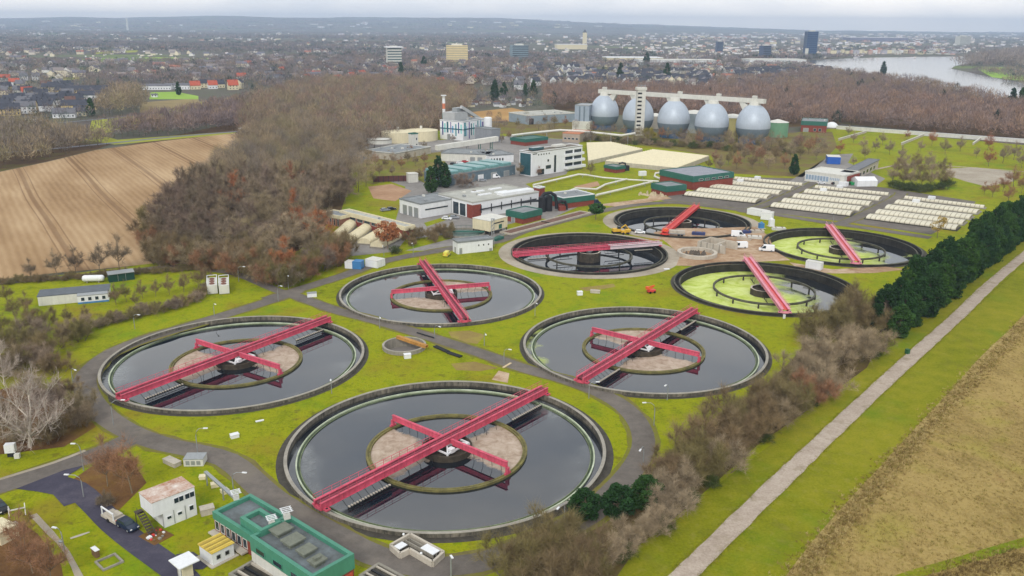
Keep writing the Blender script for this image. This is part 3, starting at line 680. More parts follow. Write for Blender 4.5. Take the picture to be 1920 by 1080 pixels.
BR = {'A': ((605, 945), (1018, 733)), 'B': ((237, 742), (608, 602)), 'C': ((1094, 706), (1296, 583)), 'D': ((872, 597), (796, 494)),
      'E': ((1478, 580), (1410, 489)), 'F': ((972, 477), (1243, 456)), 'G': ((1612, 491), (1562, 427)), 'H': ((1248, 434), (1306, 386))}
TL = {'A': 'largest-looking round concrete tank, foremost of all, beside the green-roofed pump house', 'B': 'round concrete tank at the left, wrapped by the broad asphalt bend',
      'C': 'round concrete tank beside the brown hedge, with a little green film at its edge', 'D': 'round concrete tank below the small white flat-roofed block, with a tree mirrored in its water',
      'E': 'round tank covered with lime green duckweed, nearest the dark conifers', 'F': 'round tank ringed by gravel, with the tall drum and half-bleached bridge',
      'G': 'round tank with lime green duckweed, farther away, in front of the rows of cream covers', 'H': 'round tank farthest from the viewer, with a red bridge, behind the works site'}
BL = {'A': 'pink-red cross-shaped bridge over the foremost tank', 'B': 'pink-red cross-shaped bridge over the tank in the asphalt bend', 'C': 'pink-red cross-shaped bridge over the tank beside the brown hedge',
      'D': 'pink-red cross-shaped bridge over the tank below the small white block', 'E': 'faded pink straight bridge over the nearer duckweed-covered tank', 'F': 'pink straight bridge with a bleached white end over the gravel-ringed tank',
      'G': 'faded pink straight bridge over the farther duckweed-covered tank', 'H': 'bright red straight bridge over the farthest tank'}
def disc(name, r0, r1, z, mat, n=128):
    mb = MB()
    if r0 <= 0: mb.add([(r1 * math.cos(2 * PI * i / n), r1 * math.sin(2 * PI * i / n), z) for i in range(n)], [list(range(n))])
    else: mb.lathe([(r1, z), (r0, z)], n)
    return setp(mb.build(name, mat), kind='structure')
for k, (x, y, r) in TANKS.items():
    front = k in 'ABCD'
    t = tank_front(r, TL[k]) if front else tank_back(r, TL[k], 1.0 if k in 'FH' else 0)
    t.location = (x, y, 0)
    a = ang_px(*BR[k])
    zw = -.75 if front else (-2.3 if k in 'EG' else -2.6)
    if front:
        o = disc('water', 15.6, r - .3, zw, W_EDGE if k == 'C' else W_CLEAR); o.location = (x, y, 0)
        if k == 'C': o.rotation_euler = (0, 0, a)
        o = disc('water', 0, 15.3, zw + .01, W_SCUM); o.location = (x, y, 0); o.rotation_euler = (0, 0, a + (0 if k in 'AB' else PI / 2 if k == 'C' else 0))
        b = bridge(r, BL[k], PINK, M('walkway_grating', (112, 52, 62), .8, .2, 1.0))
    else:
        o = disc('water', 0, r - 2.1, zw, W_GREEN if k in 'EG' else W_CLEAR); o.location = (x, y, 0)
        if k == 'E': o.rotation_euler = (0, 0, .0)
        b = bridge(r, BL[k], RED if k == 'H' else PINK if k == 'F' else PINKLT, RED if k != 'F' else PINK, cross=False, bleach=8 if k == 'F' else None, scr=(k != 'H'))
    b.location = (x, y, 0); b.rotation_euler = (0, 0, a)
# small open pit with a timber boom
px_, py_, pr_ = PIT
t = thing('round_pit', 'small round concrete pit with a rusty brown boom, between two large tanks', 'pit', (px_, py_, 0))
mb = MB(); mb.lathe([(pr_, -.3), (pr_, .95)], 64); mb.lathe([(pr_ - .5, .95), (pr_ - .5, -4)], 64); mb.build('wall', CONC, t)
MB().ring(pr_ - .52, pr_ + .03, .95, 1.02, 64).build('rim', RIMC, t)
o = disc('water', 0, pr_ - .4, -1.6, water_mat('grey_pit_sludge', (128, 122, 118), .35, 1.4), 64); o.location = (px_, py_, 0)
mb = MB(); p, q = G(750, 632, 1.6), G(795, 647, 1.6)
b = thing('pit_boom', 'ochre and rust-brown boom laid across the small round pit', 'boom', (p.x, p.y, 1.03), math.atan2(q.y - p.y, q.x - p.x))
L = (q - p).length; mb.box(-1, -.5, 0, L + 1, -.35, .7); mb.box(-1, .35, 0, L + 1, .5, .7); mb.box(-1, -.5, .7, L + 1, .5, .8); mb.build('beam', M('ochre_paint', (176, 128, 62), .7, .25, .8), b)
# ------------------------------------------------------------------ plant buildings
GREENROOF = M('grey_flat_roof_with_moss', (104, 112, 116), .9, .2, .3, c2=(88, 92, 92))
# foreground pump house: low wing, raised square, main wing
t = thing('pump_house', 'green-trimmed brick pump house with grey flat roofs and vents, foremost building', 'building', G(400, 990))
def wing(nm, a, b, c, h, front=None, trim=1.1, base=0.0, body=None):
    loc, rz, L, D = frame(a, b, c, h)
    M4 = Matrix.Translation(Vector(loc) - t.location) @ Matrix.Rotation(rz, 4, 'Z')
    def put(mb, n, m, par=t):
        o = mb.build(n, m, par)
        o.matrix_local = M4; return o
    put(MB().box(0, 0, base - .2, L, D, h - .75), 'wall', body or BRICK)
    fa = MB(); q = .5; z0, z1 = h - trim, h + .25
    fa.box(-.12, -.12, z0, L + .12, q, z1); fa.box(-.12, D - q, z0, L + .12, D + .12, z1); fa.box(-.12, q, z0, q, D - q, z1); fa.box(L - q, q, z0, L + .12, D - q, z1)
    put(fa, 'fascia', GREENTRIM)
    put(MB().box(q, q, h - .74, L - q, D - q, h - .45), 'roof', GREENROOF)
    return put, L, D
put, L, D = wing('low', (400, 961), (470, 1005), (467, 927), 3.7)
for i in range(6):
    u = L * (.04 + i * .15); put(panel('f', L, D, u, u + L * .09, .9, 2.4, off=.0), 'window', [GLASS, OFFWHITE])
put(MB().box(-.2, -1.2, .35, L * .9, -.05, .6), 'walkway_slab', PALECONC)
put, L2, D2 = wing('main', (470, 1007), (585, 1084), (545, 969), 4.6, trim=2.3)
for i in range(3):
    u = L2 * (.1 + i * .29)
    f = put(panel('f', L2, D2, u, u + L2 * .14, 2.7, 3.5, off=.14), 'window_band', [GLASS, GREENTRIM])
put(MB().box(-.05, -.1, -.2, L2, -.02, 2.2), 'plinth', OFFWHITE)
put(MB().box(L2 + .02, .3, .2, L2 + .1, D2 - .3, 1.9), 'brick_panel', M('bright_red_brick', (176, 74, 52), .9, .15, 1.0))
vents = [(.07, .40, 2.3, 3.0), (.31, .34, 2.4, 3.0), (.56, .34, 1.9, 2.4), (.78, .28, 1.7, 2.2)]
for i, (u, v, sx, sy) in enumerate(vents):
    x, y = u * L2, v * D2
    mb = MB().box(x, y, 4.14, x + sx * .8, y + sy * .8, 4.75); mb.box(x - .3, y - .3, 4.75, x + sx * .8 + .3, y + sy * .8 + .3, 5.0)
    if i == 3: mb.box(x + .3, y + .3, 5.0, x + sx * .6, y + sy * .6, 5.4)
    put(mb, 'roof_vent', M('mossy_concrete_cap', (112, 116, 104), .95, .2, .8))
put, L3, D3 = wing('square', (452, 972), (490, 997), (487, 955), 5.0, trim=1.5)
def rack(px, py, label, z=0.0, s=1.0):
    p = G(px, py, z); r = thing('antenna_rack', label, 'rack', p, .5)
    mb = MB()
    for k in range(4): mb.bar((-.9 * s, k * .5 * s - .8 * s, 1.6 * s), (.9 * s, k * .5 * s - .8 * s, 1.6 * s), .1)
    mb.bar((-.7 * s, -.8 * s, 1.52 * s), (-.7 * s, .8 * s, 1.52 * s), .1); mb.bar((.7 * s, -.8 * s, 1.52 * s), (.7 * s, .8 * s, 1.52 * s), .1)
    mb.build('grille', WHITE, r)
    MB().box(-.5 * s, -.4 * s, 0, .5 * s, .4 * s, .9 * s).box(-.08, -.08, .9 * s, .08, .08, 1.5 * s).build('cabinet', OFFWHITE, r)
rack(443, 936, 'white slatted rack on the upper-left roof corner of the pump house', 3.95, .9)
rack(538, 972, 'white slatted rack on the rear roof edge of the pump house', 4.85)
rack(510, 985, 'white slatted rack inside the raised square roof of the pump house', 4.6, .9)
# basins in front of the pump house
for nm, (a, b, c), hh, lab in (('inlet_basin', ((428, 1075), (520, 1130), (470, 1040)), .5, 'grey open concrete basin with dark channels below the pump house front'),
                              ('sludge_pit', ((672, 1078), (730, 1110), (700, 1048)), .3, 'dark open pit with pipes at the right end of the pump house')):
    loc, rz, L, D = frame(a, b, c, hh); t = thing(nm, lab, 'basin', loc, rz)
    mb = MB(); w = .45
    mb.box(0, 0, -.3, L, w, hh); mb.box(0, D - w, -.3, L, D, hh); mb.box(0, w, -.3, w, D - w, hh); mb.box(L - w, w, -.3, L, D - w, hh)
    mb.build('wall', CONC, t)
    MB().box(w, w, -.2, L - w, D - w, .06).build('floor_slab', DARKCONC, t)
    for k in range(3):
        MB().box(w, D * (.25 + .25 * k), .06, L - w, D * (.25 + .25 * k) + .3, hh - .05).build('divider', DARK if k % 2 else PALECONC, t)
# white two-storey site cabin
loc, rz, L, D = frame((284, 943), (364, 912), (266, 921), 5.4)
t = thing('site_cabin', 'white two-storey stack of site cabins with a rusty flat roof', 'cabin', loc, rz)
MB().box(1.6, .02, 0, L, D, 2.65).build('lower_cabin', WHITE, t)
u = MB().box(0, 0, 2.66, L, D, 5.3).build('upper_cabin', WHITE, t)
mb = MB(); mb.box(-.08, -.08, 5.3, L + .08, D + .08, 5.42); mb.build('roof', M('rusty_white_roof', (206, 200, 192), .8, .1, .35, c2=(160, 112, 84)), t)
for k in range(4):
    x = L * (.50 + .115 * k + (.03 if k > 1 else 0)); panel('f', L, D, x, x + .75, 3.7, 4.6).build('window', [GLASS, WHITE], t)
for x in (.3, .55, .83): panel('f', L, D, L * x, L * x + .7, 1.35, 1.85 + (x > .8) * .3).build('window', [GLASS, WHITE], t)
for x in (.2, .46, .73): MB().box(L * x - .04, -.06, .1, L * x + .04, 0, 2.6).build('corner_post', STEEL, t)
mb = MB()
for k in range(9): mb.box(-1.3 + .0, -1.0 + k * .5, .2 + k * .28, -.15, -.55 + k * .5, .28 + k * .28)
mb.bar((-1.3, -1, .2), (-1.3, 3.2, 2.6), .12); mb.bar((-.2, -1, .2), (-.2, 3.2, 2.6), .12); mb.bar((-1.3, -1, 1.2), (-1.3, 3.2, 3.6), .07)
mb.box(-1.35, 3.1, 2.4, -.1, 4.4, 2.52); mb.bar((-1.2, 4.2, 0), (-1.2, 4.2, 2.4), .12); mb.build('stair', M('dark_timber_stair', (78, 70, 60), .9, .2, 1), t)
# kiosks
loc, rz, L, D = frame((373, 1021), (397, 1038), (412, 1001), 2.3)
t = thing('kiosk', 'squat white kiosk with a yellow ribbed roof', 'kiosk', loc, rz)
MB().box(0, 0, 0, L, D, 2.25).build('wall', WHITE, t)
mb = MB(); mb.box(-.15, -.15, 2.25, L + .15, D + .15, 2.4)
for k in range(7): mb.box(-.15 + k * (L + .3) / 7, -.1, 2.4, -.15 + (k + .55) * (L + .3) / 7, D + .1, 2.5, k % 2)
mb.build('roof', [M('yellow_sheet', (206, 180, 82), .6, .12, .6), M('dull_yellow_sheet', (160, 140, 62), .6, .12, .6)], t)
panel('r', L, D, D * .2, D * .35, .9, 1.5).build('vent', [DARK, STEEL], t); panel('r', L, D, D * .6, D * .75, .9, 1.5).build('vent', [DARK, STEEL], t)
mb = MB(); mb.box(-.5, -.5, -.1, L + .5, D + .5, .12); mb.build('plinth', PALECONC, t)
loc, rz, L, D = frame((325, 1052), (339, 1064), (350, 1039), 2.6)
t = thing('kiosk', 'tall white kiosk with an overhanging white flat roof', 'kiosk', loc, rz)
MB().box(.3, .3, 0, L - .3, D - .3, 2.6).build('wall', CREAM, t); MB().box(-.5, -.5, 2.6, L + .5, D + .5, 2.78).build('roof', WHITE, t)
panel('f', L, D, L * .3, L * .7, .1, 2.0, off=-.3).build('door', [OFFWHITE, STEEL], t)
# L-shaped concrete outlet basin
P = [G2(*p, 1.0) for p in ((732, 1021), (769, 1000), (832, 1034), (811, 1053), (768, 1028), (750, 1037))]
t = thing('outlet_basin', 'pale L-shaped concrete basin with white cover slabs beside the foremost tank', 'basin', (P[0][0], P[0][1], 0))
P = [(x - P[0][0], y - P[0][1]) for x, y in P][:]
mb = MB(); n = len(P)
cx_, cy_ = sum(p[0] for p in P) / n, sum(p[1] for p in P) / n
for i in range(n):
    a, b = Vector(P[i]), Vector(P[(i + 1) % n]); mb.bar((a.x, a.y, .5), (b.x, b.y, .5), .4, 1.1)
mb.build('wall', PALECONC, t)
MB().prism(P, .05, .3).build('floor_slab', DARKCONC, t)
a, b = Vector(P[1]), Vector(P[2]); d = (b - a).normalized(); q = Vector((d.y, -d.x))
for k in (.9, 1.7):
    s0, s1 = a + q * k + d * .6, b + q * k - d * .6; MB().bar((s0.x, s0.y, .6), (s1.x, s1.y, .6), .15, .7).build('divider', CONC, t)
s0, s1 = a + q * 1.0 + d * (b - a).length * .55, a + q * 1.0 + d * (b - a).length * .92; MB().bar((s0.x, s0.y, 1.0), (s1.x, s1.y, 1.0), 1.5, .12).build('cover_slab', WHITE, t)
a2, b2 = Vector(P[0]), Vector(P[5]); s0, s1 = (a2 + Vector(P[1]) * 0 + b2) / 2 + (Vector(P[1]) - a2).normalized() * .3, (a2 + b2) / 2 + (Vector(P[1]) - a2).normalized() * 2.0
MB().bar((s0.x, s0.y, 1.0), (s1.x, s1.y, 1.0), 1.3, .12).build('cover_slab', WHITE, t)
# left compound
loc, rz, L, D = frame((70, 557), (203, 545), (68, 545), 2.8)
t = thing('barrack', 'long low barrack with a dark grey roof and a blue-white end', 'building', loc, rz)
MB().box(0, 0, 0, L * .55, D, 2.7).build('wall', OFFWHITE, t); MB().box(L * .56, -1.8, 0, L, D, 2.5).build('annex', WHITE, t)
MB().box(-.2, .0, 2.7, L + .2, D + .2, 2.95).build('roof', M('anthracite_roof', (92, 98, 104), .8, .15, .4), t)
mb = MB(); mb.add([(L * .555, -2.0, 2.45), (L + .1, -2.0, 2.45), (L + .1, 0, 2.75), (L * .555, 0, 2.75), (L * .555, -2.0, 2.55), (L + .1, -2.0, 2.55), (L + .1, 0, 2.85), (L * .555, 0, 2.85)], [(0, 3, 2, 1), (4, 5, 6, 7), (0, 1, 5, 4), (1, 2, 6, 5), (2, 3, 7, 6), (3, 0, 4, 7)]); mb.build('annex_roof', STEEL, t)
for k in range(4): panel('f', L, D, L * (.61 + .1 * k), L * (.61 + .1 * k) + .9, .9, 1.9, off=1.8).build('window', [GLASS, WHITE], t)
MB().box(L * .56 - .02, -1.87, .0, L + .02, -1.81, .5).build('blue_skirt', BLUE, t)
for k in range(2):
    p = G(399 + 22 * k, 552); q = G(399 + 22 * k, 520)
    t = thing('air_handler', ['white boxy air handling unit with open top, left of a pair by the road fork', 'white boxy air handling unit with open top, right of a pair by the road fork'][k], 'machine', p, math.atan2(q.y - p.y, q.x - p.x) - PI / 2, 'white air handling units')
    MB().box(-1.5, 0, .2, 1.5, 9, 2.9).build('casing', OFFWHITE, t)
    for j in range(3):
        f = MB().ring(.55, .75, 2.9, 3.2, 20).cyl(0, 0, 2.9, 2.96, .54, 20, 1).build('fan', [M('brown_grille', (132, 92, 80), .8), DARK], t); f.location = (0, 1.6 + j * 2.6, 0)
    mb = MB()
    for s in (-1.45, 1.45): mb.bar((s, 0, 3.7), (s, 9, 3.7), .14); mb.bar((s, .1, 2.9), (s, .1, 3.7), .14); mb.bar((s, 8.9, 2.9), (s, 8.9, 3.7), .14)
    mb.bar((-1.45, 8.9, 3.7), (1.45, 8.9, 3.7), .14); mb.build('frame', WHITE, t)
loc, rz, L, D = frame((203, 515), (251, 509), (203, 509), 2.7)
t = thing('storage_container', 'dark green storage container with a grey lid by the field edge', 'container', loc, rz)
MB().box(0, 0, 0, L, D, 2.6).build('body', M('dark_green_paint', (26, 66, 58), .6, .15, .5, rib=1.2), t); MB().box(-.15, -.5, 2.6, L + .15, D + .1, 2.75).build('roof', STEEL, t)
for k in range(2): MB().box(L * (.35 + .3 * k), -.08, .1, L * (.35 + .3 * k) + .1, 0, 2.5).build('door_bar', STEEL, t)
p = G(176, 529); t = thing('gas_tank', 'white horizontal gas tank on short legs behind the barrack', 'tank', p, .12)
mb = MB(); mb.tube([(-3.4, 0, 1.3), (-3.2, 0, 1.3), (-2.7, 0, 1.3), (2.7, 0, 1.3), (3.2, 0, 1.3), (3.4, 0, 1.3)], [.3, .8, 1.05, 1.05, .8, .3], 18); mb.build('vessel', WHITE, t)
for s in (-1.8, 1.8): MB().box(s - .2, -.8, 0, s + .2, .8, .5).build('leg', CONC, t)
# containers by the road to the brick shed
def container(label, a, b, c, h, mat, nm='storage_container', rib=True):
    loc, rz, L, D = frame(a, b, c, h); t = thing(nm, label, 'container', loc, rz)
    mb = MB().box(0, 0, .1, L, D, h)
    if rib:
        for k in range(int(L / .5)): mb.box(.1 + k * .5, -.05, .3, .3 + k * .5, 0, h - .2)
    mb.build('body', mat, t); MB().box(-.04, -.06, h, L + .04, D + .04, h + .08).build('roof', OFFWHITE if mat is not BLUE else BLUE, t)
    for s in (.08, .52): MB().box(L, D * s, .2, L + .05, D * (s + .4), h - .1).build('door', mat, t)
    return t
container('white container with a dark end hatch, beside a blue one', (684, 486), (707, 490), (695, 480), 2.6, WHITE)
container('bright blue container in front of the wood', (660, 491), (676, 492), (664, 486), 2.6, BLUE)
container('small white container hard against the blue one', (646, 491), (660, 492), (655, 487), 2.4, WHITE)
container('long white container with a white box on the grass past the farthest tank', (1401, 391), (1436, 397), (1405, 388), 2.6, WHITE)
container('white box cabin at the end of the long white container', (1427, 399), (1448, 401), (1432, 395), 3.0, WHITE)
container('white container between the two duckweed-covered tanks', (1511, 489), (1540, 494), (1514, 486), 2.6, WHITE)
# white flat-roofed block
t, L, D = building('switch_house', 'small white flat-roofed block between four tanks and the road', frame((858, 456), (924, 449), (863, 449), 4.2), 4.2, WHITE, GREYROOF, wins=[('f', .58, .61, 2.3, 2.9), ('f', .72, .75, 2.3, 2.9), ('f', .86, .89, 2.3, 2.9)], doors=[('l', .35, .6, 0, 2.2), ('f', .05, .12, 0, 2.2), ('f', .9, .97, 0, 1.0)])
# cream cabin on stilts with a mast
loc, rz, L, D = frame((886, 409), (918, 415), (905, 398), 6.0)
t = thing('stilt_cabin', 'cream box-like cabin standing on short dark stilts', 'cabin', loc, rz)
D = max(D, 7); MB().box(0, 0, 1.8, L, D, 6.0).build('wall', CREAM, t); MB().box(-.1, -.1, 6.0, L + .1, D + .1, 6.2).build('roof', OFFWHITE, t)
for i in range(4):
    for j in (.2, D - .5): MB().box(i * (L - .4) / 3, j, 0, i * (L - .4) / 3 + .35, j + .35, 1.8).build('stilt', DARKCONC, t)
panel('r', L, D, D * .25, D * .8, 4.4, 4.9).build('window', [DARK, CREAM], t); panel('r', L, D, D * .5, D * .68, 1.9, 3.8).build('door', [TEAL, CREAM], t)
p = G(924, 462); t = thing('lattice_mast', 'grey slim steel tower beside the cream stilt cabin', 'mast', p)
mb = MB()
for sx in (-.45, .45):
    for sy in (-.45, .45): mb.bar((sx, sy, 0), (sx, sy, 10.5), .2)
for k in range(7):
    z = k * 1.5
    for sx in (-.45, .45): mb.bar((sx, -.45, z), (sx, .45, z + 1.5), .12); mb.bar((-.45, sx, z), (.45, sx, z + 1.5), .12)
mb.build('lattice', STEEL, t); MB().box(-.7, -.7, 10.5, .7, .7, 10.7).build('platform', STEEL, t)
loc, rz, L, D = frame((930, 447), (945, 442), (935, 441), 1.2)
t = thing('pump_platform', 'teal railed pump platform at the foot of the stilt cabin', 'platform', loc, rz)
MB().box(0, 0, 0, L, D, 1.0).build('deck', TEAL, t); mb = MB()
for k in range(5): mb.bar((k * L / 4, 0, 1), (k * L / 4, 0, 2.1), .1)
mb.bar((0, 0, 2.1), (L, 0, 2.1), .1); mb.build('railing', TEAL, t)
p = G(872, 440); t = thing('round_clarifier', 'small low round basin with teal railings behind the white flat-roofed block', 'basin', p)
MB().ring(7.6, 8, -.2, 1.1, 48).build('wall', CONC, t); MB().cyl(0, 0, -.2, .3, 7.55, 48).build('cover', M('green_grey_cover', (96, 110, 104), .8, .3, .4), t)
mb = MB(); mb.lathe([(7.7, 2.0), (7.85, 2.05), (7.7, 2.1)], 48); [mb.bar((7.8 * math.cos(k * PI / 12), 7.8 * math.sin(k * PI / 12), 1.1), (7.8 * math.cos(k * PI / 12), 7.8 * math.sin(k * PI / 12), 2.05), .08) for k in range(24)]
mb.build('railing', TEAL, t); mb = MB(); mb.box(-7.7, -.5, 1.1, 7.7, .5, 1.5); mb.build('bridge', TEAL, t)
# white hall
F = frame((751, 373), (788, 383), (826, 363), 6.2)
t, L, D = building('white_hall', 'white cube-like hall with three tall grey gates, left of the long grey-roofed hall', frame((749, 374), (788, 384), (822, 364), 6.0), 6.0, WHITE, GREYROOF, wins=[('r', .12, .72, 3.2, 3.8)], doors=[('f', .16, .36, 0, 4.2), ('f', .44, .62, 0, 4.2), ('f', .70, .90, 0, 4.2)])
t, L, D = building('process_hall', 'long white hall with a pale grey roof, skylights and four tall dark glass bays', frame((822, 365), (886, 381), (935, 345), 6.8), 6.8, WHITE, LIGHTROOF, wins=row('f', 4, .3, 5.6, .03, .82, .82), gl=GLASS, fr=WHITE)
MB().box(L * .84, -.08, 0, L + .08, D * .12, 5.9).build('brick_bay', BRICK, t)
for u, v in ((.25, .35), (.25, .62), (.55, .30), (.55, .55)): MB().box(L * u, D * v, 7.1, L * u + 1.6, D * v + 7, 7.6).build('skylight', WHITE, t)
mb = MB(); mb.box(L * .72, D * .5, 7.1, L * .9, D * .98, 8.3); mb.build('roof_plant', WHITE, t)
mb = MB(); mb.tube([(L + .5, D * .1, 3.6), (L + .5, D * .95, 4.2)], .28, 8)
for k in range(6): mb.bar((L + .15, D * (.12 + .15 * k), 2.0), (L + .15, D * (.12 + .15 * k), 5.4), .3)
mb.build('wall_duct', DARK, t)
F2 = frame((886, 381), (890, 382), (1010, 348), 6.8)
building('brick_office', 'brick end block of the white hall with a white cornice', frame((1000, 352), (1012, 354), (1003, 349), 6.6), 6.6, BRICK, LIGHTROOF, rimmat=WHITE)
# teal trimmed brick pavilions with black air filter
building('brick_pavilion', 'small brick pavilion with a deep teal fascia, in front of the black pipework', frame((950, 396), (981, 402), (983, 388), 4.2), 4.2, BRICK, GREYROOF, rimmat=TEAL, fascia=TEAL, fh=2.0, doors=[('f', .3, .5, 0, 2)])
building('brick_pavilion', 'long brick pavilion with teal window band and white pipe along its roof', frame((1024, 364), (1056, 373), (1092, 360), 4.6), 4.6, BRICK, GREYROOF, rimmat=WHITE, fascia=TEAL, fh=2.2)
p = G(1032, 396); t = thing('air_filter', 'black bulky air filter of drums and curved ducts beside the brick pavilion', 'machine', p, .3)
for i, (x, y, r_, h) in enumerate(((-4, 0, 1.7, 6.5), (-.6, 1, 1.7, 6.5), (-2, 4, 1.6, 6))): MB().cyl(x, y, 0, h, r_, 20).cyl(x, y, h, h + .8, r_, 20, 0, .5).build('drum', DARK, t)
mb = MB(); mb.tube([(-4, 0, 7), (-3, 0, 8.2), (0, 0, 8.4), (2.2, 0, 7), (2.8, 0, 4), (2.8, 0, 1)], .75, 12); mb.build('duct', DARK, t)
mb = MB(); mb.tube([(3, 0, 3.6), (5, 0, 4.4), (7, 0, 4.0), (7.6, 0, 2.2), (7.6, 0, .4)], .7, 12); mb.build('duct', DARK, t)
MB().box(4, -1, 0, 7, 1.5, 2).build('brick_base', BRICK, t)
mb = MB(); mb.tube([(-14, -1, 5.0), (-9, -1, 5.3), (-6, -.5, 5.2), (-5, 0, 5)], .5, 10); mb.build('duct', DARK, t)
# brick shed with barrel covers
t, L, D = building('brick_shed', 'long low brick shed with a cream-edged flat roof and dark window band', frame((638, 397), (760, 428), (655, 394), 4.6), 4.6, BRICK, LIGHTROOF, rimmat=CREAM, fascia=CREAM, fh=1.0, wins=row('f', 4, 2.3, 3.5, .15, .6, .8))
building('brick_annex', 'lower brick annex with pale pilasters at the left end of the brick shed', frame((601, 401), (639, 408), (612, 393), 4.0), 4.0, M('pale_brick', (146, 104, 88), .9, .2, .8), GREYROOF, rimmat=CREAM, fascia=CREAM, fh=.7, wins=row('f', 5, .3, 2.9, .05, .95, .35), fr=OFFWHITE)
for k in range(4):
    a = (634 + 24 * k, 446 + 6.5 * k); b = (662 + 30 * k, 420 + 7.5 * k)
    p, q = G(*a), G(*b); d = (q - p); L = d.length
    t = thing('basin_vault', ['ribbed cream barrel vault over a basin, first of four from the wood', 'ribbed cream barrel vault over a basin, second of four from the wood', 'ribbed cream barrel vault over a basin, third of four from the wood', 'ribbed cream barrel vault under the orange tree, last of four'][k], 'cover', p, math.atan2(d.y, d.x))
    mb = MB(); n = 10; prof = [(-2.6 * math.cos(PI * i / n), 1.0 + 1.5 * math.sin(PI * i / n)) for i in range(n + 1)]
    mb.profile_x([(-2.6, 0), *prof[:0], *[(y, z) for y, z in prof], (2.6, 0)][::-1], 0, L, 0)
    for i in range(int(L / 1.2)): mb.profile_x([(y * 1.02, 1.0 + (z - 1.0) * 1.05) for y, z in prof][::-1] + [(y * .9, 1.0 + (z - 1) * .9) for y, z in prof], i * 1.2 + .2, i * 1.2 + .4, 0)
    mb.build('shell', CREAM, t); MB().box(-.3, -2.9, -.2, L + .3, 2.9, .5).build('kerb', CONC, t)
# sunken red-brown channel
P = [G2(*p) for p in ((952, 434), (972, 439), (1110, 398), (1092, 393))]
loc, rz, L, D = frame((958, 439), (1108, 399), (945, 434), .5)
t = thing('filter_channel', 'long rust-brown open channel with pale kerbs leading to the round pine', 'channel', loc, rz)
D = 6.0; mb = MB(); mb.box(0, 0, -.1, L, .5, .7); mb.box(0, D - .5, -.1, L, D, .7); mb.box(0, .5, -.1, .5, D - .5, .7); mb.box(L - .5, .5, -.1, L, D - .5, .7); mb.build('kerb', PALECONC, t)
MB().box(.5, .5, -.1, L - .5, D - .5, .3).build('bed', M('rust_brown_bed', (112, 84, 72), .95, .2, .4), t); MB().box(L * .48, .5, .3, L * .48 + .4, D - .5, .65).build('divider', DARKCONC, t)
# teal saw-roofed workshop
t, L, D = building('workshop', 'grey-blue workshop with a row of teal glass roof lanterns', frame((842, 330), (966, 310), (846, 314), 5.2), 5.2, M('slate_blue_panel', (92, 110, 120), .6, .15, .5), GREYROOF, rim=.2, doors=[('f', .42, .50, 0, 3.2, WHITE), ('f', .62, .70, 0, 3.2, STEEL), ('f', .82, .9, 0, 3.0, STEEL)])
for k in range(5):
    x = L * (.01 + .2 * k); w = L * .135
    mb = MB(); mb.profile_x([(.5, 5.5), (D - .5, 5.5), (D - .5, 7.0), (1.2, 7.4), (.5, 6.9)], x, x + w); mb.build('roof_lantern', M('verdigris_glazing', (110, 152, 152), .3, .18, .5, streak=.25), t)
# white office with glazed end
t, L, D = building('office', 'white office block with a dark glazed end wall and stepped balconies', frame((997, 287), (1092, 274), (964, 285), 13), 13, WHITE, M('brown_gravel_roof', (112, 104, 92), .95, .2, .3), rimmat=WHITE, wins=[('f', .30, .33, 7, 8.3), ('f', .02, .1, 12, 12.5)] + [('f', .12 + .05 * k, .14 + .05 * k, 11.2, 11.9) for k in range(5)] + [('f', .27, .37, 3, 5), ('f', .12, .24, 0.3, 3.4), ('f', .43, .47, .5, 10)])
panel('l', L, D, D * .06, D * .94, .5, 12.4).build('glass_wall', [TEALGLASS, WHITE], t)
for k in range(3):
    z = 1.8 + 3.6 * k; o = 2.4 - .7 * k
    b = MB().box(L * .64, -o, z - .5, L * 1.02, 0.02, z + .9).build('balcony', WHITE, t)
    panel('f', L, D, L * .65, L * .80, z + .95, z + 2.7).build('window', [GLASS, WHITE], t); panel('f', L, D, L * .83, L * .98, z + .95, z + 2.7).build('window', [GLASS, WHITE], t)
MB().box(L * .1, D * .3, 13.65, L * .3, D * .7, 15).build('roof_plant', TEALGLASS, t); MB().box(L * .55, D * .35, 13.65, L * .75, D * .75, 14.8).build('roof_plant', OFFWHITE, t)
# low white wings and conveyor between workshop and incinerator
building('low_wing', 'low white wing with small dark windows behind the workshop', frame((918, 293), (963, 290), (918, 285), 4.5), 4.5, WHITE, GREYROOF, wins=row('f', 5, 1.5, 3.0, .02, .6, .5))
building('low_wing', 'long grey-white shed behind the parked cars', frame((827, 288), (918, 291), (830, 279), 4.5), 4.5, OFFWHITE, GREYROOF, doors=[('f', .6, .7, 0, 3), ('f', .75, .85, 0, 3)])
p, q = G(818, 276, 6.5), G(932, 259, 9.0)
t = thing('conveyor', 'long pale enclosed conveyor gallery on trestles below the striped plant', 'conveyor', (p.x, p.y, 0), math.atan2(q.y - p.y, q.x - p.x)); L = Vector((q.x - p.x, q.y - p.y)).length
mb = MB(); mb.add([(0, -1.6, 4.6), (L, -1.6, 7.2), (L, 1.6, 7.2), (0, 1.6, 4.6), (0, -1.6, 7.6), (L, -1.6, 10.2), (L, 1.6, 10.2), (0, 1.6, 7.6)], [(0, 3, 2, 1), (4, 5, 6, 7), (0, 1, 5, 4), (1, 2, 6, 5), (2, 3, 7, 6), (3, 0, 4, 7)]); mb.build('gallery', OFFWHITE, t)
for k in range(5):
    x = L * (.1 + .2 * k); mb = MB(); mb.bar((x, -1.3, 0), (x, -1.0, 5 + 2.6 * x / L), .35); mb.bar((x, 1.3, 0), (x, 1.0, 5 + 2.6 * x / L), .35); mb.bar((x, -1.2, 3), (x, 1.2, 3), .3); mb.build('trestle', TEAL if k > 2 else STEEL, t)
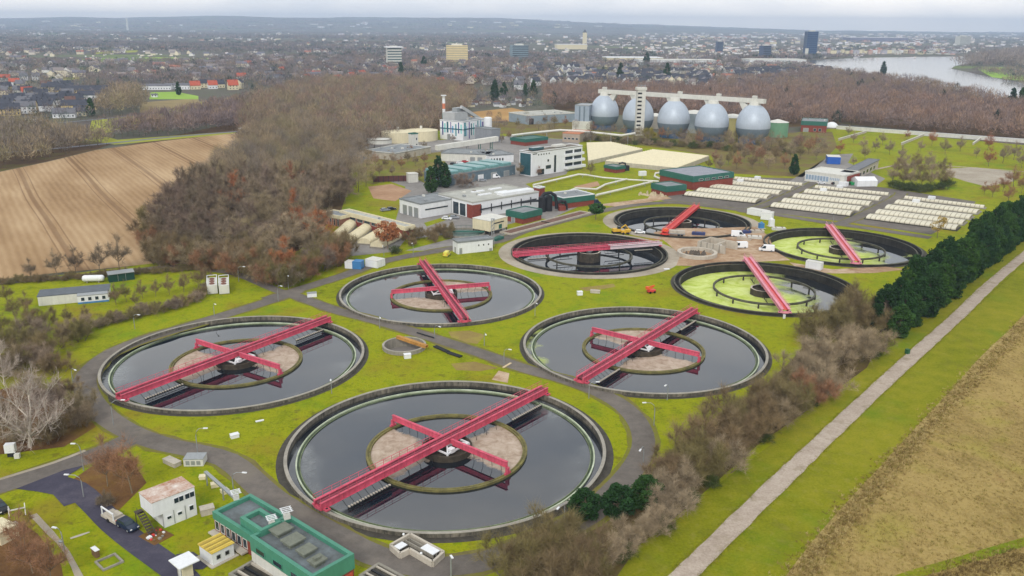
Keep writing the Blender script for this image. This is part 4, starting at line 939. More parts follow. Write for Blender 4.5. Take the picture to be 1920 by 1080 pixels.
# striped incineration plant
t, L, D = building('incineration_plant', 'white plant hall striped in teal, violet and blue, with a slanted conveyor on top', frame((868, 229), (908, 223), (822, 226), 13.3), 13.3, WHITE, GREYROOF, rim=.3, rimmat=WHITE)
cols = [M('teal_stripe', (34, 130, 140), .5, .05), M('navy_stripe', (44, 56, 120), .5, .05), M('pale_aqua_stripe', (140, 198, 196), .5, .05), M('dark_teal_stripe', (24, 90, 104), .5, .05), M('violet_stripe', (110, 96, 150), .5, .05), M('sky_stripe', (112, 164, 200), .5, .05)]
for f, S, n in (('f', L, 9), ('l', D, 8)):
    for k in range(n):
        u = S * (.04 + (.92 / n) * k + random.uniform(0, .03)); wd = S * random.uniform(.035, .085)
        panel(f, L, D, u, u + wd, random.choice((.8, 3, 5)), random.choice((11.5, 12.8, 10))).build('stripe', [cols[(k * 5 + (f == 'l') * 2) % 6], WHITE], t)
    panel(f, L, D, .3, S - .3, 7.6, 8.2, off=.12).build('stripe', [cols[3], cols[3]], t)
panel('l', L, D, D * .55, D * .68, 0, 4).build('door', [STEEL, OFFWHITE], t)
MB().box(L * .1, D * .45, 13.6, L * .7, D * .97, 19).build('upper_block', M('light_grey_cladding', (176, 178, 178), .6, .1, .4, rib=.5), t)
mb = MB(); mb.box(L * .3, D * .55, 19, L * .62, D * .75, 22); mb.build('penthouse', STEEL, t)
mb = MB(); mb.bar((L * .45, D * .5, 22.5), (L * 1.25, D * .4, 12), 2.0, 2.2); mb.bar((L * 1.1, D * .42, 0), (L * 1.1, D * .42, 13.4), .5); mb.build('slanted_conveyor', M('light_grey_cladding', (176, 178, 178)), t)
p = G(915, 260); t = thing('silo', 'smooth white cylindrical silo at the right end of the striped plant', 'silo', p); MB().cyl(0, 0, 0, 15, 2.9, 28).build('shell', WHITE, t); MB().cyl(0, 0, 15, 15.6, 2.9, 28, 0, 2.3).build('cap', WHITE, t)
building('grey_hall', 'grey metal hall to the right of the white silo', frame((921, 244), (938, 242), (921, 237), 9), 9, M('grey_cladding', (134, 138, 144), .6, .12, .5), GREYROOF)
p = G(833, 253); H_ = 31; t = thing('chimney', 'slim chimney banded white, orange and teal behind the striped plant', 'chimney', p)
z = 0
for h, m in ((9, cols[2]), (4, cols[0]), (3.5, cols[2]), (3, WHITE), (4.0, M('dull_orange_band', (204, 122, 88), .6)), (3.5, WHITE), (2, OFFWHITE)): MB().cyl(0, 0, z, z + h, 1.1, 18).build('band', m, t); z += h
MB().ring(1.0, 2.1, z, z + .6, 18).build('crown', WHITE, t)
# cream low tanks at the wood edge
for i, (px, py, r_, h, lab) in enumerate(((747, 265, 12, 7, 'broad cream round tank with a flat lid at the wood edge'), (790, 262, 12, 7, 'cream round tank half hidden behind a white stair tower'))):
    p = G(px, py); t = thing('cream_tank', lab, 'tank', p); MB().cyl(0, 0, -.2, h, r_, 40).build('shell', CREAM, t); MB().cyl(0, 0, h, h + 1.0, r_ + .15, 40, 0, r_ * .2).build('lid', CREAM, t); MB().box(-.8, -.8, h + .8, .8, .8, h + 3).build('vent', OFFWHITE, t)
building('stair_tower', 'small white stair tower with green roof between the cream tanks', frame((773, 252), (784, 251), (774, 250), 10), 10, OFFWHITE, TEAL, wins=[('f', .6, .8, 6, 7.5), ('f', .6, .8, 2, 3.5)])
building('grey_bunker', 'flat grey concrete building with a round drum on its roof at the wood edge', frame((683, 283), (740, 289), (690, 265), 4), 4, PALECONC, GREYROOF, rimmat=OFFWHITE)
p = G(712, 268, 4.3); t = thing('roof_drum', 'pale round drum standing on the flat grey building', 'tank', p); MB().cyl(0, 0, 0, 2.4, 8, 36).build('shell', OFFWHITE, t); MB().ring(7.4, 8.2, 2.4, 2.9, 36).build('rim', CONC, t)
building('hut', 'small white hut with a rounded look at the end of the maroon fence', frame((766, 327), (784, 326), (768, 324), 4.5), 4.5, OFFWHITE, OFFWHITE, rim=0, doors=[('r', .2, .7, 0, 2.2, DARK)])
p, q = G(700, 342), G(766, 340); t = thing('fence', 'maroon board fence running to the small white hut', 'fence', p, math.atan2(q.y - p.y, q.x - p.x)); L = (q - p).length
MB().box(0, -.08, .2, L, .08, 3.2).build('boards', M('maroon_boards', (92, 56, 54), .9, .2, .8, rib=.6), t)
for k in range(8): MB().box(k * L / 7 - .12, -.2, 0, k * L / 7 + .12, -.08, 3.3).build('post', DARK, t)
# covered aeration basins (cream ridged lids)
def lidded(label, quad, z, n, mat):
    A, B, C, D_ = [Vector(G2(*p, z)) for p in quad]
    t = thing('covered_basin', label, 'basin', (A.x, A.y, 0)); mb = MB()
    P = [tuple(v - A) for v in (A, B, C, D_)]
    MB().prism(P, -.2, z - .5).build('wall', PALECONC, t)
    for k in range(n):
        a, b = k / n + .002, (k + 1) / n - .002; lp = lambda s, u: (A.lerp(B, s).lerp(D_.lerp(C, s), u)) - A
        p0, p1, p2, p3 = lp(a, 0), lp(b, 0), lp(b, 1), lp(a, 1); m0, m1 = lp((a + b) / 2, 0), lp((a + b) / 2, 1)
        vs = [(p0.x, p0.y, z - .49), (m0.x, m0.y, z), (p1.x, p1.y, z - .49), (p3.x, p3.y, z - .49), (m1.x, m1.y, z), (p2.x, p2.y, z - .49)]
        mb.add(vs, [(0, 1, 4, 3), (1, 2, 5, 4), (0, 2, 1), (3, 4, 5)])
    mb.build('lid', mat, t); return t
lidded('cream ridged lid over the aeration basin next to the white office', [(1103, 300), (1100, 266), (1145, 265), (1205, 278)], 3, 14, CREAM)
lidded('larger cream ridged lid over the aeration basin before the egg-shaped digesters', [(1135, 300), (1225, 279), (1330, 291), (1270, 313)], 3, 20, CREAM)
# brick and teal blower house + little one
building('blower_house', 'brick blower house with teal fascia and grey roof beside the cream cover rows', frame((1238, 320), (1300, 333), (1270, 304), 6.5), 6.5, BRICK, M('lilac_grey_roof', (140, 142, 150), .9, .15, .3), rimmat=TEAL, fascia=TEAL, fh=2.4, wins=row('r', 5, 4.6, 5.4, .1, .9, .6))
building('valve_house', 'tiny brick valve house with a teal upper half below the blower house', frame((1222, 345), (1250, 352), (1240, 337), 4.2), 4.2, BRICK, GREYROOF, rimmat=TEAL, fascia=TEAL, fh=2.2)
building('valve_house', 'flat teal-edged brick hut with black equipment beside it', frame((1133, 311), (1155, 315), (1140, 307), 3), 3, BRICK, GREYROOF, rimmat=TEAL, fascia=TEAL, fh=1)
building('valve_house', 'brick hut with green roof edge behind the white office', frame((985, 263), (1027, 258), (985, 256), 4), 4, BRICK, TEAL, rimmat=TEAL, fascia=TEAL, fh=1.5)
p = G(1166, 320); t = thing('blower', 'black blower unit next to the flat teal-edged hut', 'machine', p, .3); MB().box(-4, -1.5, 0, 4, 1.5, 3).build('casing', DARK, t); MB().tube([(-2, 0, 3), (-2, 0, 4.2), (0, 0, 4.6), (2, 0, 4.2), (2, 0, 3)], .5, 10).build('duct', DARK, t)
p = G(1204, 336); t = thing('sign_box', 'small white box on a post in the grass by the pipes', 'box', p, .3); MB().box(-2, -1, 2, 2, 1, 4.4).build('casing', WHITE, t); MB().box(-.15, -.15, 0, .15, .15, 2).build('post', STEEL, t)
p = G(1228, 366); t = thing('pipe_pile', 'heap of pale rubble below the tiny valve house', 'rubble', p)
mb = MB()
for k in range(26): mb.cyl(random.gauss(0, 4.5), random.gauss(0, 2.4), -.1, random.uniform(.4, 1.5), random.uniform(.6, 1.3), 6, 0, .3, False)
mb.build('stones', M('beige_rubble', (178, 164, 136), .95, .2, 1.0), t)
# above-ground pipes
def pipe(label, pts, r, mat, posts=True, z0=1.6):
    w = [G(x, y, z) for x, y, z in pts]; o = w[0]; t = thing('pipe', label, 'pipe', (o.x, o.y, 0)); off = Vector((o.x, o.y, 0))
    MB().tube([v - off for v in w], r, 10).build('tube', mat, t)
    if posts:
        for a, b in zip(w, w[1:]):
            n = max(1, int((b - a).length / 12))
            for k in range(n):
                c = a.lerp(b, (k + .5) / n) - off
                if c.z > r + .2: MB().box(c.x - .2, c.y - .2, 0, c.x + .2, c.y + .2, c.z - r * .8).build('support', STEEL, t)
    return t
PIPEM = M('white_pipe_cladding', (206, 204, 196), .5, .08, .5)
pipe('long white pipe from the hall roof corner up towards the office', [(1000, 347, 1.5), (1085, 327, 1.5), (1100, 328, 1.5)], .55, PIPEM)
pipe('white pipe crossing the grass behind, left of the blower house', [(1100, 328, 1.4), (1130, 333, 1.4), (1180, 337, 1.4), (1235, 340, 1.4)], .45, PIPEM)
pipe('white pipe kinking across the grass in the middle', [(1056, 363, 2.6), (1080, 353, 2.2), (1118, 355, 1.6), (1135, 346, 1.6), (1175, 336, 1.6)], .55, PIPEM)
pipe('straight white pipe nearest the works site, ending at the tiny valve house', [(1118, 366, 1.5), (1170, 354, 1.5), (1222, 341, 1.5)], .6, PIPEM)
pipe('curling white pipe at the left wall of the blower house', [(1242, 323, 4.2), (1229, 325, 3.6), (1227, 331, 2), (1240, 336, 1.4), (1252, 337, 1.4)], .6, PIPEM, False)
pipe('white pipe on tall legs along the front of the blower house', [(1273, 341, .5), (1274, 333, 3), (1290, 333, 3.4), (1322, 338, 3), (1327, 346, .6)], .55, PIPEM)
pipe('long elevated pale pipeline in front of the egg-shaped digesters', [(960, 254, 6), (1000, 249, 6.5), (1050, 244, 7), (1090, 246, 7), (1165, 254, 7), (1190, 250, 7)], .8, PIPEM)
# egg-shaped digesters
def egg(r, h, zc):
    prof = []
    for i in range(33):
        u = -1 + 2 * i / 32; a = math.acos(max(-1, min(1, -u)))
        rr = r * math.sin(a); z = zc - math.cos(a) * (h * (.46 if u < 0 else .54))
        k = 1 - .05 * max(0, u) ** 1.5; prof.append((max(rr * k, .02), z))
    return prof
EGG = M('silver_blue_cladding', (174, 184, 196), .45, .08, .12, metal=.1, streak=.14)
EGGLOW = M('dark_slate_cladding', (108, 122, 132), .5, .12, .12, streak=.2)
eggs = [(1132, 242, 27), (1195, 250, 29), (1261, 257, 30), (1332, 264, 31.5), (1409, 268, 31.5)]
EG = []
for i, (px, py, wpx) in enumerate(eggs):
    p = G(px, py); EG.append(p)
for i, p in enumerate(EG):
    dep = (Vector(p) - Vector((0, 0, CAMZ))).dot(CF); r_ = eggs[i][2] * dep / FPX
    h = 28.3
    t = thing('egg_digester', ['egg-shaped silver digester, leftmost of the five under the gantry', 'egg-shaped silver digester behind the slatted stair tower', 'egg-shaped silver digester, middle one of the five', 'egg-shaped silver digester with a streaked face, second from the right', 'egg-shaped silver digester, rightmost and nearest of the five'][i], 'digester', p, 0, 'egg-shaped digesters')
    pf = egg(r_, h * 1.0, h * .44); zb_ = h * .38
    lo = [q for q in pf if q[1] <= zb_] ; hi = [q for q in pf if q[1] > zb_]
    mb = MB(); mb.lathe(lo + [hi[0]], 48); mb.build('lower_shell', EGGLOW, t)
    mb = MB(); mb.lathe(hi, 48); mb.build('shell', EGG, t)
    MB().cyl(0, 0, pf[-1][1] - 1.2, pf[-1][1] + 1.4, 4.2, 24, 0, 3.4).build('top_cap', OFFWHITE, t)
    MB().ring(r_ * .72, r_ * .8, 0, 3.5, 36).build('footing', M('blue_footing', (52, 84, 116), .7), t)
a, b = EG[0], EG[4]; d = (b - a).normalized(); a = a - d * 5.5; b = b + d * 7.5; zg = 28.2
t = thing('gantry', 'long white service bridge across the tops of the egg-shaped digesters', 'bridge', (a.x, a.y, 0), math.atan2(d.y, d.x)); L = (b - a).length
MB().box(0, -1.8, zg, L, 1.8, zg + 3.0).build('deck', OFFWHITE, t)
mb = MB(); mb.bar((0, -1.8, zg + 4.0), (L, -1.8, zg + 4.0), .12)
for k in range(30): mb.bar((k * L / 29, -1.8, zg + 3.0), (k * L / 29, -1.8, zg + 4.0), .1)
mb.build('railing', STEEL, t)
for i, p in enumerate(EG):
    x = (p - a).dot(d); s = 1 if i == 0 else -1
    MB().add([(x + s * 2, -1.3, zg - 3.4), (x + s * 7.5, -1.3, zg), (x + s * 11.5, -1.3, zg), (x + s * 8.4, -1.3, zg - 5.5), (x + s * 2, 1.3, zg - 3.4), (x + s * 7.5, 1.3, zg), (x + s * 11.5, 1.3, zg), (x + s * 8.4, 1.3, zg - 5.5)],
             [(0, 1, 2, 3), (7, 6, 5, 4), (0, 4, 5, 1), (1, 5, 6, 2), (2, 6, 7, 3), (3, 7, 4, 0)]).build('bracket', OFFWHITE, t)
    MB().box(x - 2, -1.2, zg + 3.0, x + 1, 1.2, zg + 5.0).build('hatch', OFFWHITE, t)
p = G(1197, 254); t = thing('stair_tower', 'tall slim white stair tower with dark slots before the second digester', 'tower', p, .1)
MB().box(-2.6, -2, 0, 3.6, 3, 34).build('shaft', OFFWHITE, t)
for k in range(11): panel('f', 4, 4, -.0, 3.2, 1.4 + k * 2.95, 2.7 + k * 2.95).build('slot', [DARK, OFFWHITE], t).location = (-2.4, -2, 0)
MB().box(-3.4, -2.6, 34, 4.2, 3.6, 36).build('head', OFFWHITE, t)
mb = MB(); [mb.bar((x, -2, 36), (x, -2, 38), .3) for x in (-2.6, 0, 3.2)]; mb.bar((-2.6, -2, 37.4), (3.2, -2, 37.4), .3); mb.build('aerial', STEEL, t)
# silos and tanks round the digesters
t, L, D = building('silo_block', 'blue-grey ribbed silo block left of the digesters', frame((1078, 198), (1105, 199), (1080, 194), 19), 19, M('blue_grey_cladding', (148, 160, 174), .5, .1, .4), STEEL, rim=.3)
for u in (.3, .62): MB().box(L * u, -.3, 6, L * u + 1.0, .0, 18.6).build('dark_rib', EGGLOW, t)
MB().box(-1.5, -1.2, 0, L + 1.5, D, 7).build('base_block', OFFWHITE, t)
building('long_hall', 'long low hall with a pale curved roof edge left of the silo block', frame((990, 218), (1078, 213), (992, 210), 7), 7, M('pale_blue_cladding', (140, 154, 164), .6, .12, .4), LIGHTROOF, rim=.6, rimmat=OFFWHITE, doors=[('f', .02, .12, 0, 5, DARK)])
building('tan_building', 'squat tan building with an orange-tinted roof in front of the silo block', frame((1055, 250), (1087, 252), (1060, 243), 6), 6, M('tan_render', (164, 150, 136), .9, .12, .4), M('terracotta_roof', (186, 124, 92), .85, .15, .5), wins=row('f', 4, 2, 3.2))
for px, py, r_, h, m, lab in ((1300, 247, 12, 15, M('pale_grey_tank', (150, 162, 168), .6, .1, .3), 'pale grey round tank seen between the middle digesters'), (1372, 256, 13, 15, M('straw_tank', (176, 166, 108), .7, .12, .4), 'straw-yellow round tank behind the rightmost digesters'),
                              (1456, 256, 8, 11, M('sage_green_tank', (104, 146, 116), .6, .1, .4), 'sage green round tank to the right of the digesters'), (1228, 240, 7, 10, PALECONC, 'pale concrete tank behind the stair tower')):
    p = G(px, py); t = thing('round_tank', lab, 'tank', p); MB().cyl(0, 0, 0, h, r_, 36).build('shell', m, t); MB().cyl(0, 0, h, h + 2, r_ + .2, 36, 0, 1).build('lid', OFFWHITE, t)
building('gas_house', 'brick house with a broad teal roof at the right of the digesters', frame((1503, 228), (1551, 230), (1506, 222), 8), 8, BRICK, GREYROOF, rimmat=TEAL, fascia=TEAL, fh=2.6, wins=[('f', .5, .6, 1, 3), ('f', .7, .8, 1, 3)], doors=[('f', .1, .3, 0, 3, STEEL)])
p = G(1559, 240); t = thing('gas_dome', 'small white dome beside the brick gas house', 'dome', p); mb = MB(); mb.lathe([(5.5 * math.cos(i * PI / 16), 5.0 * math.sin(i * PI / 16)) for i in range(8)] + [(.02, 5)], 28); mb.build('shell', WHITE, t); MB().ring(5.4, 6, -.1, .8, 28).build('kerb', CONC, t)
# long pale wall at the far wood
a, b = G(1568, 242), G(1990, 273); d = b - a
t = thing('boundary_wall', 'long pale straight wall along the dark wood on the right', 'wall', a, math.atan2(d.y, d.x)); MB().box(0, -.3, -.3, d.length, .3, 2.6).build('panels', OFFWHITE, t); MB().box(-.2, -.5, 2.6, d.length + .2, .5, 2.9).build('coping', WHITE, t)
for i, (p0, p1, lab) in enumerate((((1572, 264), (1624, 249), 'short pale wall in the meadow nearest the brick gas house'), ((1690, 272), (1732, 255), 'short pale wall in the meadow between the autumn-red trees'), ((1824, 272), (1838, 262), 'short pale wall stub in the far right meadow'))):
    a, b = G(*p0), G(*p1); d = b - a; t = thing('garden_wall', lab, 'wall', a, math.atan2(d.y, d.x)); MB().box(0, -.3, -.3, d.length, .3, 1.6).build('panels', PALECONC, t); MB().box(-.1, -.4, 1.6, d.length + .1, .4, 1.8).build('coping', OFFWHITE, t)
# right-hand buildings
t, L, D = building('canteen', 'long low white building with blue-grey glazing and a white roof, right of the cover rows', frame((1510, 322), (1583, 331), (1528, 313), 5), 5, OFFWHITE, OFFWHITE, wins=row('f', 8, 1.2, 3.8, .02, .62, .86) + row('f', 6, 2.2, 3.6, .64, .9, .6), gl=M('pale_blue_glazing', (140, 158, 176), .3, .1), fr=WHITE)
MB().box(L * .9, -1, 0, L + 2, 2, 2.2).build('porch', WHITE, t); MB().box(L + .02, D * .2, 0, L + .4, D, 4.6).build('brick_end', BRICK, t)
building('long_shed', 'narrow grey-roofed shed running away behind the long low white building', frame((1598, 325), (1648, 300), (1582, 321), 5), 5, PALECONC, M('slate_grey_roof', (112, 114, 118), .9, .12, .3), rim=.15, over=.5, wins=row('f', 6, 1, 3, .1, .9, .6))
p = G(1619, 347); t = thing('tent', 'white marquee-like tent by the cover rows', 'tent', p, .1); MB().profile_x([(-4, 0), (4, 0), (4, 3), (0, 4.6), (-4, 3)], -5.5, 5.5).build('canvas', WHITE, t); MB().box(5.5, -1.2, 0, 5.56, 1.2, 2.6).build('flap', OFFWHITE, t)
p = G(1602, 347); t = thing('skip', 'bright green skip beside the white tent', 'skip', p, .1); MB().add([(-2.2, -.9, .2), (2.2, -.9, .2), (2.2, .9, .2), (-2.2, .9, .2), (-2.8, -1.2, 1.7), (2.8, -1.2, 1.7), (2.8, 1.2, 1.7), (-2.8, 1.2, 1.7)], [(0, 3, 2, 1), (0, 1, 5, 4), (1, 2, 6, 5), (2, 3, 7, 6), (3, 0, 4, 7)]).build('tub', M('bright_green_paint', (36, 150, 84), .5, .1), t); MB().box(-2.7, -1.1, 1.2, 2.7, 1.1, 1.3).build('load', DARK, t)
container('bright blue container among the trees beyond the long shed', (1552, 294), (1577, 295), (1553, 290), 4.4, M('royal_blue_paint', (40, 92, 176), .5, .1))
COVER = M('weathered_cream_cover', (208, 202, 182), .7, .08, .3, streak=.15)
# rows of cream barrel covers
def cover_block(name, quads, zt, lab):
    for k, (a, b, w) in enumerate(quads):
        p, q = G(*a), G(*b); d = q - p; L = d.length
        t = thing('basin_cover', lab[k], 'cover', p, math.atan2(d.y, d.x), name); n = 8; rr = w / 2
        prof = [(-rr * math.cos(PI * i / n), .8 + zt * math.sin(PI * i / n)) for i in range(n + 1)]
        mb = MB(); m = int(L / 1.9); st = L / m
        for i in range(m): mb.profile_x(([(-rr, .4)] + prof + [(rr, .4)])[::-1], i * st + .16, (i + 1) * st - .16, 0); 
        mb.profile_x(([(-rr * .93, .4)] + [(y * .95, .8 + (z - .8) * .9) for y, z in prof] + [(rr * .93, .4)])[::-1], .1, L - .1, 1)
        mb.build('shell', [COVER, M('shadowed_cover_joint', (150, 142, 120), .9, .2, .5)], t); MB().box(-.6, -rr - .5, -.2, L + .6, rr + .5, .41).build('kerb', DARKCONC if k == 0 else CONC, t)  # joints between cover segments in a darker tone
        if k >= 3: MB().box(L * (.2 if k == 3 else .3), -1, .8 + zt - .1, L * (.2 if k == 3 else .3) + 3, 1, .8 + zt + 1.2).build('vent_box', WHITE, t)
ordn = ['front row', 'second row', 'third row', 'fourth row', 'narrow back row']
def block(q0, q1, q2, q3, nm, where):
    """q0 front-left, q1 front-right, q2 back-right, q3 back-left"""
    rows = []
    for k in range(5):
        u = (.09, .3, .52, .74, .93)[k]; w = 8.0 if k < 4 else 3.0
        L_ = lambda p, q: (p[0] + (q[0] - p[0]) * u, p[1] + (q[1] - p[1]) * u); rows.append((L_(q0, q3), L_(q1, q2), w))
    cover_block(nm, rows, .85, ['cream barrel-shaped cover, %s of the %s block' % (ordn[k], where) for k in range(5)])
block((1278, 368), (1412, 383), (1512, 346), (1385, 334), 'cream covers of the left block', 'left')
block((1440, 390), (1590, 407), (1672, 364), (1535, 350), 'cream covers of the middle block', 'middle')
block((1620, 412), (1790, 434), (1850, 388), (1702, 370), 'cream covers of the right block', 'right')
# ------------------------------------------------------------------ vehicles
def car_mesh_parts(paint, L=4.3, W=1.78, H=1.48, van=0):
    """returns list of (name, mesh) for a car facing +x"""
    h = W / 2; out = []
    if not van:
        low = [(-L / 2, .35), (-L / 2 + .05, .85), (-L / 2 + .35, .98), (L * .22, .98), (L / 2 - .25, .82), (L / 2, .6), (L / 2, .32)]
        top = [(-L * .44, .98), (-L * .36, H - .06), (-L * .12, H), (L * .06, H - .05), (L * .23, .98)]
    else:
        low = [(-L / 2, .35), (-L / 2, 1.1), (L * .36, 1.1), (L / 2 - .1, .98), (L / 2, .7), (L / 2, .35)]
        top = [(-L / 2 + .02, 1.1), (-L / 2 + .06, H - .05), (-L / 2 + .3, H), (L * .20, H), (L * .38, 1.1)]
    def ext(prof, w0, w1):
        n = len(prof); zs = [p[1] for p in prof]; z0, z1 = min(zs), max(zs)
        f = lambda z: w0 + (w1 - w0) * ((z - z0) / (z1 - z0)) ** 2
        vs = [(x, -f(z), z) for x, z in prof] + [(x, f(z), z) for x, z in prof]
        return vs, [list(range(n)), list(range(n, 2 * n))[::-1]] + [(i, n + i, n + (i + 1) % n, (i + 1) % n) for i in range(n)]
    mb = MB(); v, f = ext(low[::-1], h, h * .96); mb.add(v, f); v, f = ext(top[::-1], h * .95, h * .78); mb.add(v, f); out.append(('body', mb.mesh('body', [paint])))
    mb = MB()
    if not van:
        s = .93; g = [(-L * .405, 1.02), (-L * .345, H - .12), (-L * .12, H - .08), (L * .05, H - .12), (L * .19, 1.02)]
        for sg in (-1, 1):
            n = len(g); vs = [(x, sg * (h * (.95 - .17 * (z - .98) / (H - .98)) + .012), z) for x, z in g]; mb.add(vs, [list(range(n)) if sg < 0 else list(range(n))[::-1]])
        a = lambda x0, z0, x1, z1, e: mb.add([(x0 + e, -h * .84, z0), (x0 + e, h * .84, z0), (x1 + e, h * .72, z1), (x1 + e, -h * .72, z1)], [(0, 1, 2, 3)])
        a(L * .225, 1.02, L * .075, H - .08, .02); mb.add([(-L * .44 - .02, -h * .84, 1.03), (-L * .44 - .02, h * .84, 1.03), (-L * .37 - .02, h * .72, H - .12), (-L * .37 - .02, -h * .72, H - .12)], [(3, 2, 1, 0)])
    else:
        mb.add([(L * .385, -h * .85, 1.16), (L * .385, h * .85, 1.16), (L * .225, h * .72, H - .12), (L * .225, -h * .72, H - .12)], [(0, 1, 2, 3)])
        for sg in (-1, 1): mb.add([(L * .35, sg * h * .965, 1.15), (L * .18, sg * h * .86, H - .25), (L * .06, sg * h * .86, H - .25), (L * .06, sg * h * .965, 1.15)], [(0, 1, 2, 3) if sg < 0 else (3, 2, 1, 0)])
    out.append(('windows', mb.mesh('windows', [GLASS])))
    for sx in (-1, 1):
        for sy in (-1, 1):
            mb = MB(); x = sx * L * .31; mb.tube([(x, sy * (h - .2), .33), (x, sy * (h + .02), .33)], .33, 14); mb.cyl(x, 0, 0, .001, .01, 3); mb.tube([(x, sy * (h + .02), .33), (x, sy * (h + .035), .33)], .2, 10, 1); out.append(('wheel', mb.mesh('wheel', [BLACK, STEEL])))
    for sy in (-1, 1):
        out.append(('headlight', MB().box(L / 2 - .08, sy * h * .7 - .16, .6, L / 2 + .015, sy * h * .7 + .16, .76).mesh('headlight', [WHITE])))
        out.append(('tail_light', MB().box(-L / 2 - .015, sy * h * .78 - .1, .7, -L / 2 + .06, sy * h * .78 + .1, .95 + .4 * van).mesh('tail_light', [RED])))
    return out
_cache = {}
def vehicle(kind, label, px, py, rz, paint, group=None, z=.06):
    key = (kind, paint.name)
    if key not in _cache: _cache[key] = car_mesh_parts(paint) if kind == 'car' else car_mesh_parts(paint, 5.6, 2.0, 2.4, 1) if kind == 'van' else car_mesh_parts(paint, 4.2, 1.8, 1.85, 1)
    p = G(px, py); t = thing('parked_car' if kind == 'car' else 'parked_van', label, 'car' if kind == 'car' else 'van', (p.x, p.y, z), rz, group)
    for n, me in _cache[key]: link(me, n, t)
    return t
NAVY = M('dark_blue_car_paint', (30, 44, 66), .3, .05, .4, spec=.5); CARWHITE = M('white_car_paint', (226, 228, 230), .35, .03, .4); BLKCAR = M('black_car_paint', (24, 26, 30), .3, .05, .4); SILV = M('silver_car_paint', (150, 154, 160), .35, .05, .4, metal=.2)
vehicle('car', 'dark blue hatchback parked at the edge of the fresh dark drive', 240, 990, -.62, NAVY)
vehicle('car', 'black car half out of the frame at the left edge, by the slatted rack', 1, 957, -.7, BLKCAR)
vehicle('car', 'white car on the gravel between the two gravel-ringed tanks', 1200, 438, -.15, CARWHITE)
vehicle('van', 'large white van closest to the nearer duckweed tank', 1437, 471, -.25 + PI, CARWHITE)
vehicle('van', 'white van with dark rear in the middle of the works site', 1387, 465, .05 + PI, CARWHITE)
vehicle('smallvan', 'small white van seen end-on beside the round rubble ring', 1348, 468, 1.2, CARWHITE)
vehicle('van', 'white van with a blue load behind it at the back of the works site', 1384, 444, -.2, CARWHITE)
vehicle('smallvan', 'yellow van on the road below the white flat-roofed block', 838, 480, 1.35, M('lemon_car_paint', (214, 204, 84), .4, .05, .4))
for px, py, rz, pt, kd, lab in ((878, 344, .1, NAVY, 'car', 'dark car nearest the round shrub before the workshop'), (905, 340, .1, SILV, 'car', 'grey car next to the dark one before the workshop'), (928, 334, .2, CARWHITE, 'van', 'white van before the workshop doors'), (955, 328, .2, SILV, 'smallvan', 'grey van at the right end of the workshop front'),
                           (1040, 322, .25, CARWHITE, 'car', 'white car below the white office'), (850, 309, .1, BLKCAR, 'car', 'black car in the row behind the workshop roof'), (862, 307, .1, CARWHITE, 'car', 'white car in the row behind the workshop roof'), (872, 305, .1, M('red_car_paint', (176, 40, 38), .35, .05, .4), 'car', 'red car in the row behind the workshop roof'), (884, 303, .1, CARWHITE, 'van', 'white van at the end of the row behind the workshop roof'),
                           (722, 396, .5, SILV, 'car', 'silver car nearest the brick shed in the small car park'), (734, 394, .5, BLKCAR, 'car', 'black car in the small car park beside the white cube hall'), (852, 410, -.3, SILV, 'car', 'silver car near the cream stilt cabin'), (838, 412, -.3, CARWHITE, 'car', 'white car on the yard before the dark glass bays'),
                           (1115, 383, .3, NAVY, 'van', 'dark blue van behind the round-topped pine'), (1540, 345, .1, CARWHITE, 'car', 'white car before the long low white building'), (1566, 346, .1, BLKCAR, 'car', 'black car before the long low white building'),
                           (1600, 334, .2, BLKCAR, 'car', 'dark car beside the brick end of the long low building'), (452, 243, .2, CARWHITE, 'car', 'white car at the far end of the ploughed field'), (461, 240, .2, CARWHITE, 'car', 'second white car behind it at the far end of the field')):
    vehicle(kd, lab, px, py, rz, pt)
# tipper truck, excavator etc. on the works site
p = G(1262, 443); t = thing('truck', 'orange-cabbed flatbed truck with white tank load at the end of the red bridge', 'truck', (p.x, p.y, .06), PI - .2)
MB().box(2.2, -1.25, .7, 4.3, 1.25, 2.9).build('cab', ORANGE, t); MB().box(-4.6, -1.25, 1.1, 2.0, 1.25, 1.4).build('bed', STEEL, t); MB().box(-4.4, -1.1, 1.4, 1.7, 1.1, 2.5).build('load', PALECONC, t); MB().box(4.3, -1.05, 1.8, 4.34, 1.05, 2.7).build('windscreen', GLASS, t)
for x in (-3.4, -2.2, 3.2):
    for y in (-1.1, 1.1): MB().tube([(x, y - .16, .5), (x, y + .16, .5)], .5, 14).build('wheel', BLACK, t)
p = G(1221, 549); t = thing('aerial_lift', 'small orange-red folded aerial lift standing alone on the grass', 'machine', p, .4)
MB().box(-1.2, -.7, .4, 1.2, .7, 1.1).build('chassis', RED, t); MB().bar((-.9, 0, 1.1), (1.0, 0, 2.3), .35).bar((1.0, 0, 2.3), (-1.2, 0, 2.0), .3).build('boom', ORANGE, t); MB().box(-1.9, -.5, 1.3, -1.1, .5, 2.2).build('basket', ORANGE, t)
for x in (-.8, .8):
    for y in (-.75, .75): MB().tube([(x, y - .12, .35), (x, y + .12, .35)], .35, 12).build('wheel', BLACK, t)
p = G(1157, 437); t = thing('excavator', 'yellow digger on the gravel at the left of the farthest tank', 'excavator', p, .2)
MB().box(-2.0, -1.2, 0, 2.0, -.6, .8).build('track', BLACK, t); MB().box(-2.0, .6, 0, 2.0, 1.2, .8).build('track', BLACK, t); MB().box(-1.9, -1.1, .8, 1.2, 1.1, 1.9).build('body', YELLOW, t); MB().box(-.1, -1.0, 1.9, 1.2, .1, 2.9).build('cab', GLASS, t)
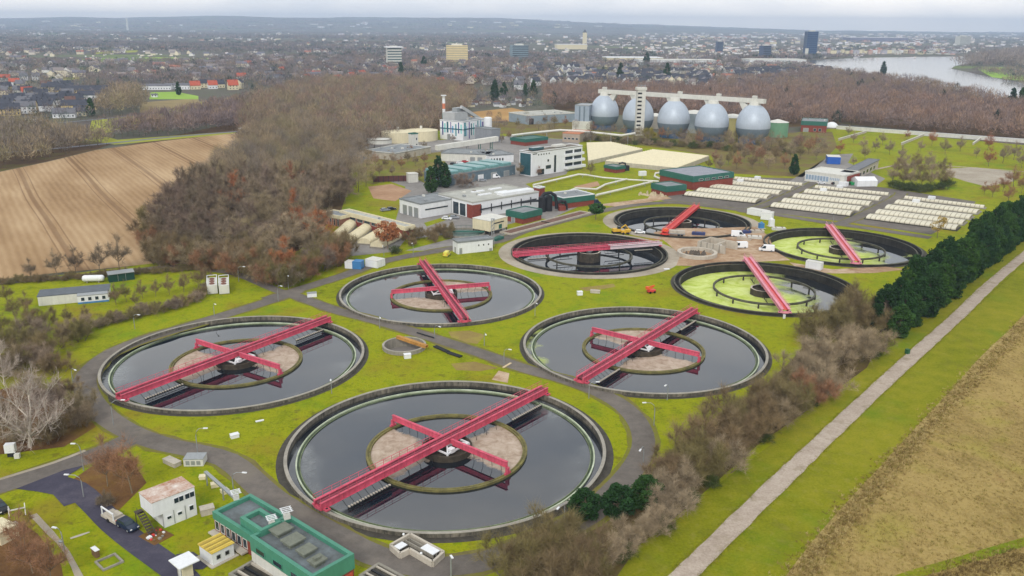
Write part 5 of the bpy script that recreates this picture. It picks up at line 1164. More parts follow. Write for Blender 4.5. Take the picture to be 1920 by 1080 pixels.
MB().bar((1.2, .4, 1.6), (3.6, .4, 3.2), .4).bar((3.6, .4, 3.2), (5.2, .4, 1.2), .32).build('boom', YELLOW, t); MB().box(4.8, 0, .3, 5.7, .8, 1.2).build('bucket', DARK, t)
p = G(1172, 439); t = thing('dumper', 'yellow dumper beside the yellow digger', 'dumper', p, .1)
MB().box(-1.6, -1, .6, .2, 1, 1.5).build('body', YELLOW, t); MB().add([(.3, -1, .9), (1.6, -1, .9), (1.6, 1, .9), (.3, 1, .9), (.1, -1.2, 1.9), (2.2, -1.2, 1.9), (2.2, 1.2, 1.9), (.1, 1.2, 1.9)], [(0, 3, 2, 1), (4, 5, 6, 7), (0, 1, 5, 4), (1, 2, 6, 5), (2, 3, 7, 6), (3, 0, 4, 7)]).build('tub', YELLOW, t)
for x in (-1.0, 1.0):
    for y in (-1, 1): MB().tube([(x, y - .2, .5), (x, y + .2, .5)], .5, 12).build('wheel', BLACK, t)
p = G(1307, 478); t = thing('rubble_ring', 'pale low ring of concrete with dark rubble inside on the works site', 'basin', p); MB().ring(6.0, 7.2, -.1, 1.3, 40).build('wall', PALECONC, t)
mb = MB()
for k in range(30): mb.cyl(random.gauss(0, 2.2), random.gauss(0, 2.2), -.1, random.uniform(.5, 1.6), random.uniform(.4, .9), 6, 0, .2, False)
mb.build('rubble', M('dark_rubble', (96, 88, 80), .95, .3, 1), t)
loc, rz, L, D = frame((1308, 452), (1360, 462), (1312, 446), 3.0)
t = thing('concrete_bay', 'pale roofless concrete bay among the vans on the works site', 'wall', loc, rz); D = 9; mb = MB(); mb.box(0, 0, -.1, L, .5, 3.0); mb.box(0, .5, -.1, .5, D, 3.0); mb.box(L * .55, .5, -.1, L * .55 + .5, D, 2.6); mb.box(0, D, -.1, L, D + .5, 3); mb.build('wall', PALECONC, t)
for k in range(4): MB().box(L * (.12 + .22 * k), -.15, 0, L * (.12 + .22 * k) + .35, 0, 3.1).build('buttress', CONC, t)
for px, py, lab, m in ((1395, 449, 'heap of pale planks behind the middle white van', PALECONC), (1415, 447, 'heap of beige sacks and pipes at the right rear of the works site', OFFWHITE), (1310, 440, 'dark blue stack of boards at the rim of the farthest tank', M('navy_boards', (52, 64, 110), .7)), (1420, 436, 'pile of pale formwork at the far side of the works site', PALECONC), (1395, 437, 'dark blue pallets behind the works-site vans', bpy.data.materials['navy_boards']), (1460, 431, 'pale stack near the far duckweed tank', OFFWHITE)):
    p = G(px, py); t = thing('material_stack', lab, 'stack', p, random.uniform(-.4, .4)); mb = MB()
    for k in range(5): mb.box(-2.6 + random.uniform(-.2, .2), -1.1, k * .22, 2.6 + random.uniform(-.3, .3), 1.1, k * .22 + .18)
    mb.build('boards', m, t); MB().box(-1.4, -1.2, 1.1, -1.2, 1.2, 1.3).box(1.2, -1.2, 1.1, 1.4, 1.2, 1.3).build('batten', WOOD, t)
for px, py, lab, m, h in ((1427, 428, 'blue dome-topped cabin on the grass between the farther tanks', BLUE, 2.2), (1446, 424, 'slim white cabinet beside the blue dome-topped one', WHITE, 3.0)):
    p = G(px, py); t = thing('cabinet', lab, 'cabinet', p, .2); MB().box(-1, -.8, 0, 1, .8, h).build('body', m, t); MB().cyl(0, 0, h, h + .6, .8, 14, 0, .3).build('cap', m, t); MB().box(-1.6, -1.3, -.05, 1.6, 1.3, .12).build('plinth', PALECONC, t)
# misc on the lawns
def crate(label, px, py, sx, sy, h, m, rz=.3, nm='concrete_box', cat='box', lid=None):
    p = G(px, py); t = thing(nm, label, cat, p, rz); MB().box(-sx / 2, -sy / 2, -.05, sx / 2, sy / 2, h).build('body', m, t); MB().box(-sx / 2 - .06, -sy / 2 - .06, h, sx / 2 + .06, sy / 2 + .06, h + .1).build('lid', lid or m, t); return t
crate('low pale concrete box on the grass by the bend of the road', 323, 870, 3.6, 1.5, .8, PALECONC, -.6)
t = crate('wide white louvred plant unit under a lamp post', 367, 868, 3.6, 2.6, 1.4, OFFWHITE, .05, 'plant_unit', 'machine', STEEL)
for k in range(3): MB().box(-1.4 + k * 1.0, -1.36, .3, -.7 + k * 1.0, -1.3, 1.1).build('louvre', STEEL, t)
p, q = G(385, 885, 2.6), G(450, 935, 3.4); t = thing('cable_bridge', 'thin grey cable bridge from the louvred unit to the pump house roof', 'bridge', (p.x, p.y, 0), math.atan2(q.y - p.y, q.x - p.x)); L = Vector((q.x - p.x, q.y - p.y)).length
MB().box(0, -.3, 2.5, L, .3, 2.8).build('tray', STEEL, t)
for k in (0.02, .5, .98): MB().box(L * k - .1, -.1, 0, L * k + .1, .1, 2.5).build('post', STEEL, t)
crate('pale concrete cube at the left wall of the pump house', 389, 962, 2.2, 1.6, 1.1, PALECONC, .5)
crate('small round-edged cream hatch beside the cable bridge', 403, 912, 1.3, 1.1, .6, CREAM, .4, 'hatch', 'hatch')
crate('cream hatch nearer to the pump house corner', 422, 924, 1.2, 1.2, .6, CREAM, .8, 'hatch', 'hatch')
crate('cream hatch below the louvred plant unit', 380, 897, 1.1, 1.1, .5, CREAM, .2, 'hatch', 'hatch')
crate('white drain cover box on the lawn between the road and the foremost tank', 440, 820, 1.6, 1.1, .7, WHITE, .6, 'drain_box')
crate('white plank-like slab lying on the lawn above the foremost tank', 487, 790, 1.6, .4, .12, WHITE, .5, 'slab', 'slab')
crate('white electric box on the grass beside the small round pit', 764, 671, 1.7, 1.2, 1.0, WHITE, .3, 'electric_box')
crate('white site box with a mast on the grass, left of the orange lift', 1087, 553, 1.6, 1.2, 1.1, WHITE, .2, 'site_box')
crate('pale trailer-like box in the grass between the site box and the lift', 1116, 549, 3.0, 1.2, .8, PALECONC, -.2, 'site_box')
crate('white plate lying in the grass under the tank with the bleached bridge', 1250, 505, 1.8, .9, .15, WHITE, .1, 'slab', 'slab')
crate('white trailer standing at the road fork', 585, 556, 2.8, 1.6, 1.2, WHITE, .3, 'trailer', 'trailer', STEEL)
crate('small white sign box on the grass below the nearer duckweed tank', 1470, 597, .6, .4, 1.0, WHITE, .2, 'sign_box')
crate('dark green dog-bin-sized box on the verge beside the gravel path', 1701, 663, .9, .9, 1.1, M('moss_green_paint', (44, 92, 60), .6), .5, 'waste_bin', 'bin')
crate('cream caravan-like hut cut off by the left edge', 5, 1008, 4.2, 3.0, 2.2, CREAM, -.5, 'hut', 'hut', CREAM)
crate('pale broken slab box beside the cream hut', 28, 992, 2.2, 1.6, .6, PALECONC, -.5)
t = crate('small white shelter roof over a bench pit in the lower-left grass', 180, 1042, 1.5, .6, 1.2, WOOD, -.7, 'notice_board', 'board', WHITE)
p = G(205, 1055); t = thing('stone_edging', 'square weathered stone edging round a dug bed in the lower-left grass', 'edging', p, -.75); mb = MB(); mb.box(-1.6, -1.6, 0, 1.6, -1.3, .3); mb.box(-1.6, 1.3, 0, 1.6, 1.6, .3); mb.box(-1.6, -1.3, 0, -1.3, 1.3, .3); mb.box(1.3, -1.3, 0, 1.6, 1.3, .3); mb.build('stones', CONC, t)
p = G(33, 965); t = thing('bike_rack', 'white slatted rack with a blue top rail near the left edge', 'rack', p, .5)
for k in range(4): MB().bar((-1.2, k * .5 - .7, 1.4 - k * .25), (1.2, k * .5 - .7, 1.4 - k * .25), .16).build('rail', BLUE if k == 3 else OFFWHITE, t)
[MB().bar((x, -.8, 0), (x, .8, 1.5), .14).build('upright', OFFWHITE, t) for x in (-1.2, 1.2)]
p = G(215, 974); t = thing('utility_trailer', 'pale flat trailer with a white goal-shaped frame behind the dark blue car', 'trailer', p, -.62)
MB().box(-2.2, -1.1, .35, 2.2, 1.1, .8).build('bed', PALECONC, t); MB().bar((-2.0, -.9, .8), (-2.0, -.9, 2.2), .16).bar((1.4, -.9, .8), (1.4, -.9, 2.0), .16).bar((-2.1, -.9, 2.15), (1.5, -.9, 1.95), .2).build('frame', WHITE, t); MB().box(-.6, -.8, .8, 1.2, .9, 1.2).build('load', PALECONC, t)
for y in (-1.1, 1.1): MB().tube([(0, y - .1, .35), (0, y + .1, .35)], .35, 12).build('wheel', BLACK, t)
p = G(293, 1005); t = thing('rubble_patch', 'square dug patch with red and white debris below the site cabin', 'rubble', p, -.6); MB().box(-2.2, -1.8, -.05, 2.2, 1.8, .07).build('soil', LITTER2, t)
for k in range(14):
    s = random.uniform(.12, .35); x, y = random.uniform(-1.8, 1.8), random.uniform(-1.4, 1.4); MB().box(x - s, y - s * .7, .05, x + s, y + s * .7, .05 + s).build('debris', (RED, WHITE, CONC, WOOD)[k % 4], t)
t = thing('transformer_box', 'white tilted box on a dark frame at the left wood edge', 'box', G(22, 855), .2); MB().box(-.9, -.6, .9, .9, .6, 2.6).build('body', WHITE, t); MB().box(-.6, -.4, 0, .6, .4, .9).build('frame', DARK, t); MB().box(.9, -1.4, 0, 1.8, -.6, .9).build('side_box', OFFWHITE, t)
for px0, py0, px1, py1, lab in ((813, 651, 838, 662, 'dark bundle of pipes by the diagonal road, nearer the round pit'), (838, 663, 862, 671, 'dark bundle of pipes by the diagonal road, after the first'), (782, 625, 815, 635, 'thin dark pipe lying on the far side of the diagonal road')):
    a, b = G(px0, py0), G(px1, py1); d = b - a; t = thing('pipe_bundle', lab, 'pipes', a, math.atan2(d.y, d.x)); mb = MB(); n = 1 if 'thin' in lab else 3
    for k in range(n): mb.tube([(0, k * .45, .22), (d.length, k * .45, .22)], .2, 8)
    mb.build('tubes', DARK, t)
    for u in (.25, .75): MB().box(d.length * u, -.3, -.02, d.length * u + .2, .45 * n, .12).build('sleeper', WOOD, t)
a, b = G(943, 690), G(958, 681); d = b - a; t = thing('road_ramp', 'short pale ramp strip laid across the diagonal road', 'ramp', a, math.atan2(d.y, d.x)); MB().box(0, -.3, .05, d.length, .3, .14).build('board', M('pale_ochre_board', (196, 176, 140), .8), t)
for i, (x, y, rt, r_, lab) in enumerate(((757, 1006, 0, .2, 'white globe lamp on a short post beside the L-shaped basin, left one'), (790, 1042, 0, .2, 'white globe lamp on a short post in front of the L-shaped basin'))):
    p = G(x, y + 8); t = thing('globe_lamp', lab, 'lamp', p); MB().cyl(0, 0, 0, 1.0, .05, 8).build('post', STEEL, t); mb = MB(); mb.lathe([(.22 * math.sin(a * PI / 8), 1.2 - .22 * math.cos(a * PI / 8)) for a in range(9)], 12); mb.build('globe', WHITE, t)
# ------------------------------------------------------------------ street lamps
def lamp(label, base, head, two=False, straight=False):
    b = G(*base); dep = (b - Vector((0, 0, CAMZ))).dot(CF)
    h = min(9.0, max(4.0, (base[1] - head[1]) * dep / FPX / math.cos(PITCH + .1) * 1.02))
    tip = G(head[0], head[1], h); v = Vector((tip.x - b.x, tip.y - b.y)); ln = max(.9, min(2.4, v.length)); rz = math.atan2(v.y, v.x)
    t = thing('street_lamp', label, 'street lamp', b, rz, 'curved street lamps')
    pts = [(0, 0, 0), (0, 0, h * .72), (ln * .12, 0, h * .88), (ln * .45, 0, h * .985), (ln, 0, h)] if not straight else [(0, 0, 0), (0, 0, h * .5), (0, 0, h)]
    MB().tube(pts, [.1, .08, .07, .06, .05] if not straight else [.13, .12, .1], 8).build('mast', STEEL, t)
    x = ln if not straight else 0
    MB().box(x - .1, -.16, h - .05, x + .75, .16, h + .09).build('lamp_head', WHITE, t)
    if two: MB().tube([(0, 0, h * .72), (-.5, .8, h * .74), (-.9, 1.3, h * .76)], .05, 6).box(-1.3, 1.1, h * .76 - .05, -.7, 1.5, h * .76 + .08).build('side_arm', STEEL, t)
    return t
for lab, b, hd, *k in (('lamp at the near corner of the left side road, leaning towards the bare trees', (157, 882), (143, 832)), ('lamp with a long arm over the mouth of the fresh dark drive', (157, 932), (128, 890)),
                       ('double-armed lamp in the brown grass at the lower left', (123, 1045), (105, 990), True), ('lamp curving over the road below the left end of the long pink bridge', (213, 797), (229, 750)),
                       ('lamp standing by the wide louvred plant unit', (371, 852), (382, 803)), ('lamp between the cable bridge and the foremost tank', (438, 922), (455, 886)),
                       ('straight white post lamp at the bottom edge, right of the L-shaped basin', (846, 1085), (846, 1043), False, True), ('thin lamp on the lawn between the bend tank and the foremost tank', (622, 738), (620, 712)),
                       ('lamp before the near end of the bridge beside the ramp strip', (1104, 747), (1118, 716)), ('thin lamp at the right of the tank beside the brown hedge, on its near rim', (1251, 750), (1249, 722)),
                       ('lamp inside the curve of the road right of the foremost tank', (1226, 798), (1211, 755)), ('lamp leaning out of the brown hedge at the right of the foremost tank', (1206, 868), (1194, 854)),
                       ('lamp leaning out of the brown bushes at the lower right of the foremost tank', (1058, 978), (1043, 957)), ('lamp on the far side of the diagonal road above the round pit', (815, 635), (823, 612)),
                       ('lamp at the pale ramp strip on the diagonal road', (945, 682), (954, 655)), ('lamp by the pair of air handling units', (448, 528), (457, 500)), ('lamp in the middle of the road fork', (522, 565), (526, 536)),
                       ('lamp at the wood corner above the road fork', (541, 541), (540, 517)), ('thin lamp where the diagonal road passes the tank with the mirrored tree', (712, 616), (713, 597)),
                       ('lamp right of the tank with the mirrored tree', (1003, 592), (1005, 568)), ('lamp under the orange tree', (775, 479), (773, 456)), ('lamp at the corner of the brick shed yard', (720, 481), (718, 461)),
                       ('lamp on the left lawn above the bend road', (253, 617), (258, 590)), ('lamp at the outer left of the bend road', (137, 718), (147, 698)), ('lamp below the air handling units on the lawn', (402, 592), (403, 570)),
                       ('lamp in front of the middle block of cream covers', (1562, 418), (1561, 400)), ('lamp on the far lawn beside the lone pipes', (908, 648), (912, 630))):
    lamp(lab, b, hd, *k)
# ------------------------------------------------------------------ vegetation
def veg_mat(name, cols, rough=.9, vert=None, trans=0):
    """per-object tint (random) + small-scale mottling"""
    m = bpy.data.materials.new(name); t = NT(m)
    oi = t.n('ShaderNodeObjectInfo').outputs['Random']; n = len(cols)
    a = t.ramp(oi, [(i / max(1, n - 1), lin(c)) for i, c in enumerate(cols)])
    f = t.noise(t.obj(), .45, 4, .65); g = t.noise(t.obj(), 3.0, 2)
    f = t.math('ADD', t.math('MULTIPLY', f, .7), t.math('MULTIPLY', g, .3))
    k = t.ramp(f, [(.36, .62), (.5, 1.0), (.66, 1.35)])
    t.base(t.mix(1.0, a, k, 'MULTIPLY')); t.b.inputs['Roughness'].default_value = rough; t.b.inputs['Specular IOR Level'].default_value = .12
    return m
BARK = veg_mat('grey_brown_bark', [(124, 110, 92), (136, 122, 102), (112, 100, 86)])
TWIG = veg_mat('bare_twigs', [(146, 130, 106), (160, 144, 116), (140, 124, 110), (154, 140, 106), (144, 126, 112), (172, 154, 126)])
TWIGRED = veg_mat('reddish_twigs', [(148, 112, 86), (158, 118, 88), (142, 110, 90)])
TWIGOLIVE = veg_mat('olive_brown_scrub', [(132, 118, 86), (122, 114, 72), (140, 120, 90), (120, 106, 78), (134, 114, 88)])
TWIGPALE = veg_mat('pale_seed_heads', [(162, 146, 122), (152, 136, 110), (172, 154, 128)])
BIRCH = veg_mat('pale_grey_bark', [(196, 186, 172), (186, 176, 164)])
BIRCHTW = veg_mat('pale_grey_twigs', [(176, 162, 150), (168, 154, 144)])
TWIGDK = veg_mat('purple_brown_twigs', [(124, 108, 94), (130, 112, 98), (118, 106, 88), (136, 120, 98), (126, 108, 98)])
RUST = veg_mat('rust_orange_leaves', [(170, 112, 74), (160, 106, 76), (152, 98, 76)])
PINEM = veg_mat('dark_green_needles', [(46, 76, 36), (38, 66, 36), (58, 88, 36), (32, 56, 30)])
IVY = veg_mat('dark_ivy_leaves', [(76, 90, 44), (84, 96, 46), (64, 80, 40)])
LIME = veg_mat('yellow_green_leaves', [(138, 140, 44), (150, 140, 52)])
def prism_segments(segs, sides=4):
    """segs: list of (p, q, r0, r1) -> vertex/quad arrays"""
    P = np.array([s[0] for s in segs]); Q = np.array([s[1] for s in segs]); r0 = np.array([s[2] for s in segs]); r1 = np.array([s[3] for s in segs])
    T = Q - P; T /= np.linalg.norm(T, axis=1, keepdims=True) + 1e-9
    A = np.where(np.abs(T[:, 2:3]) < .9, np.array([[0, 0, 1.]]), np.array([[1., 0, 0]]))
    U = np.cross(T, A); U /= np.linalg.norm(U, axis=1, keepdims=True); W = np.cross(T, U)
    vs = []
    for base, r in ((P, r0), (Q, r1)):
        for k in range(sides):
            a = 2 * PI * k / sides; vs.append(base + (U * math.cos(a) + W * math.sin(a)) * r[:, None])
    V = np.stack(vs, 1).reshape(-1, 3); n = len(segs); b = np.arange(n)[:, None] * 2 * sides
    F = np.concatenate([b + np.array([[k, (k + 1) % sides, sides + (k + 1) % sides, sides + k]]) for k in range(sides)], 0)
    return V, F
def slivers(rng, P, D, L, Wd):
    """thin triangles from P along D"""
    n = len(P); D = D / (np.linalg.norm(D, axis=1, keepdims=True) + 1e-9)
    S = np.cross(D, rng.normal(size=(n, 3))); S /= np.linalg.norm(S, axis=1, keepdims=True) + 1e-9
    V = np.stack([P - S * Wd[:, None] / 2, P + S * Wd[:, None] / 2, P + D * L[:, None]], 1).reshape(-1, 3)
    return V, np.arange(3 * n).reshape(-1, 3)
def flakes(rng, P, size, flat=.0):
    """small random quads (leaf clumps)"""
    n = len(P); N_ = rng.normal(size=(n, 3)); N_[:, 2] += flat; N_ /= np.linalg.norm(N_, axis=1, keepdims=True)
    U = np.cross(N_, rng.normal(size=(n, 3))); U /= np.linalg.norm(U, axis=1, keepdims=True); W = np.cross(N_, U)
    a = (size * rng.uniform(.6, 1.3, n))[:, None]; b = a * rng.uniform(.5, .9, n)[:, None]
    V = np.stack([P - U * a, P - W * b, P + U * a, P + W * b], 1).reshape(-1, 3)
    return V, np.arange(4 * n).reshape(-1, 4)
def grow(rng, H, R, limbs=5, sub=5, sub2=5, trunk=.32, r0=.22, up=.55, stems=1, spread=.0):
    segs = []; tips = []
    for s in range(stems):
        base = np.array([rng.normal() * spread, rng.normal() * spread, -.1]); lean = np.array([rng.normal() * .06, rng.normal() * .06, 1.0])
        if stems > 1: lean = np.array([base[0] * .35 / max(spread, .1), base[1] * .35 / max(spread, .1), 1.0])
        lean /= np.linalg.norm(lean); th = H * trunk * rng.uniform(.85, 1.15); top = base + lean * th
        segs.append((base, top, r0, r0 * .8))
        lead = top + lean * (H - th) * .55; segs.append((top, lead, r0 * .7, r0 * .25)); 
        for i in range(limbs + 1):
            a = 2 * PI * (i + rng.uniform(-.3, .3)) / limbs
            if i == limbs: p = lead; d = np.array([0, 0, 1.0]); L = (H - th) * .35
            else:
                p = top + lean * (H - th) * .5 * rng.uniform(0, .8) * (i % 2) * 1.0
                d = np.array([math.cos(a), math.sin(a), up * rng.uniform(.6, 1.7)]); L = R * rng.uniform(.6, .95)
            d /= np.linalg.norm(d); q = p + d * L; segs.append((p, q, r0 * .45, r0 * .2))
            for j in range(sub):
                u = rng.uniform(.3, 1.0); b = p + d * L * u
                e = d * .6 + rng.normal(size=3) * .55 + np.array([0, 0, .45]); e /= np.linalg.norm(e); l2 = R * rng.uniform(.3, .55)
                c = b + e * l2; segs.append((b, c, r0 * .18, r0 * .08)); tips.append((b, c, e)); tips.append((b, c, e))
                for k in range(sub2):
                    u2 = rng.uniform(.25, 1.0); b2 = b + e * l2 * u2
                    g = e * .6 + rng.normal(size=3) * .6 + np.array([0, 0, .35]); g /= np.linalg.norm(g); l3 = R * rng.uniform(.16, .32)
                    c2 = b2 + g * l3; segs.append((b2, c2, r0 * .07, r0 * .03)); tips.append((b2, c2, g))
    return segs, tips
def bare_proto(seed, H, R, ntw, tl, tw, **kw):
    rng = np.random.default_rng(seed); segs, tips = grow(rng, H, R, **kw)
    Vw, Fw = prism_segments(segs, 4)
    B = np.array([t[0] for t in tips]); C = np.array([t[1] for t in tips]); Dd = np.array([t[2] for t in tips])
    idx = rng.integers(0, len(tips), ntw); u = rng.uniform(.1, 1, ntw)[:, None]
    P = B[idx] * (1 - u) + C[idx] * u; D = Dd[idx] * .7 + rng.normal(size=(ntw, 3)) * .6 + np.array([0, 0, .3])
    Vt, Ft = slivers(rng, P, D, tl * rng.uniform(.5, 1.3, ntw), tw * rng.uniform(.6, 1.4, ntw))
    return (Vw, Fw), (Vt, Ft)
_protos = {}
def proto(key, make, mats):
    """meshes for trunk and crown, shared by every copy of this kind of tree"""
    if key not in _protos:
        (Vw, Fw), (Vt, Ft) = make(); _protos[key] = (np_mesh('trunk', Vw, Fw, [mats[0]]), np_mesh('crown', Vt, Ft, [mats[1]]))
    return _protos[key]
def plant(name, label, cat, key, make, mats, loc, scale=1.0, rz=None, group=None):
    a, b = proto(key, make, mats)
    t = thing(name, label, cat, loc, random.uniform(0, 6.28) if rz is None else rz, group)
    t.scale = scale if hasattr(scale, '__len__') else (scale,) * 3
    link(a, 'trunk' if cat == 'tree' else 'stems', t); link(b, 'crown' if cat == 'tree' else 'foliage', t); return t
def leafy(seed, H, R, n, size, zlow=.25, lumps=40, squash=1.0, trunk_r=.2, cone=0):
    rng = np.random.default_rng(seed)
    segs = [((0, 0, -.1), (0, 0, H * .8), trunk_r, trunk_r * .3)]; C = []
    for k in range(lumps):
        v = rng.normal(size=3); v /= np.linalg.norm(v); s = rng.uniform(.55, .95)
        z = (v[2] * .5 + .5); f = 1 - cone * z
        c = np.array([v[0] * R * s * f, v[1] * R * s * f, H * (zlow + (1 - zlow) * z * .93)]); C.append((c, R * rng.uniform(.2, .34) * (1 - .4 * cone * z)))
        segs.append(((0, 0, c[2] * .8), tuple(c), trunk_r * .25, .02))
    Vw, Fw = prism_segments([(np.array(p), np.array(q), a, b) for p, q, a, b in segs], 5)
    idx = rng.integers(0, lumps, n); cc = np.array([c[0] for c in C])[idx]; rr = np.array([c[1] for c in C])[idx]
    d = rng.normal(size=(n, 3)); d /= np.linalg.norm(d, axis=1, keepdims=True); P = cc + d * (rr * rng.uniform(.45, 1.1, n))[:, None] * np.array([1, 1, squash])
    return (Vw, Fw), flakes(rng, P, size, .5)
mk_bare = lambda s: (lambda: bare_proto(100 + s, 16, 5.8, 5600, 1.7, .055, limbs=7, sub=6, sub2=5, up=.8, trunk=.2))
mk_small = lambda s: (lambda: bare_proto(200 + s, 8.5, 3.4, 3600, 1.25, .03, limbs=8, sub=6, sub2=5, trunk=.26, r0=.13, up=.95))
mk_shrub = lambda s: (lambda: bare_proto(300 + s, 5.0, 2.6, 7000, 1.25, .032, stems=5, limbs=4, sub=4, sub2=4, trunk=.12, r0=.09, up=.8, spread=.8))
mk_low = lambda s: (lambda: bare_proto(350 + s, 2.6, 2.0, 4200, .9, .03, stems=5, limbs=4, sub=4, sub2=3, trunk=.1, r0=.06, up=.5, spread=.7))
# ---- wood between the ploughed field and the plant: individual trees
def scatter(poly_px, cell, jit=.42, seed=1):
    P = [G2(*p) for p in poly_px]; xs = [p[0] for p in P]; ys = [p[1] for p in P]; rng = np.random.default_rng(seed); out = []
    y = min(ys)
    while y < max(ys):
        x = min(xs)
        while x < max(xs):
            a, b = x + rng.uniform(-jit, jit) * cell, y + rng.uniform(-jit, jit) * cell
            if in_poly(a, b, P): out.append((a, b))
            x += cell
        y += cell
    return out
WOODP = [(298, 436), (356, 366), (438, 314), (466, 268), (560, 240), (690, 288), (655, 330), (690, 348), (655, 392), (592, 398), (592, 424), (606, 452), (616, 474), (598, 492), (545, 528), (500, 520), (440, 506), (370, 488), (318, 486), (300, 470)]
wood = sorted(scatter(WOODP, 8.2, seed=3), key=lambda p: p[1])
NW = min(128, len(wood))
for i, (x, y) in enumerate(wood[:NW]):
    k = i % 6; red = (i * 7) % 23 == 0
    px, py = PX(x, y)
    s = random.uniform(.8, 1.18); edge = py > 455; tm = RUST if red else (TWIGDK if px < 430 + random.uniform(-60, 60) or py < 380 else TWIG)
    t = plant('bare_tree', 'leafless brown tree in the wood between the ploughed field and the plant', 'tree', ('bare', k, tm.name), mk_bare(k), (BARK, tm), (x, y, 0), (s * random.uniform(.9, 1.15), s * random.uniform(.9, 1.15), s * (.8 if edge else 1)), group='bare trees of the wood beside the ploughed field')
    if red: t['label'] = 'leafless tree of rusty orange tint in the wood beside the ploughed field'; t['group'] = 'rust-tinted trees of the wood beside the ploughed field'
EDGE = [(300, 494), (318, 497), (336, 499), (354, 501), (372, 503), (390, 505), (408, 508), (440, 514), (458, 518), (476, 523), (494, 529), (512, 535), (530, 538), (548, 534), (566, 525), (584, 516), (602, 507), (620, 498), (636, 490), (628, 490), (618, 476), (298, 488), (290, 478), (284, 462), (282, 446), (286, 432), (306, 420), (322, 402), (340, 382), (362, 358)]
# ---- single trees and shrubs, survey positions
def bt(label, px, py, s=1.0, kind='small', k=0, mats=None, group=None, sx=1):
    mk = {'small': mk_small, 'bare': mk_bare}[kind]; mats = mats or (BARK, TWIG)
    return plant('bare_tree', label, 'tree', (kind, k, mats[1].name), mk(k), mats, G(px, py), (s * sx, s * sx, s), group=group)
bt('reddish leafless tree left of the site cabin, nearer the left side road', 202, 912, 1.08, 'small', 0, (BARK, TWIGRED)); bt('reddish leafless tree left of the site cabin, nearer the louvred unit', 248, 925, 1.15, 'small', 1, (BARK, TWIGRED))
bt('leafless reddish tree cut off by the bottom edge at the far left', 62, 1075, .95, 'small', 2, (BARK, TWIGRED)); bt('thin leafless tree below the cream hut at the left edge', 40, 1030, .8, 'small', 3, (BARK, TWIGRED)); bt('low reddish tree at the bottom-left corner', 95, 1095, .9, 'small', 1, (BARK, TWIGRED))
plant('pale_tree', 'big pale grey leafless tree with a broad crown at the left edge', 'tree', 'pale', lambda: bare_proto(77, 14.5, 8.6, 5200, 1.5, .05, limbs=8, sub=7, sub2=6, trunk=.17, r0=.42, up=.75), (BIRCH, BIRCHTW), G(56, 838), 1.0, .4)
plant('pale_tree', 'smaller pale leafless tree behind the big pale one at the left edge', 'tree', 'pale2', lambda: bare_proto(78, 9, 5.0, 2600, 1.3, .05, limbs=6, trunk=.2, r0=.25, up=.8), (BIRCH, BIRCHTW), G(8, 720), 1.0, 1.4)
for i, (px, py, s, lab) in enumerate(((58, 524, .75, 'smallest leafless roadside tree along the field edge, leftmost of the row'), (107, 516, .95, 'second leafless roadside tree along the field edge from the left'), (142, 513, 1.0, 'third leafless roadside tree along the field edge, above the barrack'), (186, 511, 1.1, 'leafless roadside tree above the white gas tank'), (224, 506, 1.3, 'tallest leafless roadside tree, above the dark green container'))): bt(lab, px, py, s, 'small', i % 4, (BARK, BARK), 'leafless trees along the field edge')
for i, (px, py, s) in enumerate(((218, 572, .7), (238, 566, .7), (268, 560, .65), (292, 556, .6), (318, 553, .7), (345, 548, .75), (372, 540, .8), (385, 535, .7), (255, 575, .5), (30, 600, .8), (60, 612, .8), (15, 570, .7), (50, 588, .7), (130, 610, .6), (160, 600, .5), (8, 630, .8), (40, 640, .9))):
    bt('thin olive-tinted leafless sapling around the left compound', px, py, s, 'small', i % 4, (BARK, TWIGOLIVE), 'saplings around the left compound')
def shrub(label, px, py, s, k=0, m=None, group=None, low=False, sx=1):
    m = m or TWIGOLIVE; return plant('shrub', label, 'shrub', ('low' if low else 'shrub', k, m.name), (mk_low if low else mk_shrub)(k), (BARK, m), G(px, py), (s * sx, s * sx, s), group=group)
for i, (px, py, s) in enumerate(((20, 660, 1.3), (60, 650, 1.3), (95, 670, 1.2), (120, 640, 1.0), (150, 640, 1.0), (170, 622, .9), (110, 700, .9), (75, 690, 1.2), (30, 690, 1.2), (140, 780, 1.1), (120, 810, 1.0), (155, 800, .9), (95, 830, 1.0), (30, 835, .9), (5, 800, 1.2), (100, 765, 1.1), (85, 615, 1.0), (10, 700, 1.2), (135, 740, .7), (60, 740, 1.1))):
    shrub('brown leafless shrub in the thicket at the left edge', px, py, s, i % 4, [TWIGOLIVE, TWIG][i % 2], 'shrubs of the left thicket')
for i, (px, py, s) in enumerate(((185, 612, .8), (205, 606, .9), (228, 602, .9), (250, 596, .95), (272, 592, .95), (295, 586, 1.0), (318, 580, 1.0), (340, 573, 1.0), (360, 565, .95), (378, 556, .9), (388, 545, .8), (215, 596, .7), (265, 582, .7))):
    shrub('dark brown hedge bush in the hedge below the left compound', px, py, s, i % 4, [TWIGOLIVE, TWIG][(i + 1) % 2], 'hedge bushes below the left compound', True, 1.25)
for i in range(26):
    px = -10 + i * 16; shrub('low scrub bush along the field lane', px, 533 - px * .075 + random.uniform(-2, 2), random.uniform(.5, .8), i % 4, TWIGOLIVE, 'low scrub along the field lane', True, 1.3)
plant('leaf_pile_bush', 'dark low bush in the brown leaf bed left of the site cabin', 'shrub', ('low', 1, 'dk'), mk_low(1), (BARK, BARK), G(197, 948), .7)
plant('autumn_tree', 'round tree with rust-orange leaves in front of the brick shed', 'tree', 'orange', lambda: leafy(41, 10, 4.6, 3200, .3, .35, 46, .9, .25), (BARK, RUST), G(727, 466), 1.0)
shrub('dark green bush at the foot of the orange tree', 740, 475, 1.0, 0, IVY, low=True)
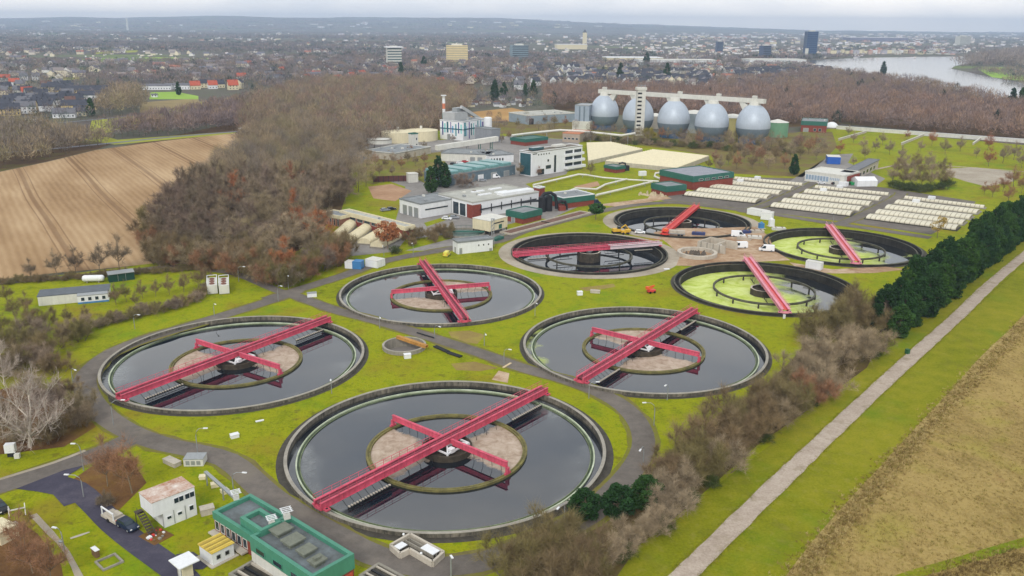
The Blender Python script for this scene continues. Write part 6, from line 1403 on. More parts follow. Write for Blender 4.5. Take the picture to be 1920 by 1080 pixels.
for i, (px, py, s) in enumerate(((765, 455, .8), (785, 450, .9), (805, 447, .9), (825, 443, .95), (845, 438, .8), (775, 462, .6), (812, 455, .7), (838, 448, .6))): shrub('brown bush in the clump between the orange tree and the white block', px, py, s, i % 4, TWIGOLIVE, 'bushes beside the orange tree')
mk_con = lambda s, cone=.75: (lambda: leafy(500 + s, 11, 3.4, 4200, .34, .06, 70, .8, .25, cone))
mk_pine = lambda s: (lambda: leafy(520 + s, 11, 3.9, 9500, .24, .03, 64, .9, .25, .5))
for px, py, s, lab in ((808, 362, 1.25, 'dark conifer left of the workshop, front left of three'), (822, 350, 1.5, 'tallest dark conifer left of the workshop'), (835, 352, 1.2, 'dark conifer hard against the workshop corner')): plant('conifer', lab, 'tree', ('con', px % 3), mk_con(px % 3), (BARK, PINEM), G(px, py), s)
plant('pine', 'lone round-topped green pine on a bare stem beside the works site', 'tree', 'lonepine', lambda: leafy(61, 7, 3.6, 2600, .32, .45, 40, .6, .2, .1), (BARK, veg_mat('mid_green_needles', [(52, 86, 44), (56, 90, 46)])), G(1117, 412), 1.0)
plant('conifer', 'dark conifer at the edge of the brown trees left of the long low white building', 'tree', ('con', 1), mk_con(1), (BARK, PINEM), G(1488, 328), 1.1)
shrub('round brown shrub before the workshop front', 872, 352, 1.35, 2, TWIG)
# conifer row on the right
A_, B_ = Vector(G2(1690, 632)), Vector(G2(1945, 425)); dd = (B_ - A_); n_ = Vector((-dd.y, dd.x)).normalized(); cnt = int(dd.length / 5.6)
for i in range(cnt):
    for j in range(2):
        p = A_ + dd * ((i + .5 * j) / cnt) + n_ * (1.2 + j * 5.2 + random.uniform(-.8, .8)); s = random.uniform(.95, 1.4)
        plant('pine', 'dark green pine in the dense row along the gravel path', 'tree', ('pine', (i + j * 2) % 4), mk_pine((i + j * 2) % 4), (BARK, PINEM), (p.x, p.y, 0), (s, s, s * random.uniform(.8, 1.2)), group='dark pines in the row along the gravel path')
for px, py, s, lab in ((1096, 972, .66, 'dark green pine beside the foremost tank, left of three'), (1160, 966, .7, 'dark green pine beside the foremost tank, middle of three'), (1212, 950, .7, 'dark green pine beside the foremost tank, right of three')): plant('pine', lab, 'tree', ('pine', px % 4), mk_pine(px % 4), (BARK, veg_mat('fresh_green_needles_%d' % px, [(50, 90, 32), (44, 82, 32)])), G(px, py), (s * 1.35, s * 1.35, s * .82))
HEDGE = [(1608, 590, 1.3, 0), (1580, 606, 1.3, 0), (1550, 622, 1.35, 0), (1518, 640, 1.2, 0), (1640, 622, 1.1, 0), (1650, 660, 1.0, 0), (1622, 664, 1.1, 1), (1590, 672, 1.3, 1), (1560, 690, 1.35, 1), (1530, 705, 1.3, 1), (1500, 722, 1.1, 1), (1545, 742, 1.1, 1), (1515, 752, 1.0, 2), (1490, 770, 1.0, 0),
         (1465, 770, 1.3, 0), (1432, 785, 1.35, 0), (1400, 800, 1.3, 0), (1450, 805, 1.0, 1), (1418, 822, 1.0, 0), (1370, 815, 1.2, 0), (1385, 845, 1.1, 0), (1350, 850, 1.35, 0), (1318, 868, 1.3, 0), (1345, 880, 1.0, 1), (1312, 905, 1.1, 0), (1285, 890, 1.2, 0), (1262, 905, 1.0, 0), (1280, 935, 1.0, 1), (1250, 955, .9, 1),
         (1262, 925, 1.0, 0), (1238, 985, .65, 1), (1212, 1004, .65, 1), (1185, 1022, .65, 1), (1158, 1040, .65, 1), (1105, 1052, .8, 0), (1050, 1048, 1.0, 0), (1030, 1050, 1.2, 0), (1000, 1068, 1.2, 0), (970, 1088, 1.2, 0), (1040, 1085, 1.2, 0), (1085, 1070, 1.1, 0), (1110, 1100, 1.0, 0), (1010, 1115, 1.2, 0), (1130, 1065, .8, 1), (1070, 1110, 1.1, 0)]
for i, (px, py, s, m) in enumerate(HEDGE):
    lab, g = (('brown leafless shrub in the hedge along the gravel path verge', 'brown shrubs of the verge hedge'), ('shrub with pale fluffy seed heads in the hedge along the verge', 'pale fluffy shrubs of the verge hedge'), ('rust-red shrub in the hedge along the gravel path verge', None))[m]
    shrub(lab, px, py, s * 1.22, i % 4, (TWIGOLIVE, TWIGPALE, TWIGRED)[m], g)
    if i % 3 == 0: shrub('dark ivy-green bush low in the verge hedge', px + 12, py + 8, .8, i % 4, IVY, 'ivy-green bushes in the verge hedge', True, 1.2)
for i, (px, py) in enumerate(EDGE):
    shrub('brown thicket bush along the edge of the wood', px, py, random.uniform(1.1, 1.7), i % 4, (TWIGOLIVE, TWIG, TWIGRED)[i % 3], 'thicket bushes at the wood edge')
    if i % 2: shrub('brown thicket bush along the edge of the wood', px + 3, py - 7, random.uniform(1.3, 1.9), (i + 1) % 4, (TWIG, TWIGOLIVE)[i % 2], 'thicket bushes at the wood edge')
# trees inside the plant
for i, (px, py, s) in enumerate(((690, 318, .8), (705, 312, .9), (722, 316, .8), (738, 310, .9), (752, 318, .8), (765, 305, .8), (780, 312, .9), (795, 308, .8), (712, 330, .8), (735, 330, .7), (800, 330, .8), (788, 340, .8), (690, 300, 1.0), (770, 290, .7), (795, 282, .7), (850, 268, .7), (680, 335, .9), (700, 345, .8), (940, 268, .8), (955, 262, .7), (975, 330, .8), (985, 320, .7), (1010, 330, .6), (1107, 330, .9))):
    bt('small leafless tree on the plant grounds around the workshop', px, py, s, 'small', i % 4, (BARK, [TWIG, TWIGRED, TWIGOLIVE][i % 3]), 'small trees around the workshop')
for i, (px, py, s) in enumerate(((1350, 320, .9), (1365, 310, 1.0), (1380, 318, 1.1), (1395, 305, 1.1), (1410, 318, 1.1), (1425, 308, 1.2), (1440, 318, 1.1), (1455, 306, 1.2), (1470, 318, 1.0), (1480, 300, 1.2), (1500, 300, 1.2), (1515, 290, 1.2), (1530, 300, 1.1), (1375, 296, 1.0), (1405, 292, 1.1), (1435, 290, 1.1), (1465, 288, 1.2), (1495, 284, 1.2), (1545, 286, 1.0), (1330, 318, .7), (1340, 305, .8), (1460, 276, 1.0), (1500, 272, 1.0), (1530, 278, 1.0), (1385, 284, .9), (1420, 280, .9))):
    bt('leafless tree in the brown clump between the digesters and the long low white building', px, py, s * 1.05, 'small', i % 4, (BARK, [TWIG, TWIGOLIVE, TWIGRED][i % 3]), 'trees of the clump below the digesters')
FOOT = []
for i in range(52):
    px, py = random.uniform(1100, 1550), 0; py = random.uniform(252, 270) + (px - 1100) * .04; FOOT.append(G2(px, py))
for i in range(22):
    FOOT.append(G2(random.uniform(890, 1080), random.uniform(226, 256)))
for i in range(34):
    px = 1085 + i * 11.8; shrub('dark hedge bush in front of the egg-shaped digesters', px, 262 + (px - 1085) * .062 + random.uniform(-3, 4), random.uniform(1.0, 1.5), i % 4, [IVY, TWIGOLIVE, TWIG][i % 3], 'hedge bushes at the foot of the digesters', True, 1.3)
for i, (px, py, s) in enumerate(((1112, 250, 1.0), (1150, 252, 1.0), (1170, 254, .9), (1240, 262, 1.1), (1252, 262, 1.0), (1290, 270, 1.0), (1310, 272, 1.1), (1370, 276, .9), (1275, 268, 1.2), (1440, 272, .8), (1020, 232, 1.0), (1040, 236, 1.0), (1060, 238, 1.0), (1000, 232, .9), (970, 240, .9), (1220, 258, .8))): bt('leafless tree at the foot of the digesters', px, py, s * .95, 'small', i % 4, (BARK, [TWIGRED, TWIG, TWIGOLIVE][i % 3]), 'trees at the foot of the digesters')
shrub('yellow-green bush right of the slatted stair tower', 1221, 262, 1.6, 1, LIME)
plant('autumn_tree', 'thin yellow-leaved tree in front of the dark pine row by the cream covers', 'tree', 'yellow', lambda: leafy(43, 9, 3.0, 700, .25, .3, 30, 1, .15), (BARK, veg_mat('ochre_leaves', [(176, 150, 76), (182, 156, 84)])), G(1757, 446), 1.0)
for i, (px, py, s, m) in enumerate(((1600, 268, .9, 0), (1622, 300, 1.1, 0), (1640, 285, 1.0, 0), (1655, 272, 1.0, 0), (1618, 282, 1.0, 0), (1668, 290, 1.1, 0), (1700, 262, .8, 1), (1747, 274, 1.2, 1), (1575, 290, 1.0, 1), (1851, 282, 1.3, 1), (1853, 312, 1.3, 1), (1772, 290, 1.2, 0), (1800, 284, 1.1, 0), (1880, 306, 1.4, 0), (1900, 300, 1.3, 0), (1830, 296, .8, 0), (1590, 255, .9, 0), (1725, 285, .9, 0), (1915, 315, 1.3, 0), (1600, 312, .7, 0), (1690, 300, 1.0, 0))):
    bt(('grey leafless tree in the meadow on the right', 'autumn-red tree in the meadow on the right')[m], px, py, s, 'small', i % 4, (BARK, (TWIG, RUST)[m]), ('grey trees of the right meadow', 'red trees of the right meadow')[m])
for i, (px, py, s) in enumerate(((1672, 345, 1.1), (1690, 350, 1.2), (1708, 352, 1.3), (1726, 354, 1.3), (1744, 353, 1.3), (1762, 350, 1.2), (1776, 344, 1.1), (1680, 330, 1.2), (1700, 332, 1.3), (1722, 334, 1.3), (1745, 332, 1.3), (1765, 330, 1.2), (1690, 318, 1.2), (1715, 318, 1.2), (1740, 316, 1.1))):
    bt('leafless tree of the dense clump right of the white tent', px, py, s, 'small', i % 4, (BARK, [TWIG, TWIGOLIVE][i % 2]), 'trees of the clump right of the white tent')
    if i < 7: shrub('dark ivy-green bush under the clump right of the white tent', px, py + 6, 1.3, i % 4, IVY, 'ivy bushes under the clump right of the tent', True, 1.4)
for i, (px, py, s) in enumerate(((1880, 360, 1.0), (1900, 350, 1.2), (1915, 362, 1.2), (1860, 370, .9), (1845, 365, .7), (1890, 380, 1.0))): bt('leafless tree where the pine row meets the right edge', px, py, s, 'small', i % 4, (BARK, TWIGRED), 'trees where the pine row meets the right edge')
# ------------------------------------------------------------------ far woods (uncountable masses), villages, town
def tint_mat(name):
    m = bpy.data.materials.new(name); t = NT(m); a = t.n('ShaderNodeAttribute'); a.attribute_name = 'tint'
    t.base(a.outputs['Color']); t.b.inputs['Roughness'].default_value = .95; t.b.inputs['Specular IOR Level'].default_value = .05; return m
TINT = tint_mat('woodland_tint')
PAL = {'brown': [(136, 122, 104), (146, 130, 106), (128, 118, 108), (152, 136, 110), (140, 130, 100)], 'purple': [(130, 114, 110), (138, 118, 108), (124, 110, 110), (144, 124, 104)], 'rusty': [(146, 120, 106), (140, 118, 104), (136, 118, 110), (150, 124, 104)],
       'grey': [(138, 128, 120), (146, 134, 124), (132, 122, 118)], 'mixed': [(124, 116, 120), (132, 122, 120), (114, 110, 118), (84, 98, 90), (126, 120, 110), (136, 118, 112)]}
def wood_mass(name, pts, H, R, k, wl, ww, pal, seed=0, conifer=.0, trunk=True):
    """merged mass of bare trees: k twig slivers per tree, colours per tree"""
    rng = np.random.default_rng(seed); P = np.asarray(pts, float); n = len(P)
    if n == 0: return
    h = H * rng.uniform(.75, 1.2, n); r = R * rng.uniform(.8, 1.25, n); C = np.array([lin(c) for c in pal]); ci = rng.integers(0, len(C), n); base = C[ci] * rng.uniform(.8, 1.2, (n, 1))
    con = rng.uniform(size=n) < conifer; base[con] = np.array(lin((44, 62, 52))) * rng.uniform(.7, 1.2, (con.sum(), 1))
    T = np.repeat(np.arange(n), k); m = n * k
    u = rng.uniform(-1, 1, m); th = rng.uniform(0, 2 * PI, m); q = np.sqrt(1 - u * u); rad = rng.uniform(.35, 1, m) ** .6
    d = np.stack([q * np.cos(th), q * np.sin(th), u], 1)
    zc = h[T] * .60; off = d * rad[:, None] * np.stack([r[T], r[T], h[T] * .40], 1)
    cn = con[T]; zz = np.clip(off[:, 2] / (h[T] * .4) * .5 + .5, 0, 1); off[cn, :2] *= (1.15 - zz[cn])[:, None]
    Pt = np.stack([P[T, 0], P[T, 1], zc], 1) + off
    D = d * .6 + np.array([0, 0, .9]) + rng.normal(size=(m, 3)) * .45
    V, F = slivers(rng, Pt - D * .2, D, wl * rng.uniform(.6, 1.3, m), ww * rng.uniform(.6, 1.4, m))
    col = base[T] * rng.uniform(.75, 1.25, (m, 1)); tint = np.repeat(np.concatenate([col, np.ones((m, 1))], 1), 3, 0)
    if trunk:
        b = np.stack([P[:, 0], P[:, 1], np.zeros(n)], 1); V2, F2 = slivers(rng, b, np.tile([[0, 0, 1.]], (n, 1)) + rng.normal(size=(n, 3)) * .04, h * .9, np.full(n, max(.35, ww * .8)))
        F2 = F2 + len(V); V = np.concatenate([V, V2]); F = np.concatenate([F, F2]); tc = np.concatenate([np.tile(np.array([lin((96, 86, 74))]), (3 * n, 1)), np.ones((3 * n, 1))], 1); tint = np.concatenate([tint, tc])
    return setp(link(np_mesh(name, V, F, [TINT], tint=tint), name), kind='stuff')
wood_mass('woodland', wood[NW:NW + 140], 16, 5.6, 1500, 1.9, .085, PAL['brown'], 1)
wood_mass('woodland', wood[NW + 140:], 16, 5.8, 620, 2.4, .14, PAL['brown'], 1)
wood_mass('scrub_trees', FOOT, 8.5, 3.2, 420, 1.6, .09, PAL['brown'] + PAL['purple'][:2], 16)
UPW = scatter([(446, 252), (470, 205), (560, 168), (690, 160), (830, 168), (888, 192), (872, 214), (828, 228), (822, 252), (690, 284), (560, 240)], 9.5, seed=5)
wood_mass('woodland', UPW, 17, 6, 240, 3.0, .25, PAL['brown'] + PAL['rusty'][:2], 2)
wood_mass('woodland', scatter([(-260, 282), (0, 240), (60, 246), (150, 262), (215, 268), (180, 280), (95, 300), (0, 318), (-260, 352)], 9, seed=6), 13, 5.5, 140, 2.8, .38, PAL['brown'], 3)
wood_mass('woodland', scatter([(195, 253), (250, 242), (330, 224), (400, 208), (470, 198), (470, 205), (448, 243), (330, 256), (222, 261)], 9, seed=7), 13, 5.5, 130, 3, .4, PAL['purple'], 4)
wood_mass('woodland', scatter([(190, 215), (205, 200), (270, 200), (275, 214), (230, 222)], 11, seed=8), 21, 8, 160, 3.5, .45, PAL['brown'], 5)
wood_mass('woodland', scatter([(1020, 206), (1120, 202), (1440, 238), (1560, 236), (1920, 266), (2350, 300), (2350, 240), (1920, 212), (1700, 194), (1500, 182), (1200, 172), (1020, 176)], 9.5, seed=9), 15, 5.5, 110, 3.2, .45, PAL['rusty'] + PAL['purple'][:2], 6, .01)
wood_mass('woodland', scatter([(1330, 160), (1440, 152), (1530, 140), (1560, 140), (1640, 150), (1740, 164), (1830, 184), (1930, 216), (2200, 275), (2200, 240), (1920, 222), (1700, 196), (1500, 182), (1330, 174)], 15, seed=10), 15, 7, 130, 3.4, .42, PAL['purple'] + PAL['brown'][:1], 7, .02)
wood_mass('woodland', scatter([(1790, 122), (1836, 110), (1930, 96), (2300, 96), (2300, 138), (1925, 133), (1870, 122), (1822, 126)], 26, seed=11), 22, 12, 60, 6, 1.1, PAL['grey'], 8)
wood_mass('woodland', scatter([(1850, 146), (1930, 152), (2100, 168), (2100, 176), (1930, 160)], 26, seed=12), 8, 8, 50, 4, .8, PAL['brown'], 9)
# far plain: clumps that grow with distance
EXCL = [[G2(*p) for p in poly] for poly in ([(1500, 116), (1560, 110), (1720, 105), (1840, 105), (1840, 112), (1790, 128), (1850, 140), (2200, 195), (2200, 270), (1920, 210), (1640, 146), (1540, 136)],
        [(-50, 160), (0, 145), (130, 142), (205, 165), (215, 215), (150, 232), (-50, 236)], [(265, 162), (480, 158), (480, 178), (360, 206), (262, 206)], [(860, 170), (1010, 172), (1010, 205), (880, 205)],
        [(110, 117), (390, 114), (400, 105), (120, 105)], [(440, 252), (470, 200), (560, 165), (900, 160), (900, 260), (640, 300)], [(1020, 160), (2400, 160), (2400, 320), (1020, 240)], [(165, 254), (172, 224), (300, 208), (380, 186), (385, 206), (190, 256)], [(1035, 128), (1500, 132), (1500, 160), (1035, 156)])]
rng = np.random.default_rng(21); far = {0: [], 1: [], 2: [], 3: []}
def fbm(x, y):
    return sum(a * math.sin(x * f + p) * math.sin(y * f * 1.3 + 2 * p) for a, f, p in ((.5, .0021, 1.1), (.35, .0052, 2.3), (.25, .011, .4)))
y = 560.0
while y < 15000:
    cell = max(11, y * .0105); hw_ = y * .66 + 60; x = -hw_
    while x < hw_:
        a, b = x + rng.uniform(-.5, .5) * cell, y + rng.uniform(-.5, .5) * cell
        if fbm(a, b) + rng.uniform(-.25, .25) > (-.30 if y < 2200 else .02) and not any(in_poly(a, b, P) for P in EXCL):
            px, py = PX(a, b)
            if py < 262 and -60 < px < 1990 and not (px > 830 and py > 200) and not (px < 480 and py > 205):
                if not (px > 1000 and py > 66 and py < 108 and rng.uniform() < .8): far[0 if y < 1100 else 1 if y < 2200 else 2 if y < 5000 else 3].append((a, b))
        x += cell
    y += cell
wood_mass('far_woodland', far[0], 12, 7, 90, 3.2, .42, PAL['purple'] + PAL['brown'], 11, .05)
wood_mass('far_woodland', far[1], 10, 9, 60, 3.6, .6, PAL['purple'] + PAL['mixed'], 12, .08)
wood_mass('far_woodland', far[2], 10, 22, 34, 6, 2.2, PAL['mixed'], 13, .08, False)
wood_mass('far_woodland', far[3], 9, 55, 22, 9, 5, PAL['mixed'], 14, 0, False)
vt = scatter([(-50, 160), (0, 145), (130, 142), (205, 165), (215, 215), (150, 232), (-50, 236)], 17, seed=31) + scatter([(440, 165), (720, 120), (720, 165), (480, 180)], 17, seed=32) + scatter([(960, 172), (1040, 126), (1500, 130), (1500, 160), (1040, 176)], 19, seed=33) + scatter([(860, 205), (880, 172), (1010, 172), (1010, 205)], 16, seed=35)
wood_mass('garden_trees', vt, 9, 4.5, 60, 2.6, .4, PAL['mixed'] + PAL['brown'][:2], 34, .15)
# conifers standing out behind the allotments etc.
for px, py, s, lab in ((928, 186, 2.0, 'broad dark conifer behind the allotments, leftmost of the group'), (945, 184, 1.7, 'dark conifer behind the allotments, second from the left'), (985, 180, 1.4, 'slimmer dark conifer behind the allotments'), (1000, 182, 1.8, 'dark conifer behind the allotments, rightmost of the group'), (1163, 150, 2.4, 'dark conifer among the terraced roofs, left of the gantry'), (1250, 150, 2.4, 'tall dark conifer among the terraced roofs above the gantry'), (1212, 122, 2.6, 'dark pointed conifer in front of the long white hall in the distance'), (172, 217, 1.5, 'dark conifer beside the farmhouse with the grey roof'), (335, 178, 1.4, 'dark conifer in the bright garden on the left'), (1655, 141, 2.2, 'dark tree standing out against the river'), (1895, 205, 2.0, 'dark conifer at the river wood on the right edge'), (1912, 208, 2.2, 'larger dark conifer at the right edge above the wood'), (752, 142, 2.0, 'dark conifer below the cream tower block'), (795, 128, 2.2, 'dark conifer left of the river-side houses')):
    plant('conifer', lab, 'tree', ('con', px % 3), mk_con(px % 3), (BARK, PINEM), G(px, py), s)
# ---- houses
WALLC = [WHITE, OFFWHITE, CREAM, M('yellow_render', (206, 184, 128), .85, .1), M('peach_render', (200, 160, 128), .85, .1)]
ROOFC = [DARKROOF, REDROOF, M('grey_tile_roof', (104, 104, 110), .85, .15), M('brown_tile_roof', (104, 76, 66), .85, .15)]
_house = {}
def house_parts(w, d, h, rh, wi, ri, flat=False):
    key = (w, d, h, rh, wi, ri, flat)
    if key not in _house:
        W_ = MB(); W_.box(-w / 2, -d / 2, -.3, w / 2, d / 2, h)
        if not flat: W_.profile_x([(-d / 2, h), (d / 2, h), (0, h + rh - .15)], -w / 2, w / 2)
        R_ = MB(); o = .5
        if flat: R_.box(-w / 2 - .2, -d / 2 - .2, h, w / 2 + .2, d / 2 + .2, h + .4)
        else:
            for s in (-1, 1):
                e = (s * (d / 2 + o), h - rh * 2 * o / d)
                pr = [e, (0, h + rh), (0, h + rh + .3), (e[0], e[1] + .3)]
                R_.profile_x(pr if s < 0 else pr[::-1], -w / 2 - o, w / 2 + o)
            R_.box(w * .2, -d * .1 - .4, h + rh * .5, w * .2 + .8, -d * .1 + .4, h + rh + 1.0)
        G_ = MB()
        n = max(2, int(w / 3.2)); m = max(1, int(h / 2.9))
        for fy, sg in ((-d / 2, -1), (d / 2, 1)):
            for i in range(n):
                for j in range(m):
                    x = -w / 2 + (i + .5) * w / n; z = 1.0 + j * 2.9; y0, y1 = sorted((fy, fy + sg * .05)); G_.box(x - .55, y0, z, x + .55, y1, z + 1.3)
        _house[key] = (W_.mesh('wall', [WALLC[wi]]), R_.mesh('roof', [ROOFC[ri]]), G_.mesh('windows', [GLASS]))
    return _house[key]
def house(label, px, py, rz, dims=(11, 9, 5.5, 4), wi=0, ri=0, group=None, flat=False, nm='house', cat='house', z=0, detail=True):
    p = G(px, py) if py is not None else px; t = thing(nm, label, cat, p, rz, group)
    a, b, c = house_parts(*dims, wi, ri, flat); link(a, 'wall', t); link(b, 'roof', t)
    if detail: link(c, 'windows', t)
    return t
rnd = random.Random(5)
for px, py, rz, dm, wi, ri, lab in ((20, 216, .5, (16, 11, 6, 4.5), 3, 0, 'yellow gabled house at the left edge of the village'), (48, 212, .5, (18, 10, 6.5, 4), 0, 2, 'long pale house with a window row beside the yellow gabled one'), (34, 200, .45, (22, 11, 6, 4.5), 2, 0, 'cream house with a broad dark roof above the yellow gabled one'), (122, 220, .3, (18, 9, 4, 4), 0, 2, 'white farmhouse with a grey roof at the village edge'),
                                  (62, 228, .4, (12, 7, 3, 1), 0, 2, 'low white shed with a grey roof below the village'), (152, 217, .3, (10, 9, 4.5, 4), 2, 0, 'small house with a slate roof beside the dark conifer'), (52, 180, .6, (11, 9, 5, 5), 0, 1, 'house with a bright red roof in the middle of the village'), (146, 196, .5, (11, 9, 6, 5), 2, 0, 'cream gabled house with a slate roof behind the farmhouse'),
                                  (133, 198, .5, (9, 8, 5, 4), 4, 3, 'peach-walled small house left of the cream gabled one'), (120, 178, .5, (12, 9, 6, 5), 3, 0, 'yellow house above the peach-walled one'), (80, 184, .5, (12, 9, 5, 5), 2, 0, 'cream house with a round-topped gable left of the peach-walled one'), (110, 172, .35, (34, 11, 6, 4), 2, 0, 'long cream terrace with a slate roof in the village centre'),
                                  (165, 178, .25, (46, 11, 6, 4.5), 3, 0, 'long yellow-white terrace with a slate roof at the right of the village'), (185, 186, .2, (40, 11, 5, 4), 0, 0, 'second slate-roofed terrace in front of the yellow-white one'), (150, 206, .3, (30, 11, 5, 4.5), 3, 0, 'slate-roofed terrace half hidden by the tall bare trees'),
                                  (28, 160, .4, (12, 9, 5, 4), 0, 1, 'white house with a red roof at the upper left edge'), (8, 152, .4, (16, 9, 5, 4), 0, 1, 'long red-roofed house at the upper left edge'), (45, 150, .6, (10, 9, 6, 4), 0, 2, 'white gabled house at the back of the village, left'), (68, 150, .6, (10, 9, 6, 4), 0, 2, 'white gabled house at the back of the village, right'), (88, 165, .6, (12, 9, 5, 4), 4, 3, 'brown-roofed house at the back of the village')):
    house(lab, px, py, rz, dm, wi, ri)
for i in range(34):
    house('slate-roofed village house among the bare trees on the left', rnd.uniform(0, 130), rnd.uniform(156, 208), rnd.uniform(0, 1), (12, 9, 5.5, 4.5), rnd.choice((0, 2, 3, 1)), rnd.choice((0, 0, 2)), 'village houses on the left', detail=False)
for px, py, rz, dm, wi, ri, lab in ((295, 168, .1, (36, 10, 5, 2), 0, 2, 'long white two-storey block beside the bright garden'), (335, 167, .1, (30, 10, 5, 2), 0, 2, 'second white block right of the long white one'), (366, 167, .5, (12, 10, 5, 5), 2, 1, 'red-roofed house right of the white blocks'), (399, 166, .5, (11, 9, 5, 5), 0, 1, 'red-roofed house in the middle of the hamlet'), (437, 168, .5, (12, 10, 6, 6), 2, 1, 'larger red-roofed house with a cream gable'), (449, 166, 1.6, (10, 9, 8, 4), 2, 0, 'tall cream gable beside the larger red-roofed house'), (382, 164, .5, (9, 8, 6, 4), 2, 0, 'narrow cream house between the red roofs'), (413, 164, .5, (10, 9, 5, 5), 2, 0, 'grey-green-roofed house between two red roofs'), (290, 182, .1, (6, 4, 2.6, 1), 0, 2, 'tiny white shed in the bright garden')):
    house(lab, px, py, rz, dm, wi, ri)
for i in range(64):
    house('small house scattered at the edge of the left woods', rnd.uniform(440, 900), rnd.uniform(118, 162), rnd.uniform(0, 1.5), (13, 10, 5.5, 4.5), rnd.choice((0, 0, 1, 2)), rnd.choice((0, 0, 2, 1, 3)), 'houses at the edge of the left woods', detail=False)
for i in range(20):
    house('allotment hut among the sheds behind the straw field', rnd.uniform(875, 1000), rnd.uniform(186, 202), rnd.uniform(0, 1.5), (6, 4.5, 2.6, 1.2), rnd.choice((0, 0, 1, 2)), rnd.choice((2, 0, 3)), 'allotment huts behind the straw field', detail=False)
for i in range(26):
    house('white gabled house in the suburb behind the allotments', rnd.uniform(965, 1110), rnd.uniform(126, 168), rnd.uniform(0, 1.5), (12, 10, 6, 5), 0, rnd.choice((0, 0, 2)), 'white gabled houses behind the allotments', detail=False)
for i in range(78):
    px = rnd.uniform(1040, 1500); py = rnd.uniform(136, 166); house('slate-roofed terraced house in the estate above the digesters', px, py, .35 + (1.57 if rnd.random() < .3 else 0), (22, 10, 5.5, 4.5), rnd.choice((0, 1, 1)), 0, 'slate-roofed terraces above the digesters', detail=False)
for i in range(26): house('dark-roofed house on the near bank left of the river', rnd.uniform(1430, 1555), rnd.uniform(132, 141), rnd.uniform(0, 1.5), (18, 10, 5.5, 4.5), 1, 0, 'dark roofs near the river bank', detail=False)
# towers
def tower(label, px, py, w, d, h, mat, rz=.2, gl=None, nm='tower_block', floors=8):
    p = G(px, py); t = thing(nm, label, 'tower block', p, rz); MB().box(-w / 2, -d / 2, -.5, w / 2, d / 2, h).build('wall', mat, t); MB().box(-w * .25, -d * .25, h, w * .25, d * .25, h + 3.5).build('roof_plant', OFFWHITE, t)
    for k in range(floors):
        z = h * (k + .35) / floors; MB().box(-w / 2 - .1, -d / 2 - .15, z, w / 2 + .1, -d / 2, z + h / floors * .45).build('window_band', gl or GLASS, t)
    return t
tower('cream square tower block in the mid distance', 857, 119, 46, 26, 38, M('cream_render', (214, 196, 148), .85, .08, .1), .1, M('dull_cream_glass', (176, 164, 132), .5))
t = tower('slim tower block of stacked balconies in the mid distance', 739, 124, 28, 20, 36, OFFWHITE, .3, M('dark_green_glass', (60, 86, 88), .3), floors=7); MB().box(-17, -13, 36, 17, 13, 38).build('roof_slab', WHITE, t)
p0 = G(1517, 107); sc0 = (p0 - Vector((0, 0, CAMZ))).dot(CF) / FPX
t = tower('dark blue glass office tower by the river, tallest in the town', 1517, 107, 20 * sc0, 16 * sc0, 46 * sc0, M('blue_glass_facade', (44, 74, 108), .35, .1, .03), .05, M('blue_glass_band', (36, 62, 98), .25), floors=12); MB().box(-12 * sc0, -9 * sc0, 0, -6 * sc0, -8.2 * sc0, 16 * sc0).build('white_podium', OFFWHITE, t)
tower('grey slab tower left of the river houses in the hazy distance', 973, 112, 40, 24, 34, M('blue_grey_render', (128, 146, 156), .8), .3)
tower('white slab block far beyond the river on the right', 1804, 84, 60, 40, 42, OFFWHITE, .2)
tower('dark slim tower in the town above the long white hall', 1348, 98, 20, 16, 34, M('dark_blue_render', (78, 92, 118), .6), .2); tower('dark bluish block left of the office tower', 1433, 111, 24, 18, 34, M('dark_blue_render', (78, 92, 118)), .4)
p = G(240, 58); t = thing('smoke_stack', 'thin pale stack on the hazy hills at the upper left', 'chimney', p); MB().cyl(0, 0, 0, 120, 12, 12, 0, 8).build('shaft', OFFWHITE, t); MB().cyl(0, 0, 120, 126, 10, 12).build('crown', WHITE, t)
p = G(1096, 84); t = thing('church_tower', 'slim cream church tower in the distance left of the gantry', 'tower', p); MB().box(-9, -9, 0, 9, 9, 52).build('shaft', CREAM, t); MB().cyl(0, 0, 52, 66, 9, 4, 0, .4, False).build('spire', DARKROOF, t)
# long halls and blocks of the town
def hall(label, px, py, w, d, h, mat, rz, group=None):
    p = G(px, py); t = thing('hall', label, 'building', p, rz, group); MB().box(-w / 2, -d / 2, -.5, w / 2, d / 2, h).build('wall', mat, t); MB().box(-w / 2 - .6, -d / 2 - .6, h, w / 2 + .6, d / 2 + .6, h + 1.2).build('roof', WHITE if mat is not WHITE else OFFWHITE, t)
hall('long white warehouse above the terraced roofs', 1265, 121, 170, 50, 10, WHITE, .08); hall('cream-roofed warehouse left of the long white one', 1185, 117, 130, 60, 11, CREAM, .08); hall('pale long hall right of the long white warehouse', 1450, 121, 130, 50, 11, WHITE, .1)
hall('bright white depot in the far distance', 1070, 92, 110, 50, 16, CREAM, .1); hall('flat white hall on the far left hills', 150, 49, 700, 200, 40, WHITE, .1); hall('second flat white hall on the far hills', 465, 50, 420, 150, 40, WHITE, .1); hall('wide pale stadium-like hall beyond the river', 1640, 78, 360, 120, 24, M('slate_violet_render', (112, 112, 136), .8), .05)
BLK = []
